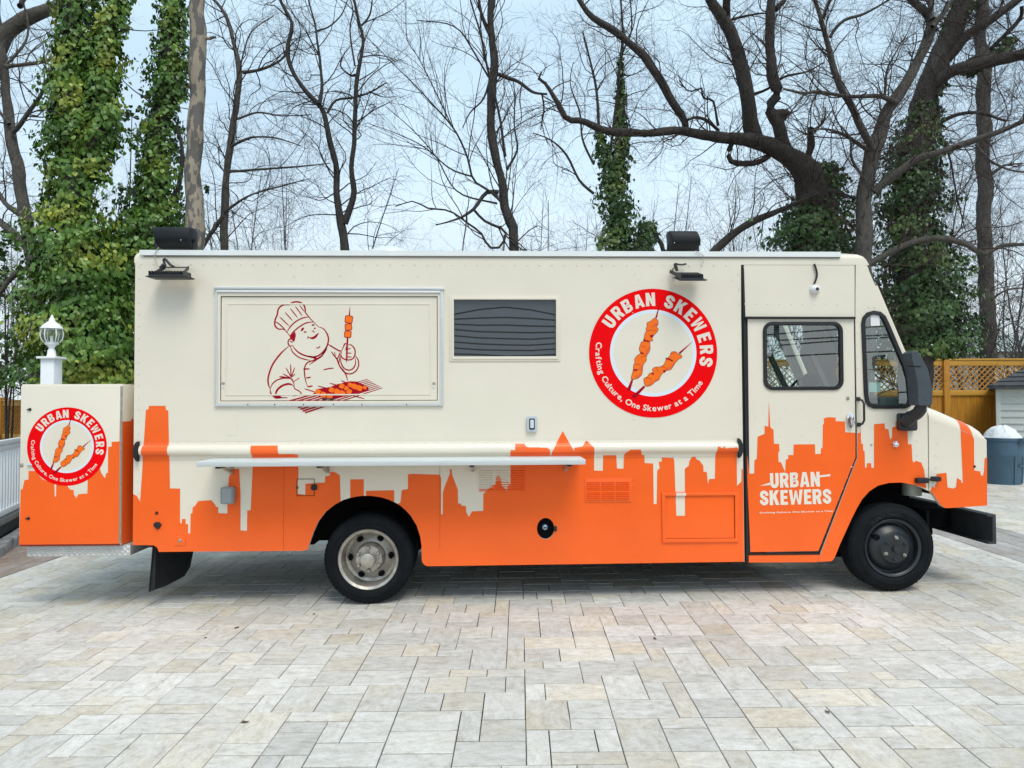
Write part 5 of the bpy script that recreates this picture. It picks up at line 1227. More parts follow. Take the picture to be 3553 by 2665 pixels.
# ================================================================== REAR CABINET
kx0, kx1 = FL([(172, 500)])[0].x, FL([(1036, 500)])[0].x
kz1, kz0 = GL([(600, 1187)])[0].z, FL([(600, 965)])[0].z
cabx = MB().box((kx0, .006, kz0), (kx1, 1.7, kz1)).build('storage_cabinet', CREAM, truck, bevel=.004)
MB().box((kx0 + .004, -.012, kz0 + .012), (kx1 - .012, .005, kz1 - .014)).build('cabinet_door', CREAM, cabx, bevel=.003)
MB().tube([(kx1 - .003, -.008, kz0 + .02), (kx1 - .003, -.008, kz1 - .02)], .0075, 8).build('cabinet_hinge', STEEL, cabx, smooth=True)
cf = xz(FL([(176, 487), (192, 485), (208, 408), (243, 402), (243, 330), (300, 330), (360, 400), (463, 440), (466, 548), (478, 548), (480, 420), (560, 420), (575, 460), (600, 490), (628, 492), (630, 530), (650, 562), (668, 528), (745, 522), (748, 400), (850, 300), (862, 345), (895, 393), (905, 350), (920, 345), (922, 125), (952, 122), (952, 82), (1018, 78), (1022, -110)], -.0128))
xr = kx1 - .0125
cf = [(max(kx0 + .005, p[0]), p[1]) for p in cf] + [(xr, cf[-1][1] + .005), (xr, kz0 + .013), (kx0 + .005, kz0 + .013)]
MB().sheet(cf, -.0128).build('cabinet_film', ORANGE, cabx)
zsk = GL([(1080, 1487)])[0].z
MB().add([(kx1 + .0015, .006, kz0 + .001), (kx1 + .0015, 1.7, kz0 + .001), (kx1 + .0015, 1.7, zsk), (kx1 + .0015, .16, zsk), (kx1 + .0015, .155, zsk - .02), (kx1 + .0015, .006, zsk - .02)], [(0, 1, 2, 3, 4, 5)]).build('cabinet_side_film', ORANGE, cabx)
MB().box((kx0 + .002, .0035, kz0 - .006), (kx1 - .01, .05, kz0 + .0115)).build('cabinet_bottom_lip', mat('red_brown_edge', (.30, .03, .02), .5), cabx)
kc = T(232.3, 1549.5, -.0138); emblem(kc.x, kc.z, T(370.5, 1549, -.0138).x - kc.x, -.0138, False, cabx)
for px, py in ((250, 1403), (0, 0)):
    c = GL([(250, 1403)], -.02)[0] if px else FL([(238, 735)], -.02)[0]
    MB().lathe([(0, -.026), (.008, -.025), (.0125, -.019), (.014, -.0125)], (c.x, 0, c.z), 'y', 14).build('cabinet_latch', RUBBER, cabx, smooth=True)
    MB().bar((c.x, -.022, c.z), (c.x - .022, -.018, c.z - .002), .006, .008).build('latch_tab', RUBBER, cabx)
c = FL([(255, 280)], -.02)[0]
MB().tube([(c.x - .02, -.018, c.z), (c.x + .022, -.018, c.z + .002)], .013, 12).build('lock_barrel', CHROME, cabx, smooth=True)
c = FL([(180, 280)], -.01)[0]
MB().box((c.x - .008, -.016, c.z - .018), (c.x + .022, .03, c.z + .016)).build('lock_bracket', STEEL, cabx, bevel=.004)
# diamond plate step
d0, d1 = FL([(230, 1060)], .05)[0], FL([(1112, 968)], .05)[0]
zp0 = d0.z
step = MB().box((d0.x, .05, zp0), (d1.x, 1.65, kz0 - .008)).build('step_plate', TREAD, truck, bevel=.004)
lz = MB()
nx = 38
for i in range(nx):
    for j in range(4):
        x = d0.x + .02 + (d1.x - d0.x - .04) * i / (nx - 1); z = zp0 + .015 + (kz0 - zp0 - .036) * j / 3
        sg = 1 if (i + j) % 2 else -1
        p = Vector((x - .012, .049, z - sg * .009)); q_ = Vector((x + .012, .049, z + sg * .009)); m_ = (p + q_) / 2; t = (q_ - p).normalized(); nn = Vector((-t.z, 0, t.x)) * .0035
        lz.add([p, m_ + nn + Vector((0, -.0028, 0)), q_, m_ - nn + Vector((0, -.0028, 0))], [(0, 1, 2, 3)])
lz.build('raised_diamonds', TREAD, step)['kind'] = 'stuff'
for y in (.5, 1.2): MB().box((d1.x - .3, y, zp0 - .02), (rear_x + .1, y + .08, zp0 + .06)).build('step_support', UNDER, truck)

# ================================================================== FENCES
def wood(name, c1, c2, sx=(9, 9, 1.2)):
    return mat(name, c1, .62, col2=c2, scale=1.6, stretch=sx, bump=.002, bscale=18)
CEDAR = wood('stained_cedar', (0.58, 0.27, 0.020), (0.42, 0.165, 0.012))
CEDARH = wood('stained_cedar_rail', (0.68, 0.37, 0.055), (0.54, 0.26, 0.03), (1.2, 9, 9))
CEDARL = wood('stained_lattice', (0.68, 0.35, 0.07), (0.52, 0.24, 0.04), (6, 6, 6))
COPPER = mat('faded_post_cap', (0.42, 0.20, 0.13), .6, var=.15, scale=20)
def lattice_fence(p0, p1, span, ztop, zlow, zlat, name_label, posts, base, caps=True, board=.145):
    p0, p1 = Vector(p0), Vector(p1); d = (p1 - p0); ln = d.length; d.normalize(); ang = math.atan2(d.y, d.x)
    root = empty('lattice_fence', (p0.x, p0.y, 0), ang); tag(root, name_label, 'fence')
    # local: x along the fence, y across
    MB().box((0, -.06, ztop - .035), (ln, .06, ztop)).build('cap_rail', CEDARH, root, bevel=.006)
    MB().box((0, -.04, ztop - .155), (ln, .0, ztop - .036)).build('top_rail', CEDARH, root, bevel=.004)
    MB().box((0, -.045, zlat - .115), (ln, .02, zlat)).build('middle_rail', CEDARH, root, bevel=.004)
    for x in posts:
        po = MB().box((x - .065, -.085, base), (x + .065, .05, ztop + .06)).build('post', CEDAR, root, bevel=.006)
        if caps:
            MB().add([(x - .10, -.12, ztop + .062), (x + .10, -.12, ztop + .062), (x + .10, .085, ztop + .062), (x - .10, .085, ztop + .062), (x - .10, -.12, ztop + .08), (x + .10, -.12, ztop + .08), (x + .10, .085, ztop + .08), (x - .10, .085, ztop + .08), (x, -.02, ztop + .135)],
                     [(0, 3, 2, 1), (0, 1, 5, 4), (1, 2, 6, 5), (2, 3, 7, 6), (3, 0, 4, 7), (4, 5, 8), (5, 6, 8), (6, 7, 8), (7, 4, 8)]).build('post_cap', COPPER, po)
    x = 0.0; meshes = []
    while x < ln:
        w = board
        o = MB().box((x + .002, -.012 + rnd.uniform(-.002, .002), base), (min(ln, x + w - .002), .010, zlat - .10)).build('board', CEDAR, root)
        x += w
    h = ztop - .155 - zlat; sl = .037; pitch = .125
    for s, yy in ((1, -.020), (-1, -.006)):
        x = -h - .05
        while x < ln + h:
            a = (x, zlat - .01); b = (x + h + .02, ztop - .145)
            if s < 0: a, b = (a[0], b[1]), (b[0], a[1])
            p, q_ = Vector((a[0], a[1])), Vector((b[0], b[1]))
            # trim to the panel
            dv = q_ - p; t0 = max(0, (0 - p.x) / dv.x); t1 = min(1, (ln - p.x) / dv.x)
            if t1 - t0 > .12:
                P, Q = p + dv * t0, p + dv * t1
                MB().bar((P.x, yy, P.y), (Q.x, yy, Q.y), .012, sl, (0, 1, 0)).build('lattice_slat', CEDARL, root)
            x += pitch
    return root
# right-hand fence, seen past the nose and through the cab windows
FY = 15.5
pA, pB = at(2560, 1400, FY), at(3553, 1400, FY)
fz = lambda py: at(3300, py, FY).z
lattice_fence((pA.x, FY), (pB.x + 1.2, FY), None, fz(1245), 0, fz(1354), 'stained wooden fence with lattice top behind the truck nose', [at(3278, 1300, FY).x - pA.x - 2.42 * i for i in range(-1, 3)], gclip(9, FY) - .05)
LY = 18.5
qA, qB = at(-160, 1400, LY + 1.2), at(300, 1400, LY - 1.2)
lattice_fence((qA.x, LY + 1.2), (qB.x, LY - 2.4), None, at(30, 1388, LY).z, 0, at(30, 1500, LY).z, 'stained lattice fence behind the white railing', [1.0, 3.4], -.75, caps=False)

# ================================================================== SHED AND BIN
SY = 14.6
SIDE = mat('pale_grey_siding', (.60, .63, .59), .6, var=.05, scale=5, stretch=(.5, 6, 6))
SHING = mat('dark_shingle', (.060, .064, .070), .85, var=.3, scale=12, bump=.004, bscale=60)
shx0 = at(3457, 1500, SY).x; shz1 = at(3457, 1338, SY).z; gsh = gclip(10.5, SY)
shed = empty('garden_shed', (shx0 + 1.2 * math.cos(R(35)), SY - 1.2 * math.sin(R(35)), gsh), R(-35)); tag(shed, 'pale grey sided shed with dark shingle roof beside the bin', 'shed')
hh = shz1 - gsh
MB().box((-1.16, .03, -.02), (1.2, 1.9, hh)).build('wall', SIDE, shed)
pit = .137; nrow = int(hh / pit) + 1
for i in range(nrow):
    z0 = i * pit; z1 = min(hh, z0 + pit)
    MB().add([(-1.16, -.004, z0), (1.2, -.004, z0), (1.2, .022, z1 - .002), (-1.16, .022, z1 - .002), (-1.16, .03, z0), (1.2, .03, z0)], [(0, 1, 2, 3), (0, 4, 5, 1)]).build('siding_board', SIDE, shed)
MB().box((-1.2, -.02, -.02), (-1.12, .05, hh)).build('corner_trim', SIDE, shed, bevel=.004)
ez = hh - .02; rz2 = hh + .62
rf = MB().add([(-1.32, -.16, ez), (1.4, -.16, ez), (1.4, 2.1, ez), (-1.32, 2.1, ez), (-.25, .97, rz2), (.5, .97, rz2), (-1.32, -.16, ez - .05), (1.4, -.16, ez - .05), (1.4, 2.1, ez - .05), (-1.32, 2.1, ez - .05)],
              [(0, 1, 5, 4), (1, 2, 5), (2, 3, 4, 5), (3, 0, 4), (0, 6, 7, 1), (1, 7, 8, 2), (2, 8, 9, 3), (3, 9, 6, 0), (6, 9, 8, 7)]).build('roof', SHING, shed)
for i in range(1, 7):
    t = i / 7; t2 = t + .012
    l0, r0_ = Vector((-1.32, -.16, ez)).lerp(Vector((-.25, .97, rz2)), t - .14), Vector((1.4, -.16, ez)).lerp(Vector((.5, .97, rz2)), t - .14)
    l1, r1_ = Vector((-1.32, -.16, ez)).lerp(Vector((-.25, .97, rz2)), t), Vector((1.4, -.16, ez)).lerp(Vector((.5, .97, rz2)), t)
    up_ = Vector((0, -.012, .022)); u2 = Vector((0, -.002, .004))
    MB().add([l0 + up_, r0_ + up_, r1_ + u2, l1 + u2, l0 + u2 * .2, r0_ + u2 * .2], [(0, 1, 2, 3), (4, 5, 1, 0)]).build('shingle_course', SHING, rf)
BINM = mat('blue_grey_bin_plastic', (.058, .118, .175), .5, var=.10, scale=7, bump=.001, bscale=50)
SNOW = mat('old_snow', (.78, .81, .84), .8, var=.05, scale=10, bump=.02, bscale=16)
by_ = 13.6
bl_, br__ = at(3424, 1600, by_), at(3553, 1600, by_)
bzt, bzb = at(3480, 1519, by_).z, at(3480, 1681, by_).z
bcx = (bl_.x + .37); brd = .36; bh = bzt - bzb
binr = empty('trash_bin', (bcx, by_ + .1, bzb)); tag(binr, 'blue grey plastic trash bin heaped with snow by the shed', 'bin')
MB().lathe([(0, .0), (.30, .0), (.305, .02), (.335, bh * .60), (.345, bh * .62), (.345, bh * .66), (.355, bh * .93), (.372, bh * .94), (.375, bh), (.35, bh), (.34, bh * .9), (.0, bh * .85)], (0, 0, 0), 'z', 40).build('bin_body', BINM, binr, smooth=True)
MB().tube([(.365 * math.cos(R(a)), .365 * math.sin(R(a)), bh * .99) for a in range(0, 361, 10)], .014, 6).build('rim', BINM, binr, smooth=True)
for a in (-62, 118):
    c, s = math.cos(R(a)), math.sin(R(a)); t = Vector((-s, c, 0)); o_ = Vector((c, s, 0))
    hmb = MB(); hmb.bar(o_ * .40 - t * .11 + Vector((0, 0, bh * .97)), o_ * .40 + t * .11 + Vector((0, 0, bh * .97)), .05, .05)
    for sg in (-1, 1): hmb.bar(o_ * .33 + t * .11 * sg + Vector((0, 0, bh * .88)), o_ * .41 + t * .11 * sg + Vector((0, 0, bh * .97)), .03, .05)
    hmb.build('handle', BINM, binr)
for a in (-88, -52):
    c, s = math.cos(R(a)), math.sin(R(a))
    MB().bar((c * .315, s * .315, .04), (c * .343, s * .343, bh * .6), .018, .03).build('rib', BINM, binr)
c, s = math.cos(R(-66)), math.sin(R(-66)); t = Vector((-s, c, 0))
MB().bar(Vector((c * .345, s * .345, bh * .42)) - t * .07, Vector((c * .345, s * .345, bh * .42)) + t * .07, .02, .03).build('grip', BINM, binr)
sv = []; sf = []; NR, NA = 7, 26
for i in range(NR):
    r_ = .335 * (1 - i / (NR - 1)) ; hgt = .26 * (1 - (r_ / .335) ** 2.4)
    for j in range(NA):
        a = 2 * math.pi * j / NA; q_ = 1 + .10 * math.sin(3 * a + 1) * (i > 0) + .06 * math.sin(7 * a + i)
        sv.append((r_ * math.cos(a) * min(q_, 1.04), r_ * math.sin(a) * min(q_, 1.04), hgt + (rnd.uniform(-.022, .022) if 0 < i < NR - 1 else 0)))
for i in range(NR - 1):
    for j in range(NA): sf.append((i * NA + j, i * NA + (j + 1) % NA, (i + 1) * NA + (j + 1) % NA, (i + 1) * NA + j))
sn = MB().add(sv, sf).build('snow_heap', SNOW, None, smooth=True); sn.location = (bcx, by_ + .1, bzt - .03); tag(sn, 'heap of white snow piled in the blue grey bin', 'snow')

# ================================================================== RAILING, DECK EDGE, LAMP POST ON THE LEFT
WPVC = mat('white_vinyl_post', (.88, .90, .92), .35, var=.02, scale=8)
R0 = Vector((-5.94, 7.6)); R1 = Vector((-7.38, 11.3)); rd = (R1 - R0).normalized(); rl = (R1 - R0).length; ra = math.atan2(rd.y, rd.x)
zb0 = .33
rail_r = empty('white_railing', (R0.x, R0.y, 0), ra); tag(rail_r, 'white vinyl railing left of the rear cabinet', 'railing')
for z0, z1, w in ((zb0 + .93, zb0 + .99, .07), (zb0 + .86, zb0 + .92, .05), (zb0 + .03, zb0 + .10, .06)):
    MB().box((0, -w / 2, z0), (rl, w / 2, z1)).build('rail', WPVC, rail_r, bevel=.008)
x = .06
while x < rl - .03:
    MB().box((x, -.019, zb0 + .095), (x + .045, .019, zb0 + .865)).build('baluster', WPVC, rail_r, bevel=.004); x += .125
DECKB = mat('charcoal_deck_fascia', (.018, .019, .021), .6, var=.3, scale=5)
DECKG = mat('grey_deck_board', (.20, .20, .195), .75, var=.15, scale=6)
deck = empty('raised_deck', (R0.x, R0.y, 0), ra); tag(deck, 'raised deck edge with dark fascia under the white railing', 'deck')
MB().box((-.1, -.05, zb0 - .075), (rl + .4, 3.0, zb0)).build('deck_board', DECKG, deck, bevel=.006)
MB().box((-.1, .0, -.02), (rl + .4, 2.9, zb0 - .22)).build('fascia', DECKB, deck)
MB().box((-.1, -.025, zb0 - .22), (rl + .4, 2.9, zb0 - .076)).build('fascia_board', DECKB, deck, bevel=.004)
kroot = empty('stone_edging', (R0.x, R0.y, 0), ra); tag(kroot, 'rough stone edging at the foot of the raised deck', 'edging')
x = -.1
while x < rl + .2:
    w = rnd.uniform(.28, .5)
    g = gz(*(R0 + rd * (x + w / 2)))
    o = MB().box((x, -.19, g - .05), (x + w - .012, -.035, g + rnd.uniform(.12, .16)))
    ob = o.build('edging_stone', STONE, kroot, bevel=.03, seg=3); x += w
LY_ = 8.95
lp0 = at(178, 1320, LY_); lx = lp0.x
lamp = empty('lamp_post', (lx, LY_, 0)); tag(lamp, 'white post lantern with glass globe behind the rear cabinet', 'lamp')
lz_ = lambda py: at(178, py, LY_).z
hw = .084
MB().box((-hw, -hw, gz(lx, LY_) - .02), (hw, hw, lz_(1243))).build('post', WPVC, lamp, bevel=.006)
cpz = lz_(1243)
MB().box((-hw - .035, -hw - .035, cpz - .012), (hw + .035, hw + .035, cpz + .018)).build('post_cap', WPVC, lamp, bevel=.008)
MB().lathe([(0, lz_(1208)), (.03, lz_(1208)), (.045, lz_(1218)), (.05, lz_(1233)), (.058, cpz + .018)], (0, 0, 0), 'z', 20).build('lamp_base', WPVC, lamp, smooth=True)
zg0, zg1 = lz_(1188), lz_(1140)
MB().lathe([(.03, lz_(1208)), (.05, lz_(1199)), (.075, lz_(1196)), (.08, lz_(1190)), (.082, zg0)], (0, 0, 0), 'z', 20).build('globe_seat', WPVC, lamp, smooth=True)
gp = [(.085, zg0), (.11, zg0 + (zg1 - zg0) * .22), (.122, zg0 + (zg1 - zg0) * .5), (.118, zg0 + (zg1 - zg0) * .75), (.105, zg1)]
MB().lathe(gp, (0, 0, 0), 'z', 28).build('glass_globe', CLEAR, lamp, smooth=True)
for i in range(6):
    a = R(25 + 60 * i); MB().tube([((r_ + .003) * math.cos(a), (r_ + .003) * math.sin(a), z) for r_, z in gp], .0065, 6).build('globe_rib', WPVC, lamp, smooth=True)
MB().tube([(0, 0, zg0), (0, 0, zg0 + .08)], [.02, .016], 10).build('candle_sleeve', WPVC, lamp, smooth=True)
MB().lathe([(.125, zg1 - .004), (.122, zg1 + .012), (.085, lz_(1125)), (.05, lz_(1118)), (.035, lz_(1114)), (.03, lz_(1106)), (.018, lz_(1102)), (.016, lz_(1098)), (.006, lz_(1093)), (0, lz_(1092))], (0, 0, 0), 'z', 28).build('lamp_roof', WPVC, lamp, smooth=True)

# ================================================================== PALE HOUSE BEYOND THE FENCE
hs = empty('pale_house', (at(3500, 1220, 38).x + 6, 38, 0)); tag(hs, 'low pale house far behind the right hand fence', 'house')
x0 = at(3450, 1220, 38).x - hs.location.x; ztp = at(3500, 1222, 38).z; zrf = at(3500, 1190, 38).z
PALE = mat('pale_render', (.62, .64, .58), .7, var=.04, scale=2)
MB().box((x0, 0, -.5), (x0 + 12, 8, ztp)).build('wall', PALE, hs)
MB().add([(x0 - .5, -.6, ztp), (x0 + 12.5, -.6, ztp), (x0 + 12.5, 8.6, ztp), (x0 - .5, 8.6, ztp), (x0 + 2.2, 4, zrf + .75), (x0 + 10, 4, zrf + .75)], [(0, 1, 5, 4), (1, 2, 5), (2, 3, 4, 5), (3, 0, 4), (0, 3, 2, 1)]).build('roof', mat('pale_green_roof', (.40, .46, .42), .7, var=.08, scale=3), hs)
for i in range(3): MB().box((x0 + 1.5 + i * 3.4, -.02, ztp - 1.7), (x0 + 2.7 + i * 3.4, .02, ztp - .5)).build('window', BLACKP, hs)

# ================================================================== TREES
OV = 1.60624
def Z1(x, y): return (x * .3378 * OV, y * .3378 * OV)
def Z2(x, y): return (1100 + x * .3378 * OV, y * .3378 * OV)
def Z3(x, y): return (2300 + x * .3527 * OV, y * .3527 * OV)
SCL = {Z1: .3378 * OV, Z2: .3378 * OV, Z3: .3527 * OV}
def bark(name, c1, c2, sc=7, st=(3, 3, .9), bump=.035):
    return mat(name, c1, .9, col2=c2, scale=sc, stretch=st, bump=bump, bscale=13)
BARK_D = bark('dark_bark', (.022, .020, .020), (.060, .053, .047))
BARK_G = bark('grey_bark', (.115, .102, .088), (.062, .055, .048))
BARK_M = bark('brown_grey_bark', (.070, .060, .052), (.030, .026, .024))
BARK_P = mat('peeling_bark', (.13, .12, .11), .9, col2=(.32, .27, .205), scale=3.6, stretch=(2.6, 2.6, 1.0), bump=.015, bscale=9)
_n = BARK_P.node_tree
for nd in _n.nodes:
    if nd.type == 'MAP_RANGE': nd.inputs[1].default_value = .50; nd.inputs[2].default_value = .525
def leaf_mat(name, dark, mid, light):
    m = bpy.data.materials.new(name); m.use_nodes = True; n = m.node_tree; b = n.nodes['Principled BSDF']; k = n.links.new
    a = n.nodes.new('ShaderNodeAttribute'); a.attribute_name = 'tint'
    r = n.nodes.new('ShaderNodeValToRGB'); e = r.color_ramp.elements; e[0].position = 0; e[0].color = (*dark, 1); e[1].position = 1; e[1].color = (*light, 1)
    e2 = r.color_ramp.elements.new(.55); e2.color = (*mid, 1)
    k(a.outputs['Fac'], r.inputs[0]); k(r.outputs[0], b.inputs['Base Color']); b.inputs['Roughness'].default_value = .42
    b.inputs['Subsurface Weight'].default_value = 0.0; b.inputs['Specular IOR Level'].default_value = .45
    return m
IVY_L = leaf_mat('ivy_leaf', (.026, .078, .014), (.105, .21, .028), (.42, .43, .06))
IVY_D = leaf_mat('dark_ivy_leaf', (.022, .058, .018), (.068, .135, .034), (.25, .31, .07))
HOLLY = leaf_mat('pale_evergreen_leaf', (.03, .065, .03), (.08, .14, .06), (.17, .24, .09))

rng = np.random.default_rng(11)
def np_mesh(name, V_, F_, m, parent, attrs=None, smooth=True):
    me = bpy.data.meshes.new(name); nv, nf, k = len(V_), len(F_), F_.shape[1]
    me.vertices.add(nv); me.vertices.foreach_set('co', V_.astype(np.float32).ravel())
    me.loops.add(nf * k); me.loops.foreach_set('vertex_index', F_.astype(np.int32).ravel())
    me.polygons.add(nf); me.polygons.foreach_set('loop_start', np.arange(0, nf * k, k, dtype=np.int32))
    if smooth: me.polygons.foreach_set('use_smooth', np.ones(nf, bool))
    me.update(calc_edges=True); me.materials.append(m)
    for an, av in (attrs or {}).items():
        a = me.attributes.new(an, 'FLOAT', 'FACE'); a.data.foreach_set('value', av.astype(np.float32))
    o = bpy.data.objects.new(name, me); COL.objects.link(o); o.parent = parent; return o
def tubes(P, Rr, n):                           # P[N,K,3], Rr[N,K] -> verts, quads
    N, K, _ = P.shape
    t = np.gradient(P, axis=1); t /= np.linalg.norm(t, axis=2, keepdims=True) + 1e-9
    ref = np.where(np.abs(t[:, :1, 2:3]) < .85, np.array([0, 0, 1.0]), np.array([1.0, 0, 0]))
    a = np.cross(t, np.broadcast_to(ref, t.shape)); a /= np.linalg.norm(a, axis=2, keepdims=True) + 1e-9
    b = np.cross(t, a); w = 2 * np.pi * np.arange(n) / n
    V_ = P[:, :, None, :] + (a[:, :, None, :] * np.cos(w)[None, None, :, None] + b[:, :, None, :] * np.sin(w)[None, None, :, None]) * Rr[:, :, None, None]
    base = (np.arange(N) * K * n)[:, None, None] + (np.arange(K - 1) * n)[None, :, None] + np.arange(n)[None, None, :]
    j2 = (np.arange(n) + 1) % n
    nxt = (np.arange(N) * K * n)[:, None, None] + (np.arange(K - 1) * n)[None, :, None] + j2[None, None, :]
    F_ = np.stack([base, nxt, nxt + n, base + n], -1).reshape(-1, 4)
    return V_.reshape(-1, 3), F_
def resample(pts, rad, K):
    P = np.array(pts); L_ = np.r_[0, np.cumsum(np.linalg.norm(np.diff(P, axis=0), axis=1))]; s = np.linspace(0, L_[-1], K)
    return np.stack([np.interp(s, L_, P[:, i]) for i in range(3)], 1), np.interp(s, L_, rad)
def spawn(P, Rr, per_m, lrange, rfac, ang, K, wander, trop, tmin=.15, rmax=.02, taper=.25, bias=None):
    N, K0, _ = P.shape; seg = np.linalg.norm(np.diff(P, axis=1), axis=2).sum(1)
    cnt = rng.poisson(seg * per_m); idx = np.repeat(np.arange(N), cnt); M = len(idx)
    if M == 0: return np.zeros((0, K, 3)), np.zeros((0, K))
    t = tmin + (1 - tmin) * rng.random(M) ** .85; f = t * (K0 - 1); i0 = np.minimum(f.astype(int), K0 - 2); fr = (f - i0)[:, None]
    p = P[idx, i0] * (1 - fr) + P[idx, i0 + 1] * fr; r0_ = Rr[idx, i0] * (1 - fr[:, 0]) + Rr[idx, i0 + 1] * fr[:, 0]
    d = P[idx, i0 + 1] - P[idx, i0]; d /= np.linalg.norm(d, axis=1, keepdims=True) + 1e-9
    rv_ = rng.normal(size=(M, 3)); rv_ -= d * (rv_ * d).sum(1, keepdims=True); rv_ /= np.linalg.norm(rv_, axis=1, keepdims=True) + 1e-9
    a = np.radians(rng.uniform(*ang, M))[:, None]; d = d * np.cos(a) + rv_ * np.sin(a)
    if bias is not None: d = d + np.array(bias)
    ln = rng.uniform(*lrange, M) * (1.15 - .6 * t); step = (ln / (K - 1))[:, None]
    out = np.zeros((M, K, 3)); out[:, 0] = p; c = p
    w = rng.normal(size=(M, 3)) * wander * .5
    for k_ in range(1, K):
        w = w * .55 + rng.normal(size=(M, 3)) * wander
        d = d + w + np.array([0, 0, trop]); d /= np.linalg.norm(d, axis=1, keepdims=True) + 1e-9
        c = c + d * step; out[:, k_] = c
    rr = np.minimum(r0_ * rfac, rmax)[:, None] * np.linspace(1, taper, K)[None]
    return out, np.maximum(rr, .0013)
def to_world(path, z, Y, dy):
    s = SCL[z]; out = []; rad = []
    n = len(path)
    for i, (x, y, r_) in enumerate(path):
        yy = Y + dy * i / max(1, n - 1); px, py = z(x, y); out.append(tuple(at(px, py, yy))); rad.append(r_ * s * yy / F)
    return out, rad
def ivy_on(cols, z, Y, m, parent, dens, size, depth=.55, bright=.5, name='ivy'):
    # cols: lists of (x, y, half width); leaves fill an uneven shell round each column
    pos, nor, tint = [], [], []
    s = SCL[z]
    for col in cols:
        P = np.array([[*at(*z(x, y), Y)] for x, y, h in col]); H = np.array([h * s * Y / F for x, y, h in col])
        L_ = np.r_[0, np.cumsum(np.linalg.norm(np.diff(P, axis=0), axis=1))]
        area = float(((H[1:] + H[:-1]) / 2 * np.diff(L_)).sum()) * math.pi; N = int(area * dens)
        cdf = np.r_[0, np.cumsum((H[1:] + H[:-1]) / 2 * np.diff(L_))]; sl = np.interp(rng.random(N) * cdf[-1], cdf, L_)
        c = np.stack([np.interp(sl, L_, P[:, i]) for i in range(3)], 1); h = np.interp(sl, L_, H)
        th = rng.random(N) * 2 * np.pi
        lump = 1 + .20 * np.sin(sl * 5.1 + 2 * np.sin(th * 2)) + .20 * np.sin(sl * 11 + th * 3) + .20 * np.sin(sl * 21 + th * 6 + 2 * np.sin(sl * 7))
        rr = h * lump * (1 - .60 * rng.random(N) ** 2.0) * (1 + .07 * np.maximum(0, rng.normal(size=N)) ** 2)
        d = np.stack([np.cos(th), np.sin(th) * depth / .55 * .75, np.zeros(N)], 1)
        pos.append(c + d * rr[:, None] + rng.normal(size=(N, 3)) * .02); nor.append(np.stack([np.cos(th), np.sin(th), np.full(N, .25)], 1))
        patch = .5 + .5 * np.sin(sl * 2.3 + th * 1.4 + rng.random() * 6) * np.sin(sl * 5.3 + 1.7)
        tint.append(np.clip(bright * (.15 + .75 * patch) + .25 * rng.random(N), 0, 1))
    leaves(np.concatenate(pos), np.concatenate(nor), np.concatenate(tint), size, m, parent, name)
def leaves(p, n_, tint, size, m, parent, name):
    N = len(p); n_ = n_ + rng.normal(size=(N, 3)) * .45; n_ /= np.linalg.norm(n_, axis=1, keepdims=True)
    dn = np.array([0, 0, -1.0]) + rng.normal(size=(N, 3)) * .35; u = dn - n_ * (dn * n_).sum(1, keepdims=True); u /= np.linalg.norm(u, axis=1, keepdims=True) + 1e-9
    v = np.cross(n_, u); s = (size * rng.uniform(.6, 1.25, N))[:, None]
    # five-pointed leaf folded along its rib, drooping
    shape = [(-.32, 0, .0), (-.48, .34, -.10), (-.02, .50, -.18), (.68, 0, -.14), (-.02, -.50, -.18), (-.48, -.34, -.10)]
    V_ = np.stack([p + u * s * a + v * s * b + n_ * s * (c + .12) for a, b, c in shape], 1).reshape(-1, 3)
    o = (np.arange(N) * 6)[:, None]
    F_ = np.stack([o + np.array([[0, 1, 2, 3]]), o + np.array([[0, 3, 4, 5]])], 1).reshape(-1, 4)
    ob = np_mesh(name, V_, F_, m, parent, {'tint': np.repeat(tint, 2)}, smooth=False); ob['kind'] = 'stuff'; return ob
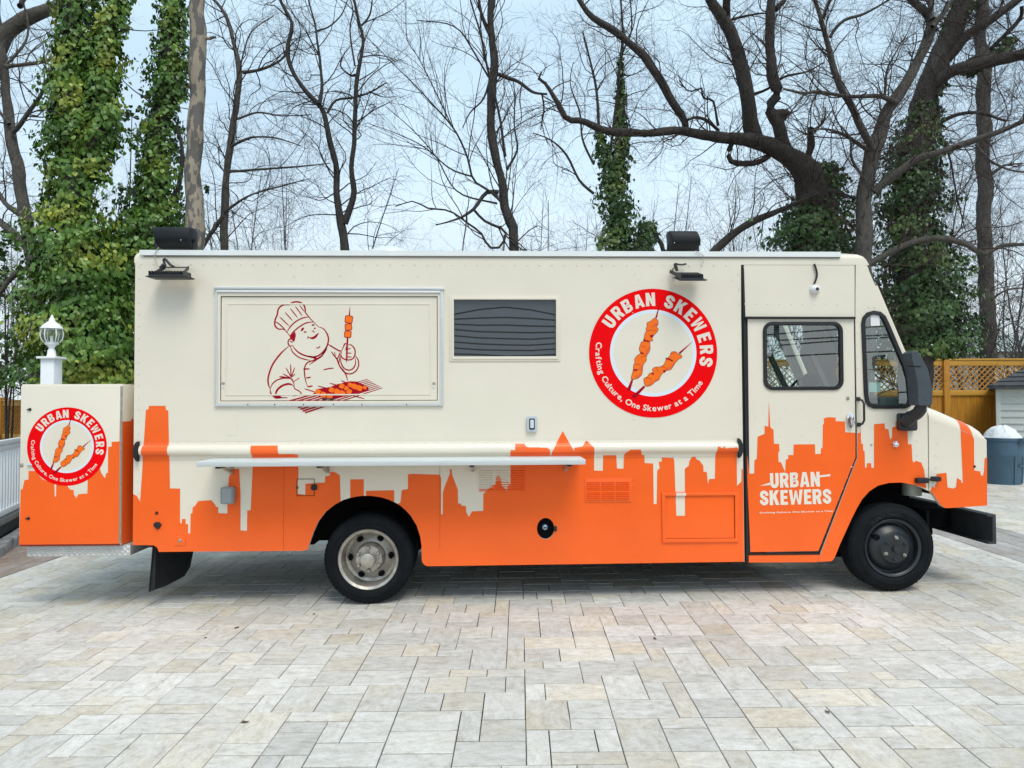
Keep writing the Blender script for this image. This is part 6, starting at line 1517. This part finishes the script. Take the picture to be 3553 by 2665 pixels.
def tree(label, limbs, Y, m, twig, levels=None, dens=1.0, ivy=None, name='bare_tree', group='bare trees behind the truck', twig_from=0, up=.05, cat='tree', tw_r=1.0):
    """limbs: (z, [(x, y, radius px)...], depth drift, base?) traced main limbs; twigs grow from them"""
    (z0, p0, d0, b0) = limbs[0]
    W_, Rd = to_world(p0, z0, Y, d0)
    root = empty(name, (W_[0][0], W_[0][1], gclip(W_[0][0], W_[0][1]) - .05)); tag(root, label, cat, group)
    off = np.array(root.location)
    allP, allR = [], []
    tv, tf, o = [], [], 0
    for li, (z, path, dy, base) in enumerate(limbs):
        Wp, Rp = to_world(path, z, Y, dy)
        if base: Wp = [(Wp[0][0], Wp[0][1], gclip(Wp[0][0], Wp[0][1]) - .08)] + Wp; Rp = [Rp[0] * 1.25] + Rp
        c = crom([(*a, r_) for a, r_ in zip(Wp, Rp)], 5); P = np.array([q[:3] for q in c]); r_ = np.maximum(np.array([q[3] for q in c]), .004)
        L_ = np.linalg.norm(np.diff(P, axis=0), axis=1).sum(); K = max(14, int(L_ / .13))
        P, r_ = resample(P, r_, K)
        jit = rng.normal(size=(K, 3)); 
        for _ in range(2): jit[1:-1] = (jit[:-2] + jit[1:-1] * 2 + jit[2:]) / 4
        P = P + jit * (np.minimum(r_, .12) * .28)[:, None]; r_ = r_ * (1 + .10 * jit[:, 0])
        ns = 14 if r_.max() > .05 else (9 if r_.max() > .025 else 6)
        v, f = tubes(P[None] - off, r_[None], ns)
        if ns > 9:
            ax_ = np.repeat(P - off, ns, axis=0); jj = rng.normal(size=(K, ns, 1)); jj = (jj + np.roll(jj, 1, 0) * 1.2 + np.roll(jj, 2, 0) * .8 + .6 * np.roll(jj, 1, 1)) / 2.2
            v = ax_ + (v - ax_) * (1 + .075 * jj.reshape(-1, 1))
        nm = 'trunk' if li == 0 else 'limb'
        np_mesh(nm, v, f, m, root)
        if li >= twig_from:
            Q, q_ = resample(P, r_, 24); allP.append(Q); allR.append(q_)
    if allP:
        P, Rr = np.stack(allP), np.stack(allR); P0_, R0_ = P, Rr
        VV, FF, oo = [], [], 0
        lv = levels or [(4.2, (.7, 2.2), .42, (30, 75), 9, .20, up, .0125, 5), (5.4, (.35, 1.1), .55, (25, 65), 7, .24, up * .6, .0062, 3), (4.6, (.18, .6), .65, (25, 60), 5, .26, .0, .0044, 3)]
        for pm, lr_, rf_, ang, K, wd, tr, rm, n in lv:
            P, Rr = spawn(P, Rr, pm * dens, lr_, rf_, ang, K, wd, tr, rmax=rm * tw_r)
            if len(P) == 0: break
            keep = P[:, :, 2].min(1) > .6; P, Rr = P[keep], Rr[keep]
            v, f = tubes(P - off, Rr, n); VV.append(v); FF.append(f + oo); oo += len(v)
        if VV: np_mesh('crown', np.concatenate(VV), np.concatenate(FF), twig, root)['kind'] = 'stuff'
    if ivy:
        cols, im, dn, sz, br_ = ivy[:5]
        before = len(root.children)
        ivy_on(cols, ivy[5] if len(ivy) > 5 else z0, Y, im, root, dn, sz, bright=br_)
        for ch in root.children:
            if ch.name.startswith('ivy'): ch.location = -root.location
    return root
TW_D = mat('dark_twig', (.030, .025, .024), .9); TW_G = mat('grey_twig', (.075, .060, .052), .9); TW_B = mat('brown_twig', (.055, .038, .034), .9)

tree('bare grey tree with a thick arching limb at the upper left corner', [
    (Z1, [(230, 1900, 40), (150, 1350, 36), (100, 1000, 34), (60, 800, 32), (40, 600, 28), (20, 380, 24), (-10, 150, 20), (-20, -80, 16)], .3, True),
    (Z1, [(-420, 2500, 95), (-380, 1900, 84), (-300, 1300, 72), (-160, 700, 62), (-40, 380, 55), (20, 230, 50), (90, 160, 46), (200, 110, 42), (300, 60, 38), (400, 20, 34), (600, -80, 28)], .6, True),
    (Z1, [(80, 850, 16), (180, 720, 13), (260, 610, 11), (330, 450, 8), (350, 330, 5)], -.4, False), (Z1, [(30, 430, 14), (180, 410, 12), (280, 390, 10), (400, 350, 7)], .5, False),
    (Z1, [(30, 420, 10), (120, 330, 8), (180, 200, 7), (140, -40, 6)], .3, False), (Z1, [(130, 50, 16), (140, 0, 15), (150, -60, 12)], 0, False),
    (Z1, [(60, 800, 12), (-20, 690, 9), (-80, 560, 7)], 0, False), (Z1, [(150, 1380, 20), (60, 1330, 16), (-40, 1200, 12), (-120, 1100, 9)], .4, False),
    (Z1, [(220, 1650, 26), (90, 1500, 22), (0, 1420, 18), (-120, 1330, 14)], .6, False), (Z1, [(200, 1700, 20), (90, 1760, 16), (20, 1850, 12), (-60, 1950, 9)], 0, False)], 12.0, BARK_G, TW_G, dens=.8)
iv1 = [[(480, -80, 105), (480, 0, 110), (470, 300, 110), (455, 500, 130), (440, 620, 170), (450, 760, 130), (450, 900, 190), (440, 1040, 125), (470, 1140, 170), (450, 1290, 150), (440, 1450, 230), (470, 1700, 270), (500, 2100, 310), (520, 2480, 330)],
       [(745, -80, 85), (740, 0, 90), (690, 200, 105), (650, 450, 115), (640, 700, 120), (650, 860, 160), (600, 1000, 110), (560, 1150, 100)]]
tree('tall twin stemmed tree wrapped in bright green ivy at the left', [
    (Z1, [(470, 2500, 80), (450, 1600, 75), (480, 1200, 70), (470, 800, 60), (450, 500, 55), (470, 200, 50), (480, -80, 45)], 0, True),
    (Z1, [(480, 1250, 55), (600, 950, 50), (650, 600, 45), (700, 200, 42), (745, -80, 40)], 0, False)], 10.6, BARK_M, TW_D, dens=.18, ivy=(iv1, IVY_L, 1700, .068, .75), name='ivy_covered_tree', group='ivy covered trees')
iv2 = [[(1115, -80, 85), (1110, 0, 88), (1100, 200, 88), (1090, 400, 115), (1070, 600, 128), (1040, 740, 80), (1010, 880, 130), (1000, 1000, 85), (1000, 1100, 115), (980, 1300, 165), (940, 1500, 225), (800, 1700, 270), (740, 2100, 270), (750, 2480, 270)]]
tree('ivy wrapped trunk leaning beside the peeling trunk', [
    (Z1, [(900, 2500, 60), (960, 1600, 58), (1000, 1200, 52), (1010, 900, 50), (1070, 600, 46), (1100, 200, 42), (1115, -80, 40)], 0, True),
    (Z1, [(1110, 1300, 16), (1150, 1150, 14), (1165, 950, 12), (1130, 800, 9)], 0, False)], 11.4, BARK_M, TW_D, dens=.22, ivy=(iv2, IVY_L, 1700, .066, .6), name='ivy_covered_tree', group='ivy covered trees')
tree('straight grey trunk with pale peeling bark above the rear speaker', [
    (Z1, [(1235, 2600, 60), (1240, 1650, 54), (1240, 1100, 52), (1255, 700, 48), (1262, 300, 47), (1265, -80, 46)], 0, True),
    (Z1, [(1295, 248, 14), (1340, 244, 10), (1382, 235, 8)], 0, False), (Z1, [(1235, 560, 12), (1200, 550, 12), (1190, 545, 11)], -.1, False)], 11.0, BARK_P, TW_G, dens=.0)
tree('slim grey tree with side branches right of the peeling trunk', [
    (Z1, [(1425, 2600, 30), (1430, 1600, 25), (1450, 1150, 23), (1490, 800, 20), (1530, 500, 17), (1490, 250, 13), (1420, 60, 10), (1320, -40, 7)], .3, True),
    (Z1, [(1545, 460, 11), (1680, 440, 9), (1800, 380, 7), (1850, 300, 5), (1900, 250, 3)], .4, False), (Z1, [(1500, 770, 8), (1650, 720, 6), (1800, 740, 4.5), (1990, 735, 3)], .5, False),
    (Z1, [(1480, 940, 9), (1600, 880, 7), (1750, 880, 5), (1920, 930, 3)], -.4, False), (Z1, [(1470, 1100, 9), (1700, 1080, 7), (1950, 1060, 5), (2110, 1045, 3)], .5, False),
    (Z1, [(1440, 1350, 10), (1600, 1250, 7), (1800, 1190, 5), (1950, 1150, 3)], -.3, False), (Z1, [(1430, 1380, 14), (1330, 1520, 13), (1290, 1600, 12)], 0, False),
    (Z1, [(1540, 420, 6), (1560, 330, 5), (1610, 200, 4), (1750, 100, 3)], 0, False)], 13.0, BARK_G, TW_D, dens=1.15)
tree('dark tree that forks low into two tall stems above the hatch', [
    (Z2, [(190, 2600, 36), (178, 1600, 29), (160, 1470, 28), (150, 1400, 26), (125, 1250, 20), (125, 1050, 20), (80, 900, 19), (55, 770, 17), (20, 680, 16), (-90, 560, 14), (-170, 430, 13), (-190, 300, 12), (-160, 150, 11), (-220, 30, 10), (-260, -60, 8)], .2, True),
    (Z2, [(175, 1420, 22), (230, 1250, 17), (220, 1100, 16), (235, 900, 15), (245, 700, 14), (255, 500, 13), (300, 280, 12), (270, 150, 10), (245, 30, 9), (220, -60, 8)], -.2, False),
    (Z2, [(70, 720, 10), (120, 640, 8), (230, 625, 7), (340, 590, 5.5), (440, 530, 4)], .4, False), (Z2, [(330, 585, 4), (420, 620, 3), (510, 618, 2)], 0, False),
    (Z2, [(10, 670, 12), (30, 560, 10), (20, 430, 8), (0, 250, 7), (-15, 150, 6), (-60, -20, 5)], .3, False), (Z2, [(0, 200, 6), (80, 170, 5), (160, 90, 4), (200, -20, 3)], 0, False),
    (Z2, [(245, 480, 9), (210, 480, 7), (150, 420, 5), (180, 330, 4)], .2, False), (Z2, [(285, 160, 7), (330, 110, 6), (350, 30, 5), (355, -50, 4)], 0, False), (Z2, [(240, 420, 6), (210, 200, 5), (230, 60, 4), (190, -50, 3)], .3, False)], 12.2, BARK_D, TW_D, dens=.85)
tree('dark leaning trunk with long thin shoots at the centre', [
    (Z2, [(1275, 2600, 40), (1265, 1600, 32), (1230, 1420, 31), (1195, 1300, 30), (1190, 1150, 29), (1140, 980, 28), (1115, 850, 27), (1115, 600, 27), (1135, 420, 27), (1125, 250, 26), (1115, 0, 25), (1110, -80, 24)], 0, True),
    (Z2, [(1110, 230, 14), (1060, 120, 11), (1035, 0, 9), (1030, -60, 8)], 0, False), (Z2, [(1160, 480, 13), (1280, 520, 11), (1380, 590, 9), (1470, 600, 7)], -.3, False),
    (Z2, [(1440, 600, 7), (1450, 700, 6), (1430, 830, 4)], 0, False), (Z2, [(1210, 1080, 8), (1280, 960, 6), (1260, 800, 5), (1265, 600, 4), (1250, 500, 3)], -.2, False),
    (Z2, [(1160, 1230, 15), (1090, 1230, 14), (1040, 1290, 13), (1000, 1340, 11), (900, 1400, 7), (760, 1440, 4)], -.3, False),
    (Z2, [(1000, 1340, 9), (1080, 1420, 9), (1200, 1470, 9), (1200, 1530, 9), (1150, 1590, 8), (1090, 1570, 8), (1050, 1490, 7), (970, 1430, 7), (850, 1350, 6), (700, 1330, 5), (620, 1285, 4), (500, 1320, 3)], -.3, False),
    (Z2, [(1190, 1300, 9), (1100, 1220, 8), (1000, 1150, 7), (960, 1000, 6.5), (880, 830, 6), (760, 690, 5), (640, 560, 4), (500, 420, 3), (310, 230, 2)], -.6, False),
    (Z2, [(1100, 500, 7), (1000, 330, 5), (880, 170, 4), (640, 130, 2.5)], -.5, False), (Z2, [(990, 1130, 6), (850, 1080, 5), (700, 950, 4), (550, 870, 3), (330, 790, 2)], -.4, False),
    (Z2, [(1150, 1300, 6), (900, 1230, 5), (760, 1000, 4), (600, 820, 3), (440, 680, 2)], -.4, False), (Z2, [(860, 800, 5), (650, 370, 3.5), (575, 250, 3), (570, -40, 2)], -.3, False),
    (Z2, [(1100, 530, 7), (1060, 640, 6), (980, 720, 5), (930, 820, 3)], -.2, False), (Z2, [(1200, 1000, 10), (1180, 800, 9), (1140, 620, 8), (1080, 400, 7), (1040, 200, 6), (980, 0, 5)], -.3, False)], 11.6, BARK_D, TW_B, dens=.95,
    levels=[(4.0, (.7, 2.6), .55, (20, 55), 9, .12, .06, .012, 4), (4.0, (.3, 1.1), .6, (20, 55), 7, .18, .05, .0075, 3), (4.0, (.15, .45), .65, (20, 55), 5, .22, .02, .005, 3)])
iv3 = [[(1945, 380, 10), (1940, 560, 26), (1945, 750, 32), (1945, 900, 50), (1930, 1000, 62), (1905, 1090, 100), (1890, 1190, 72), (1925, 1300, 112), (1930, 1420, 86), (1920, 1540, 118), (1930, 1700, 120)], [(1800, 830, 20), (1820, 950, 40), (1860, 1060, 70)], [(2110, 1420, 45), (2100, 1500, 70), (2060, 1640, 80)]]
tree('ivy clad trunk rising behind the round emblem', [
    (Z2, [(1900, 2600, 34), (1900, 1600, 28), (1910, 1200, 22), (1930, 900, 17), (1935, 600, 14), (1945, 380, 11), (1955, 200, 8), (1940, -40, 6)], 0, True),
    (Z2, [(1880, 1100, 14), (1810, 850, 11), (1790, 600, 9), (1750, 400, 7), (1700, 200, 4)], .4, False), (Z2, [(1870, 1050, 11), (1890, 850, 9), (1920, 600, 8), (1950, 350, 7), (2010, 200, 5), (2000, -40, 4)], -.2, False),
    (Z2, [(1770, 1240, 9), (1680, 1160, 8), (1600, 1000, 7), (1500, 900, 5), (1380, 850, 3)], -.2, False), (Z2, [(1770, 1050, 8), (1700, 900, 7), (1680, 720, 6), (1620, 540, 4), (1640, 400, 3)], .2, False),
    (Z2, [(2140, 1470, 14), (2200, 1560, 15), (2230, 1640, 15)], 0, False)], 13.4, BARK_M, TW_D, dens=1.0, ivy=(iv3, IVY_D, 1350, .070, .75), name='ivy_covered_tree', group='ivy covered trees')
def z23(x, y): return ((1100 + x * .3378 * OV - 2300) / (.3527 * OV), y * .3378 / .3527)
iv4 = [[(1000, 1000, 45), (1020, 1080, 95), (980, 1180, 120), (960, 1290, 190), (930, 1400, 240), (940, 1650, 260)]]
LB = [z23(x, y) + (r_,) for x, y, r_ in ((2050, 850, 24), (1900, 840, 23), (1800, 830, 22), (1700, 780, 20), (1600, 760, 18), (1550, 680, 16), (1500, 590, 13), (1470, 540, 10), (1415, 500, 8), (1435, 460, 5))]
LC = [z23(x, y) + (r_,) for x, y, r_ in ((2150, 450, 24), (2080, 350, 22), (2000, 270, 21), (1870, 180, 20), (1760, 110, 18), (1700, 30, 16), (1650, -60, 14))]
tree('massive gnarled tree with long horizontal limb over the cab', [
    (Z3, [(960, 2300, 110), (940, 1600, 100), (910, 1250, 95), (900, 1150, 88), (850, 1020, 76), (750, 950, 62), (640, 890, 52), (520, 850, 44), (380, 840, 36), (250, 810, 30), (100, 800, 27), (0, 805, 25)] + LB[0:], -.5, True),
    (Z3, [(560, 870, 44), (530, 780, 42), (510, 600, 41), (480, 430, 40), (420, 220, 38), (350, 90, 34), (290, 0, 31), (260, -80, 29)], -.5, False), (Z3, [(405, 190, 26), (395, 80, 25), (385, -70, 24)], -.5, False),
    (Z3, [(800, 980, 46), (730, 860, 40), (710, 780, 38), (670, 700, 34), (655, 650, 32), (695, 590, 31), (690, 530, 31), (662, 470, 31), (660, 300, 30), (660, 100, 29), (670, 0, 27), (665, -80, 25)], -.3, False),
    (Z3, [(690, 720, 34), (720, 700, 36), (750, 700, 30), (768, 705, 14)], -.1, False), (Z3, [(680, 60, 18), (730, 20, 15), (770, -50, 12)], 0, False),
    (Z3, [(150, 790, 22), (130, 730, 22), (100, 690, 23), (50, 610, 24), (10, 540, 25)] + LC, -.4, False),
    (Z3, [(690, 915, 14), (640, 965, 16), (560, 1000, 16), (470, 1000, 17), (420, 990, 18), (408, 940, 17), (420, 880, 15), (425, 850, 13)], -.1, False),
    (Z3, [(340, 800, 10), (280, 745, 10), (210, 720, 9), (150, 735, 8)], -.3, False), (Z3, [(335, 770, 8), (320, 650, 7), (300, 610, 7), (240, 600, 6), (240, 540, 6), (160, 560, 5), (100, 490, 4)], -.5, False),
    (Z3, [(870, 1010, 26), (905, 920, 22), (905, 850, 20), (900, 790, 17)], -.3, False), (Z3, [(920, 800, 9), (985, 745, 7), (995, 660, 4)], 0, False),
    (Z3, [(300, 1560, 26), (440, 1430, 24), (560, 1350, 22), (760, 1270, 13), (900, 1205, 11), (1000, 1170, 10), (1100, 1190, 9), (1180, 1220, 7)], -.8, False),
    (Z3, [(540, 580, 10), (640, 545, 8), (740, 470, 7), (880, 440, 5), (990, 380, 3)], -.2, False), (Z3, [(420, 120, 8), (540, 90, 6), (640, 80, 4)], 0, False)], 12.6, BARK_M, TW_B, dens=1.25, ivy=(iv4, IVY_D, 1800, .066, .6), name='ivy_covered_tree', group='ivy covered trees')
tree('smooth grey tree forking above the windshield', [
    (Z3, [(1235, 2300, 60), (1225, 1500, 50), (1230, 1300, 46), (1270, 1000, 44), (1340, 800, 40), (1420, 620, 36), (1500, 500, 33), (1580, 350, 31), (1640, 190, 30), (1635, 110, 27), (1560, 30, 22), (1480, -50, 19)], .2, True),
    (Z3, [(1640, 130, 18), (1640, 0, 14), (1640, -70, 12)], 0, False), (Z3, [(1650, 160, 16), (1740, 50, 13), (1800, -50, 11)], 0, False),
    (Z3, [(1290, 930, 24), (1220, 800, 22), (1150, 650, 20), (1090, 550, 18), (1040, 420, 17), (1010, 270, 16), (970, 120, 13), (930, 0, 11), (910, -60, 10)], -.4, False),
    (Z3, [(1420, 630, 16), (1330, 590, 14), (1200, 590, 13), (1090, 585, 12), (930, 560, 10), (860, 575, 9), (740, 545, 7)], -.5, False), (Z3, [(1020, 230, 10), (1100, 130, 9), (1220, 90, 8), (1300, 50, 7), (1400, -10, 6)], -.2, False),
    (Z3, [(1280, 930, 14), (1150, 850, 11), (1090, 820, 9), (1000, 790, 7), (900, 800, 4)], -.4, False), (Z3, [(1300, 1170, 28), (1420, 1080, 26), (1560, 980, 23), (1700, 930, 20), (1900, 860, 18), (2100, 790, 16), (2300, 700, 13)], -.8, False),
    (Z3, [(1235, 1640, 20), (1330, 1580, 19), (1440, 1520, 18), (1600, 1470, 17), (1750, 1465, 18), (1880, 1500, 18), (1970, 1560, 16), (2080, 1500, 12), (2260, 1500, 8)], -.6, False), (Z3, [(980, 110, 10), (1010, 20, 8), (1040, -50, 6)], 0, False),
    (Z3, [(1360, 600, 9), (1370, 450, 7), (1400, 370, 5), (1500, 200, 3)], -.2, False), (Z3, [(1920, 880, 9), (2000, 980, 8), (2120, 1040, 6), (2260, 1060, 4)], -.3, False), (Z3, [(1280, 1150, 10), (1160, 980, 8), (1150, 860, 6), (1090, 770, 4)], -.3, False)], 11.6, BARK_G, TW_B, dens=1.45)
iv5 = [[(1850, -60, 75), (1830, 60, 80), (1780, 150, 50), (1720, 330, 30), (1660, 500, 55), (1620, 640, 85), (1590, 760, 110), (1560, 860, 130), (1540, 960, 175), (1535, 1080, 150), (1530, 1220, 190), (1520, 1350, 165), (1560, 1500, 210), (1580, 1620, 200), (1590, 1780, 250), (1610, 2000, 265), (1620, 2190, 250)], [(2130, 240, 40), (2060, 330, 55), (1960, 400, 60), (1850, 450, 50)]]
tree('broad trunk smothered in dark ivy behind the cab at the right', [
    (Z3, [(1540, 2300, 90), (1510, 1500, 84), (1520, 1100, 80), (1560, 800, 74), (1640, 500, 68), (1750, 250, 64), (1850, 0, 60), (1890, -80, 58)], 0, True),
    (Z3, [(1590, 690, 30), (1620, 590, 32), (1670, 510, 34), (1760, 430, 34), (1900, 400, 36), (2050, 370, 34), (2300, 300, 28)], -.5, False), (Z3, [(1680, 420, 30), (1850, 230, 28), (2000, 130, 25), (2180, -20, 20)], -.4, False),
    (Z3, [(1780, 450, 14), (1900, 360, 14), (2100, 335, 13), (2300, 325, 12)], -.7, False), (Z3, [(2010, 300, 14), (2100, 210, 12), (2190, 110, 12), (2200, 40, 11)], -.3, False),
    (Z3, [(1540, 720, 12), (1640, 700, 10), (1700, 820, 8), (1760, 980, 6), (1800, 1200, 5), (1850, 1400, 3)], -.6, False), (Z3, [(1690, 760, 14), (1800, 700, 12), (1930, 690, 10), (2100, 740, 6)], -.4, False)], 13.2, BARK_M, TW_B, dens=1.5, ivy=(iv5, IVY_D, 1450, .070, .62), name='ivy_covered_tree', group='ivy covered trees')
tree('straight grey trunk standing just behind the right hand fence', [
    (Z3, [(1990, 2300, 46), (1980, 1600, 42), (1965, 1300, 40), (1965, 900, 39), (1960, 500, 38), (1950, -80, 34)], 0, True), (Z3, [(1975, 1100, 10), (2080, 1020, 8), (2200, 1000, 5)], 0, False), (Z3, [(1980, 1700, 8), (1880, 1650, 6), (1760, 1660, 4)], -.3, False), (Z3, [(1985, 1850, 8), (2100, 1780, 6), (2240, 1760, 4)], -.3, False), (Z3, [(1985, 2000, 7), (1880, 1930, 5), (1740, 1950, 3)], -.3, False)], 17.0, BARK_G, TW_B, dens=1.5)

# loose evergreen growth behind the left trunks
def evergreen(label, blobs, Y, m, dens, size, name='evergreen_shrub', cat='shrub', bright=.5):
    c0 = at(blobs[0][0] * OV, blobs[0][1] * OV, Y)
    root = empty(name, (c0.x, Y, gclip(c0.x, Y) - .05)); tag(root, label, cat, 'evergreens behind the truck')
    pos, nor, tin = [], [], []
    tw = MB(); base = Vector((c0.x, Y, gclip(c0.x, Y)))
    for x, y, hw_, hh_ in blobs:
        c = at(x * OV, y * OV, Y + rnd.uniform(-.4, .4)); sx_, sz_ = hw_ * OV * Y / F, hh_ * OV * Y / F
        N = int(sx_ * sz_ * math.pi * dens); d = rng.normal(size=(N, 3)); d /= np.linalg.norm(d, axis=1, keepdims=True); r_ = rng.random(N) ** .45
        cl = rng.normal(size=(max(3, N // 22), 3)); cl /= np.linalg.norm(cl, axis=1, keepdims=True); cl *= rng.random((len(cl), 1)) ** .4
        p = cl[rng.integers(0, len(cl), N)] + rng.normal(size=(N, 3)) * .16
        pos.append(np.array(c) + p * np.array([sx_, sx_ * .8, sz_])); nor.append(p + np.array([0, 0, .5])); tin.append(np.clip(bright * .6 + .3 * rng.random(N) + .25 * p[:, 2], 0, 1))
        mid = base.lerp(c, .5) + Vector((rnd.uniform(-.1, .1), 0, 0)); tw.tube(crom([tuple(base), tuple(mid), tuple(c)], 4), [.035, .032, .03, .028, .025, .02, .015, .012, .008], 5)
    o = leaves(np.concatenate(pos), np.concatenate(nor) + 1e-3, np.concatenate(tin), size, m, root, 'foliage'); o.location = -root.location
    t = tw.build('stem', BARK_M, root, smooth=True); t.location = -root.location
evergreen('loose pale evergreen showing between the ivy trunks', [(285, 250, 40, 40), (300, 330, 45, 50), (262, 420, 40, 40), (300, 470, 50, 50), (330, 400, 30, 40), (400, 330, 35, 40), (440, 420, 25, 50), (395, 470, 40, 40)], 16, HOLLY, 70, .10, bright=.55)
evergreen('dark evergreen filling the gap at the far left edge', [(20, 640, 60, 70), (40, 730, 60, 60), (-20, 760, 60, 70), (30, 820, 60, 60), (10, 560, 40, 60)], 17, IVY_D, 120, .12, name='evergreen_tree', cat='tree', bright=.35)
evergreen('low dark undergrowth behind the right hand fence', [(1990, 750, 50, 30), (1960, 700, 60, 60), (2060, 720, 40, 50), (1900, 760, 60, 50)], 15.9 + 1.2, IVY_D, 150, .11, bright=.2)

# far wood: bare trees beyond, one mass
PW, RW = [], []
for i in range(110):
    px = -100 + 3750 * (i + rnd.random()) / 110; Y = rnd.uniform(19, 38); b = at(px, 1390, Y); h = rnd.uniform(4.5, 9.0) + (Y - 19) * .17; h *= .72 if 1250 < px < 1750 else 1.0
    base = np.array([b.x, Y, gclip(b.x, Y) - .1]); top = base + np.array([rnd.uniform(-2.2, 2.2), rnd.uniform(-1, 1), h])
    mid = (base + top) / 2 + np.array([rnd.uniform(-.9, .9), 0, 0]); c = np.array(crom([tuple(base), tuple(mid), tuple(top)], 6))
    Q, q_ = resample(c, np.linspace(rnd.uniform(.03, .07), .008, len(c)), 24); PW.append(Q); RW.append(q_)
PW, RW = np.stack(PW), np.stack(RW); VV, FF, oo = [], [], 0
v, f = tubes(PW, RW, 6); VV.append(v); FF.append(f); oo += len(v)
P, Rr = PW, RW
for pm, lr_, rf_, ang, K, wd, tr, rm, n in [(2.6, (1.4, 4.2), .55, (25, 70), 9, .18, .06, .028, 4), (2.8, (.6, 1.9), .6, (25, 65), 7, .22, .03, .013, 3), (2.6, (.3, .9), .65, (25, 60), 5, .26, .02, .0085, 3)]:
    P, Rr = spawn(P, Rr, pm, lr_, rf_, ang, K, wd, tr, tmin=.12, rmax=rm); v, f = tubes(P, Rr, n); VV.append(v); FF.append(f + oo); oo += len(v)
fw = np_mesh('bare_wood', np.concatenate(VV), np.concatenate(FF), mat('far_twig', (.085, .075, .075), .9), None)
tag(fw, 'bare winter wood far behind the truck', 'wood', kind='stuff')

# ================================================================== ACROSS THE STREET (seen mirrored in the cab glass)
pl_ = empty('power_lines', (8, -12, 0)); tag(pl_, 'dark overhead cables mirrored in the cab door window', 'cable')
for z, dz_, y in ((4.30, 2.2, 0), (3.78, 2.6, .3), (3.62, 2.0, .1), (3.40, 2.6, -.3), (3.05, 1.9, .2)):
    MB().tube([(x, y, z + dz_ * (x / 26) + .12 * math.cos(x * .25)) for x in np.linspace(-3.4, 24, 27)], .028, 5).build('cable', RUBBER, pl_, smooth=True)
MB().tube([(-3.4, 0, 0), (-3.4, 0, 7.5)], [.16, .12], 10).build('pole', BARK_G, pl_, smooth=True)
cr = empty('conifer_tree', (10.1, -11, 0)); tag(cr, 'slender conifer mirrored in the cab door window', 'tree')
pos = []; nr = []
for i in range(2600):
    h = rng.random() ** 1.3; a = rng.random() * 6.283; r_ = (1 - h) ** 1.5 * 1.6 * (.5 + .5 * rng.random()) * (1 + .3 * math.sin(h * 40)); pos.append((r_ * math.cos(a), r_ * math.sin(a), .4 + h * 3.9)); nr.append((math.cos(a), math.sin(a), .6))
leaves(np.array(pos), np.array(nr), rng.random(2600) * .5, .16, IVY_D, cr, 'foliage'); MB().tube([(0, 0, 0), (0, 0, 4.2)], [.14, .02], 8).build('trunk', BARK_M, cr, smooth=True)
